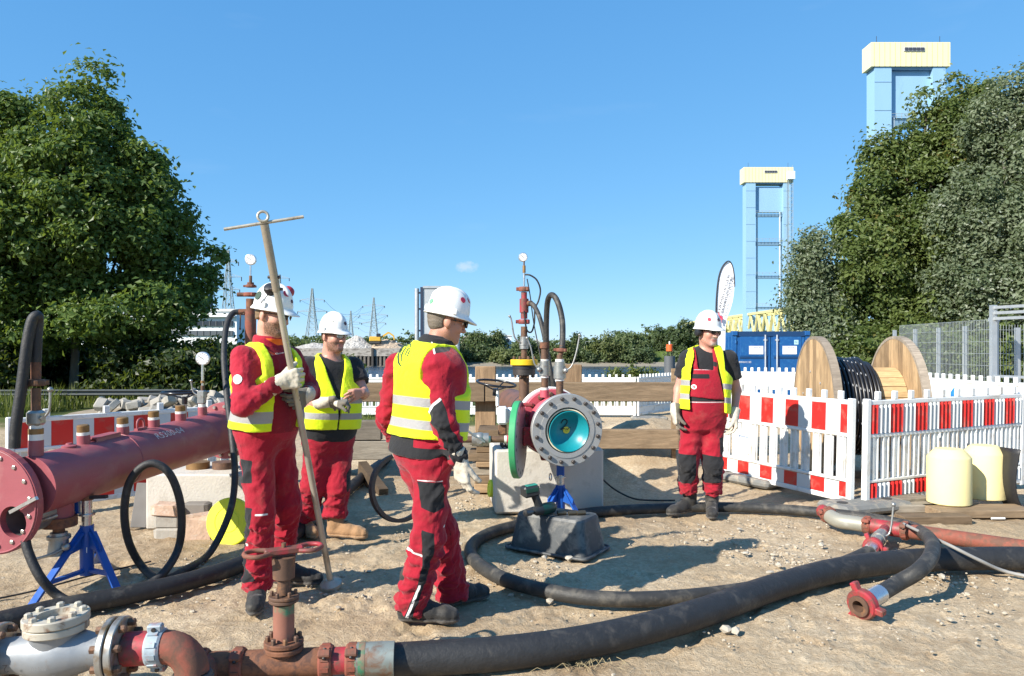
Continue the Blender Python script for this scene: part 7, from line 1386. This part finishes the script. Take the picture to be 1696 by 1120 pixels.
        o, v, fc = make('body', pr, .025, .0072, mt, t, post, at_); s.bodyo = o
        for sd in (1, -1):
            e = MB().ball(q(.081, sd*.031, .002), .0115*k, 10).build('eye', mat('eye_white', (.7, .68, .64), .2), o); MB().ball(q(.0895, sd*.031, .002), .0055*k, 8).build('iris', mat('iris', (.05, .07, .09), .1), o); MB().tube([V(q(.088, sd*.014, .018)), V(q(.092, sd*.03, .023)), V(q(.082, sd*.047, .019))], .0038*k, 5).build('eyebrow', HAIRM['brown' if beard is None else 'grey'], o)
        return o
    def legs(s, mt, o=.020, hem=.09, kr=.082, tr=.102, attrs=None, amp=.040, waist=True, seed=3, cut=.045, hi=.34, mid=None):
        J = s.J; pr = [s.torso(o, -.17, hi if waist else .12)]; fo = []
        for e in ('l', 'r'):
            h, kn, an = J['hip_'+e], J['kn_'+e], J['an_'+e]; en = an+nrmz(an-kn)*cut; pr += [Cone(h, tr*s.b, kn, kr*s.b, .075), Cone(kn, kr*s.b, en, hem*s.b, .03)]; fo += [(h, kn, .13, amp*.8, 11), (kn, en, .12, amp*1.15, 17), (J['pel'], kn, .16, amp*.5, 9)]
        ends = [(J['an_'+e]+nrmz(J['an_'+e]-J['kn_'+e])*cut, nrmz(J['an_'+e]-J['kn_'+e])) for e in 'lr']
        def post(p, F):
            for c, n_ in ends: near = np.linalg.norm(p-c, axis=1) < .16; d = (p-c)@n_; F = np.where(near, np.maximum(F, d), F)
            tp = (p-J['pel'])@s.up-s.TL*(hi-.005); return np.maximum(F, tp)
        def at2(v):
            r = attrs(v) if attrs else {}; sm = np.full(len(v), -1.)
            for e, sg in (('l', 1), ('r', -1)):
                for p0, p1 in ((J['hip_'+e], J['kn_'+e]), (J['kn_'+e], J['an_'+e])):
                    a_ = nrmz(p1-p0); q = v-p0; tt = q@a_; c = q-np.outer(tt, a_); lat = (c@s.la)*sg; fr_ = c@s.fb; ok = (tt > -.02) & (tt < np.linalg.norm(p1-p0)+.02) & (np.linalg.norm(c, axis=1) < .15); sm = np.maximum(sm, np.where(ok, .0022-np.abs(fr_+.01), -1)); 
                en = J['an_'+e]+nrmz(J['an_'+e]-J['kn_'+e])*cut; hd = (en-v)@nrmz(J['an_'+e]-J['kn_'+e]); nr_ = np.linalg.norm(v-en, axis=1) < .16; sm = np.maximum(sm, np.where(nr_, .0018-np.abs(hd-.022), -1))
            u, f, z = s.tcoord(v); sm = np.maximum(sm, .0022-np.abs((z-.17)*s.TL)); r['seam'] = sm; return r
        r = make('trousers', pr, .03, .0080, mt, s.t, post, at2, fo, seed); s.tr = r; return r
    def top(s, mt, o=.020, sleeve='long', ar=(.068, .058, .048), attrs=None, amp=.030, lo=-.10, seed=4, name='jacket', collar=True, cutlo=None, arms='lr'):
        J = s.J; pr = [s.torso(o, lo, 1.0)]; fo = [(J['pel'], J['neck'], .26, amp*.3, 8)]; ends = []
        for e in arms:
            sh, el, wr = J['sh_'+e], J['el_'+e], J['wr_'+e]
            if sleeve == 'long': pr += [Cone(sh, ar[0]*s.b, el, ar[1]*s.b, .04), Cone(el, ar[1]*s.b, wr, ar[2]*s.b, .03)]; fo += [(sh, el, .10, amp, 16), (el, wr, .09, amp*1.2, 22)]; ends.append((wr, nrmz(wr-el)))
            else: m_ = sh+(el-sh)*sleeve; pr += [Cone(sh, ar[0]*s.b, m_+(el-sh)*.1, ar[1]*s.b, .04)]; fo += [(sh, m_, .10, amp*.8, 14)]; ends.append((m_, nrmz(el-sh)))
        if collar: pr.append(Cone(J['neck']-s.up*.02, s.nr*1.25, J['neck']+s.up*.035+s.fb*-.006, s.nr*1.30, .02))
        def post(p, F):
            for c, n_ in ends: near = np.linalg.norm(p-c, axis=1) < .13; F = np.where(near, np.maximum(F, (p-c)@n_), F)
            z = (p-J['pel'])@s.up/s.TL; F = np.maximum(F, (z-(1.0+(.055/s.TL if collar else .01)))*s.TL)
            if cutlo is not None: F = np.maximum(F, (cutlo-z)*s.TL)
            if not collar: F = np.maximum(F, .088*s.b-np.linalg.norm(p-(J['neck']+s.up*.02+s.fb*.045), axis=1))
            return F
        r = make(name, pr, .03, .0085, mt, s.t, post, attrs, fo, seed); s.tp = r; return r
    def tcoord(s, v):
        d = v-s.J['pel']; sh = nrmz(s.J['sh_l']-s.J['sh_r']); m_ = np.clip((d@s.up/s.TL-.1)/.6, 0, 1)[:, None]; l = s.la*(1-m_)+sh*m_; f = np.cross(l, s.up); return (d*l).sum(1), (d*f).sum(1), d@s.up/s.TL
    def vest(s, mt, o=.036, lo=.02, opening=None, vneck=None, bands=((.26, .05), (.44, .05)), arm=.80, seed=6, extra=None, amp=.008, tilt=0.0):
        J = s.J
        def post(p, F):
            u, f, z = s.tcoord(p); F = np.maximum(F, ((lo+tilt*u)-z)*s.TL); F = np.maximum(F, (z-1.02)*s.TL)
            W = np.linalg.norm(J['sh_l']-J['sh_r'])/2; F = np.maximum(F, np.where(z > .55, np.abs(u)-(W*arm+.10*np.clip((.68-z)/.13, 0, 1)), -1)); nk = .075-np.sqrt(u**2+(f*.9)**2); F = np.maximum(F, np.where(z > .93, nk, -1))
            if opening is not None: w_ = np.interp(z, [q[0] for q in opening], [q[1] for q in opening]); F = np.maximum(F, np.where(f > .01, w_-np.abs(u), -1))
            return F
        def at_(v):
            u, f, z = s.tcoord(v); b = np.full(len(v), -1.0)
            for (z0, w_) in bands: b = np.maximum(b, w_/2-np.abs(z-z0-tilt*u)*s.TL)
            r = {'band': b, 'dirt': np.full(len(v), -1.0)}
            return r
        r = make('vest', [s.torso(o, -.17, 1.0, 2.6)], .03, .0075, mt, s.t, post, at_, [(J['pel'], J['neck'], .28, amp, 7)], seed); s.vs = r; return r
    def gloves(s, e, F, Nn, S, cuff=.07, m=None, dirt=None, size=1.22, **kw):
        J = s.J; wr, el = J['wr_'+e], J['el_'+e]; d = nrmz(wr-el); pr = hand(wr, F, Nn, S, size, **kw); pr += [Cone(wr-d*cuff, .054, wr, .042, .012), Cone(wr, .038, wr+nrmz(A3(F))*.03, .036, .02, None)]
        def post(p, G_): return np.maximum(G_, -((p-(wr-d*cuff))@d))
        def at_(v): return {'dirt': np.full(len(v), -1.0) if dirt is None else dirt(v)}
        return make('glove', pr, .008, .0052, m or M_GL, s.t, post, at_, [(wr-d*.06, wr+nrmz(A3(F))*.09, .06, .005, 40)], 9)
    def hair(s, m, lo=-.03, back=True, grow=.008, front=-.02):
        f, l, u, h, k = s.hf, s.hl, s.hu, s.J['eye'], s.hs
        def post(p, F): w_ = (p-h)/k; x, y, z = w_@f, w_@l, w_@u; F = np.maximum(F, (lo-z-.5*np.clip(-.02-x, 0, .05))*k); F = np.maximum(F, (x-.035-.5*np.clip(z-.02, 0, 1))*k); ear = np.sqrt((x+.002)**2+((z+.01)*.8)**2)-.033; return np.maximum(F, np.where(np.abs(y) > .05, -ear*k, -1))
        return make('hair', [Ell(h+(f*-.014+u*.028)*k, (f, l, u), (np.array([.099, .080, .098])+grow)*k), Ell(h+(f*-.05-u*.03)*k, (f, l, u), np.array([.052, .066, .055])*k)], .02, .006, m, s.t, post, None, [(h-u*.1, h+u*.1, .15, .006, 60)], 8)
    def glasses(s, m, clear=False):
        f, l, u, h, k = s.hf, s.hl, s.hu, s.J['eye'], s.hs; q = lambda x, y, z: V(h+(f*x+l*y+u*z)*k); t = MB()
        for sd in (1, -1): t.tube([q(.104, sd*.060, .008), q(.05, sd*.084, .008), q(-.02, sd*.088, .003)], .0032*k, 6)
        t.tube([q(.104, .062, .016), q(.116, .03, .018), q(.120, 0, .015), q(.116, -.03, .018), q(.104, -.062, .016)], .0035*k, 6); o = t.build('glasses', MUFF, s.t)
        for sd in (1, -1):
            pts = [q(.118-.0010*abs(i)-(.012 if i > 2 else 0), sd*(.008+.009*i), 0) for i in range(6)]; mb = MB(); vv = []
            for i, p in enumerate(pts): hh = (.013, .019, .021, .021, .018, .012)[i]*k; vv += [p+V(u*.014*k), p+V(u*(.014*k-hh*1.6))]
            mb.add(vv, [(2*i, 2*i+1, 2*i+3, 2*i+2) for i in range(5)], 0, True); lo = mb.build('lens', m, o); sm = lo.modifiers.new('t', 'SOLIDIFY'); sm.thickness = .002
    def muffs(s, up=False, colour=MUFF):
        f, l, u, h, k = s.hf, s.hl, s.hu, s.J['eye'], s.hs; o = None
        for sd in (1, -1):
            c = (h+l*sd*.104*k-f*.006-u*.012) if not up else (h+l*sd*.088+u*.150+f*.02); ax = nrmz(l*sd+(u*.9 if up else 0)); a_ = MB().lathe(V(c)-V(ax)*.018, ax, [(0, .026), (.006, .036), (.026, .037), (.042, .030), (.046, .018)], 24).build('ear_muff', colour if (sd > 0 or not up) else MUFF, s.t); MB().lathe(V(c)-V(ax)*.028, ax, [(0, .028), (.004, .035), (.012, .035)], 20).build('cushion', MUFF, a_)
            MB().tube([V(c), V(h+l*sd*.118+u*.055-f*.01), V(h+l*sd*.112+u*.075)], .004, 6).build('arm', SILV if up else MUFF, a_)
# ------------------------------------------------------------------ worker C: bowed, seen from behind, in the middle
RS = mat('sticker_red', (.55, .03, .06), .5); GS = mat('sticker_green', (.15, .45, .22), .5); DS = mat('sticker_dark', (.10, .04, .05), .5); YS = mat('sticker_cream', (.75, .68, .45), .5); KS = mat('sticker_moss', (.03, .06, .035), .6)
Y = 4.24
JC = dict(pel=P(700, 748, 4.24), neck=P(722, 572, 4.24), eye=P(741, 531, 4.24), sh_r=P(724, 606, 4.09), el_r=P(735, 700, 4.03), wr_r=P(762, 764, 4.07), sh_l=P(658, 604, 4.40), el_l=P(642, 690, 4.48), wr_l=P(662, 750, 4.66),
          hip_r=P(714, 770, 4.15), kn_r=P(710, 888, 4.12), an_r=P(684, 995, 4.19), hip_l=P(692, 770, 4.33), kn_l=P(733, 880, 4.38), an_l=P(748, 972, 4.46))
c = Person('worker seen from behind in yellow logo vest and red jacket, head bowed', JC, (.76, .65), (.93, .26, -.22), 1.02, .5, neck_r=.062, hu=(.12, .0, 1))
c.body(skin_mat('skin_tanned', (.46, .23, .155)))
blk = [[(693, 794), (735, 797), (738, 838), (722, 845), (700, 836)], [(701, 872), (722, 878), (722, 905), (712, 945), (702, 975), (683, 1024), (668, 1024), (692, 970), (702, 930)], [(664, 930), (705, 945), (703, 949), (662, 934)]]
gry = [[(671, 905), (702, 914), (702, 918), (671, 909)], [(671, 1024), (676, 1024), (699, 966), (695, 966)], [(693, 791), (736, 794), (736, 796), (693, 793)], [(735, 869), (742, 868), (742, 871), (735, 872)]]
c.legs(M_TR, attrs=lambda v: {'black': patch(v, blk[:2], 4.12, 4.20), 'grey': patch(v, gry, 4.12, 4.18)}, cut=.06, hem=.092, kr=.086, tr=.104)
jb = [[(636, 722), (700, 745), (765, 760), (760, 745), (715, 735), (755, 790), (776, 772), (770, 740), (752, 705), (742, 668), (726, 660), (713, 685), (715, 710), (730, 740), (640, 712)], [(712, 566), (748, 570), (744, 581), (721, 586)]]
jb = [[(634, 718), (685, 724), (684, 741), (745, 745), (745, 762), (634, 758)], [(733, 659), (743, 680), (748, 705), (762, 730), (782, 755), (782, 775), (757, 775), (742, 745), (730, 718), (716, 700), (710, 685), (716, 670)], [(712, 568), (745, 573), (743, 581), (720, 586)], [(628, 660), (636, 655), (640, 700), (632, 720), (626, 700)]]
jg = [[(731, 657), (734, 661), (718, 672), (712, 688), (709, 687), (714, 670)], [(711, 566), (714, 566), (722, 586), (719, 587)]]
cj = lambda v: {'black': np.maximum(patch(v, jb, 4.06, 4.30), ((v-c.J['neck'])@c.up)+.0), 'grey': patch(v, jg, 4.06, 4.15)}
c.top(M_JK, attrs=cj, lo=-.17, cutlo=-.035, ar=(.070, .064, .050), o=.040)
c.vest(M_VS, lo=.14, bands=((.265, .05), (.465, .05)), arm=.80, o=.060, tilt=-.10)
vf = c.vs[1:]
for (pts, wd) in (([(671, 571), (664, 578), (661, 590), (663, 600), (668, 606)], [.8, 1.6, 2.0, 1.8, 1.2]), ([(668, 572), (673, 571), (674, 577), (670, 582), (668, 588), (669, 598)], [1.2, 1.3, 1.2, 1.1, 1.2, .8]), ([(667, 574), (665, 588)], [.9, .8]), ([(682, 576), (678, 579), (675, 587), (679, 590), (682, 580)], [.9, .9, .9, .9, .9]), ([(676, 574), (680, 569), (683, 570), (682, 575)], [1.2, 1.6, 1.4, .8])): inked(pts, wd, KS, c.vs[0], 4.26, vf)
decal('Pipeline Services', .0125, KS, c.vs[0], 663, 612, 4.26, -17, vf)
c.gloves('r', (.12, -.10, -1), (.75, .65, 0), (.65, -.75, .0), curl=(24, 30, 25), spread=.03, thumb=.35)
c.gloves('l', (.3, .5, -.8), (.7, -.5, 0), (.5, .7, 0))
c.hair(HAIRM['grey'], -.045, grow=.010); c.glasses(LENS); helmet(c.t, JC['eye'], c.hf, c.hu, [(-60, 35, .017, RS, 'emblem'), (-160, 14, .016, GS, 'oval_sticker'), (-20, 40, .015, RS, 'emblem')])
boot('boot', (P(680, 0, 4.2).x, 4.20), (1, -.08), M_BT, c.t, 1.12); boot('boot', (P(748, 0, 4.44).x, 4.46), (.75, .55), M_BT, c.t, 1.08, pitch=.0)
# ------------------------------------------------------------------ worker A: holds the pole
JA = dict(pel=P(440, 712, 4.58), neck=P(444, 570, 4.55), eye=P(452, 521, 4.53), sh_r=P(402, 592, 4.40), el_r=P(404, 672, 4.28), wr_r=P(463, 633, 4.345), sh_l=P(482, 592, 4.70), el_l=P(511, 646, 4.80), wr_l=P(508, 654, 4.535),
          hip_r=P(425, 730, 4.50), kn_r=P(432, 850, 4.43), an_r=P(426, 962, 4.50), hip_l=P(460, 730, 4.68), kn_l=P(476, 842, 4.66), an_l=P(462, 940, 4.84))
a = Person('worker in red overalls and yellow vest gripping the tall T-handled pole', JA, (.84, -.54), (.93, -.33, -.16), 1.02, .3, neck_r=.064, hu=(.08, 0, 1))
a.body(skin_mat('skin_fair', (.56, .30, .22), (.13, .075, .045)), beard=True)
ab = [[(398, 760), (421, 762), (421, 798), (402, 800)], [(408, 838), (424, 838), (420, 870), (406, 905), (412, 945), (425, 962), (402, 965), (396, 930), (398, 880)]]
a.legs(M_TR, attrs=lambda v: {'black': patch(v, ab, 4.42, 4.48), 'grey': patch(v, [[(430, 847), (449, 847), (449, 850), (430, 850)], [(409, 898), (413, 898), (413, 903), (409, 903)]], 4.42, 4.46)}, cut=.05, hem=.088, kr=.082, tr=.100, seed=13)
a.top(cloth('sweat_red', (.36, .012, .030), [('black', BLKC, .8), ('orange', (.85, .14, .01), .8), ('dark', (.22, .006, .018), .8)]), attrs=lambda v: {'black': patch(v, [[(443, 604), (446, 597), (454, 600), (455, 613), (447, 615)], [(463, 695), (469, 690), (468, 705), (463, 705)]], 4.4, 4.55), 'orange': patch(v, [[(432, 560), (462, 562), (463, 574), (452, 573), (438, 563)]], 4.4, 4.7), 'dark': patch(v, [[(433, 575), (450, 572), (475, 570), (500, 600), (500, 720), (445, 720), (444, 640)]], 4.4, 4.9)}, lo=-.17, cutlo=-.10, ar=(.070, .062, .048), seed=14, name='overall_top', o=.026)
a.vest(M_VO, lo=.05, opening=[(0, .10), (.3, .10), (.6, .085), (.85, .09), (1.0, .10)], bands=((.21, .07),), arm=.82, o=.046, tilt=.04, seed=15)
badge(circ(396, 628, 8, sx=1.0), mat('badge_white', (.72, .70, .68), .7), a.tp[0], 4.3, a.tp[1:], 'arm_badge'); badge([(440, 580), (445, 583), (452, 588), (447, 588), (443, 585)], mat('logo_orange', (.75, .08, .02), .6), a.tp[0], 4.4, a.tp[1:], 'chest_logo'); decal('V. Elsner', .016, TAPE, a.tp[0], 453, 586, 4.4, 16, a.tp[1:], 'name_print')
a.gloves('r', (.97, .1, .22), (-.08, .98, .0), (-.2, 0, 1), curl=(55, 75, 45), tc=.5, thumb=.8)
a.gloves('l', (-.25, -.88, -.35), (-.95, .15, .0), (-.1, -.35, .93), curl=(62, 75, 45), dirt=lambda v: .06-(v[:, 0]-P(492, 0, 4.5).x))
a.hair(HAIRM['blond'], -.02, grow=.004); helmet(a.t, JA['eye'], a.hf, a.hu, [(-15, 40, .021, RS, 'emblem'), (-115, 22, .028, KS, 'dark_sticker'), (8, 20, .012, DS, 'emblem')]); a.muffs(True, MUFR); a.glasses(LENS)
boot('boot', (P(424, 0, 4.5).x, 4.53), (.25, -1), M_BT, a.t, 1.12); boot('boot', (P(466, 0, 4.86).x, 4.88), (1, -.12), M_BT, a.t, 1.12)
# the pole with T handle
pb_, pt_ = G(548, 966, .03), P(438, 372, 4.14); pd = (pt_-pb_).normalized(); POLE = mat('pole_steel', (.46, .42, .34), .45, .5, var=.15, sc1=10, dirt=(.25, .20, .14), dirt_amt=.4, sc2=8, stretch=(1, 1, .3))
pt2 = thing('tamping_pole', 'tall steel pole with ring, T bar and round foot plate', 'pole', pb_); MB().cyl(pb_, pt_, .0195, n=18).build('tube', POLE, pt2); MB().cyl(pt_-pd*.38, pt_+pd*.0, .0235, n=18).build('sleeve', mat('pole_sleeve', (.32, .27, .20), .5, .4, var=.25, sc1=12), pt2)
hb0, hb1 = P(371, 380, 4.10), P(503, 359, 4.18); MB().cyl(hb0, hb1, .0095, n=10).build('cross_bar', POLE, pt2); MB().torus(pt_+pd*.045, V((.25, -1, .1)), .028, .008, 28, 8).build('ring', POLE, pt2); MB().lathe(pb_-pd*.02, pd, [(-.012, .062), (.0, .070), (.022, .070), (.03, .055), (.05, .03)], 28).build('foot_plate', POLE, pt2)
for k in (.30, .37): q = pt_-pd*k; MB().cyl(q-V((.036, 0, 0)), q+V((.036, 0, 0)), .009, n=8).build('bolt', BOLT, pt2)
# ------------------------------------------------------------------ worker B: black T-shirt, tan boots
JB = dict(pel=P(543, 718, 6.10), neck=P(549, 588, 6.12), eye=P(553, 556, 6.08), sh_r=P(514, 608, 6.02), el_r=P(512, 668, 5.92), wr_r=P(535, 667, 5.80), sh_l=P(584, 608, 6.22), el_l=P(602, 652, 6.12), wr_l=P(601, 650, 5.96),
          hip_r=P(527, 736, 6.04), kn_r=P(518, 805, 6.02), an_r=P(503, 862, 6.20), hip_l=P(561, 736, 6.16), kn_l=P(561, 805, 6.06), an_l=P(553, 866, 6.08))
b = Person('stout worker in black T-shirt and yellow vest with one bare hand', JB, (.60, -.80), (.80, -.60, -.04), 1.14, 1.0, neck_r=.070, head=1.04)
lh = hand(JB['wr_l'], (-.55, -.62, -.15), (-.7, .3, -.5), (-.1, -.3, .9), 1.0, (30, 35, 25), False)
b.body(skin_mat('skin_rosy', (.55, .27, .20), (.16, .09, .06)), hands=[lh])
b.legs(M_TR, attrs=lambda v: {'black': patch(v, [[(575, 785), (582, 770), (583, 805), (577, 815)]], 6.05, 6.4), 'grey': np.full(len(v), -1.)}, cut=-.06, seed=23)
b.top(M_BK, sleeve=.62, ar=(.080, .078, .05), lo=-.17, cutlo=-.09, seed=24, name='tshirt', collar=False, o=.032)
b.vest(M_VS, lo=.07, opening=[(0, .006), (.25, .008), (.5, .022), (.8, .075), (1.0, .10)], bands=((.24, .05), (.44, .05)), arm=.84, o=.050, seed=25)
b.gloves('r', (.85, -.35, .10), (.25, .55, -.7), (.15, -.6, .6), curl=(65, 75, 45), dirt=lambda v: v[:, 0]-P(549, 0, 5.75).x+.02)
g = hand(P(556, 668, 5.74), (.8, -.1, .1), (.2, .3, -.9), (0, -.9, -.2), 1.0, (60, 70, 40))
make('held_glove', g, .008, .0055, M_GL, b.t, None, lambda v: {'dirt': .03-(P(566, 0, 5.72).x-v[:, 0])})
b.hair(HAIRM['brown'], -.025, grow=.003); b.glasses(LENSC); helmet(b.t, JB['eye'], b.hf, b.hu, [(12, 22, .016, DS, 'emblem'), (-52, 30, .013, YS, 'round_sticker')], 1.02)
boot('boot', (P(556, 0, 6.08).x, 6.08), (1, -.25), M_BB, b.t, 1.14, .20); boot('boot', (P(500, 0, 6.2).x, 6.22), (.6, -.8), M_BB, b.t, 1.12, .20)
# ------------------------------------------------------------------ worker D: dungarees, facing us
JD = dict(pel=P(1163, 690, 6.92), neck=P(1173, 574, 6.95), eye=P(1173, 549, 6.90), sh_r=P(1139, 594, 6.93), el_r=P(1124, 645, 6.97), wr_r=P(1118, 682, 6.85), sh_l=P(1207, 594, 6.93), el_l=P(1220, 648, 6.97), wr_l=P(1216, 689, 6.85),
          hip_r=P(1146, 703, 6.92), kn_r=P(1139, 768, 6.86), an_r=P(1140, 815, 6.96), hip_l=P(1180, 703, 6.92), kn_l=P(1181, 770, 6.86), an_l=P(1179, 818, 6.94))
d = Person('worker in red dungarees with ear muffs and open yellow vest facing forward', JD, (.06, -1), (.42, -.90, -.06), 1.07, .35, neck_r=.068, head=1.05)
d.body(skin_mat('skin_ruddy', (.54, .27, .20), (.50, .45, .40)), beard=True, bx=.055, by=.032)
kb = [[(1118, 751), (1151, 752), (1151, 790), (1144, 801), (1120, 800)], [(1163, 752), (1195, 756), (1194, 798), (1168, 800), (1163, 790)], [(1189, 725), (1212, 722), (1210, 745), (1202, 760), (1190, 750)], [(1132, 655), (1200, 655), (1200, 664), (1132, 664)]]
d.legs(M_TR, attrs=lambda v: {'black': patch(v, kb, 6.85, 6.95), 'grey': patch(v, [[(1128, 664.5), (1204, 664.5), (1204, 666), (1128, 666)], [(1195, 748), (1200, 748), (1200, 754), (1195, 754)]], 6.85, 6.9)}, cut=-.01, hem=.088, kr=.086, tr=.100, seed=33, hi=.32, o=.026)
d.top(M_BK, sleeve=.62, ar=(.078, .076, .05), lo=-.1, seed=34, name='tshirt', collar=False, o=.014)
def bib_post(p, F):
    u, f, z = d.tcoord(p); front = (f > .0); w_ = np.interp(z, [.28, .45, .66, .70], [.16, .135, .105, .104]); bibm = np.maximum(np.maximum(.26-z, z-.66)*d.TL, np.abs(u)-w_); st = np.maximum(np.abs(np.abs(u)-np.interp(z, [.6, 1.0], [.088, .098]))-.019, (.62-z)*d.TL); m_ = np.where(front, np.minimum(bibm, st), np.maximum(st, (.3-z)*d.TL)); return np.maximum(F, m_)
bo, bv, bf = make('bib', [d.torso(.038, -.1, 1.0)], .03, .0075, M_TR, d.t, bib_post, lambda v: {'seam': np.full(len(v), -1.), 'black': patch(v, [[(1136, 619.5), (1173, 619.5), (1173, 627), (1136, 627)], [(1137, 610), (1147, 606), (1148, 600), (1139, 604)], [(1174, 604), (1186, 608), (1188, 601), (1176, 597)]], 6.8, 6.95), 'grey': patch(v, [[(1131, 612), (1178, 612), (1178, 612.7), (1131, 612.7)]], 6.8, 6.95)}, [(d.J['pel'], d.J['neck'], .26, .006, 9)], 35)
badge(circ(1150, 641, 4), mat('badge_white', (.72, .70, .68), .7), bo, 6.75, (bv, bf), 'chest_badge'); badge(circ(1150, 641, 1.8), RS, bo, 6.75, (bv, bf), 'chest_emblem', .007)
MB().box(P(1156, 660, 6.705), (.33, .012, .04), bev=.003).build('belt_tab', INK, d.t) if False else None
d.vest(M_VS, lo=.08, opening=[(0, .165), (.3, .16), (.6, .14), (.85, .10), (1.0, .09)], bands=((.26, .05), (.45, .05)), arm=.90, o=.056, seed=36)
d.gloves('r', (.05, -.12, -1), (1, 0, -.1), (.0, -1, .1), curl=(32, 36, 28), spread=.03, thumb=.35, dirt=lambda v: v[:, 0]-P(1118, 0, 6.85).x); d.gloves('l', (-.02, -.15, -1), (-1, .2, 0), (.1, -1, .1), curl=(32, 38, 28), spread=.03, thumb=.35)
d.hair(HAIRM['grey'], -.025, grow=.002); d.glasses(LENS); d.muffs(False); helmet(d.t, JD['eye'], d.hf, d.hu, [(-38, 26, .017, RS, 'emblem'), (12, 26, .018, DS, 'emblem')], 1.03, wide=1.08)
boot('boot', (P(1143, 0, 6.96).x, 6.98), (-.85, -.5), M_BT, d.t, 1.12, .22); boot('boot', (P(1179, 0, 6.94).x, 6.94), (-.28, -1), M_BT, d.t, 1.12, .22)
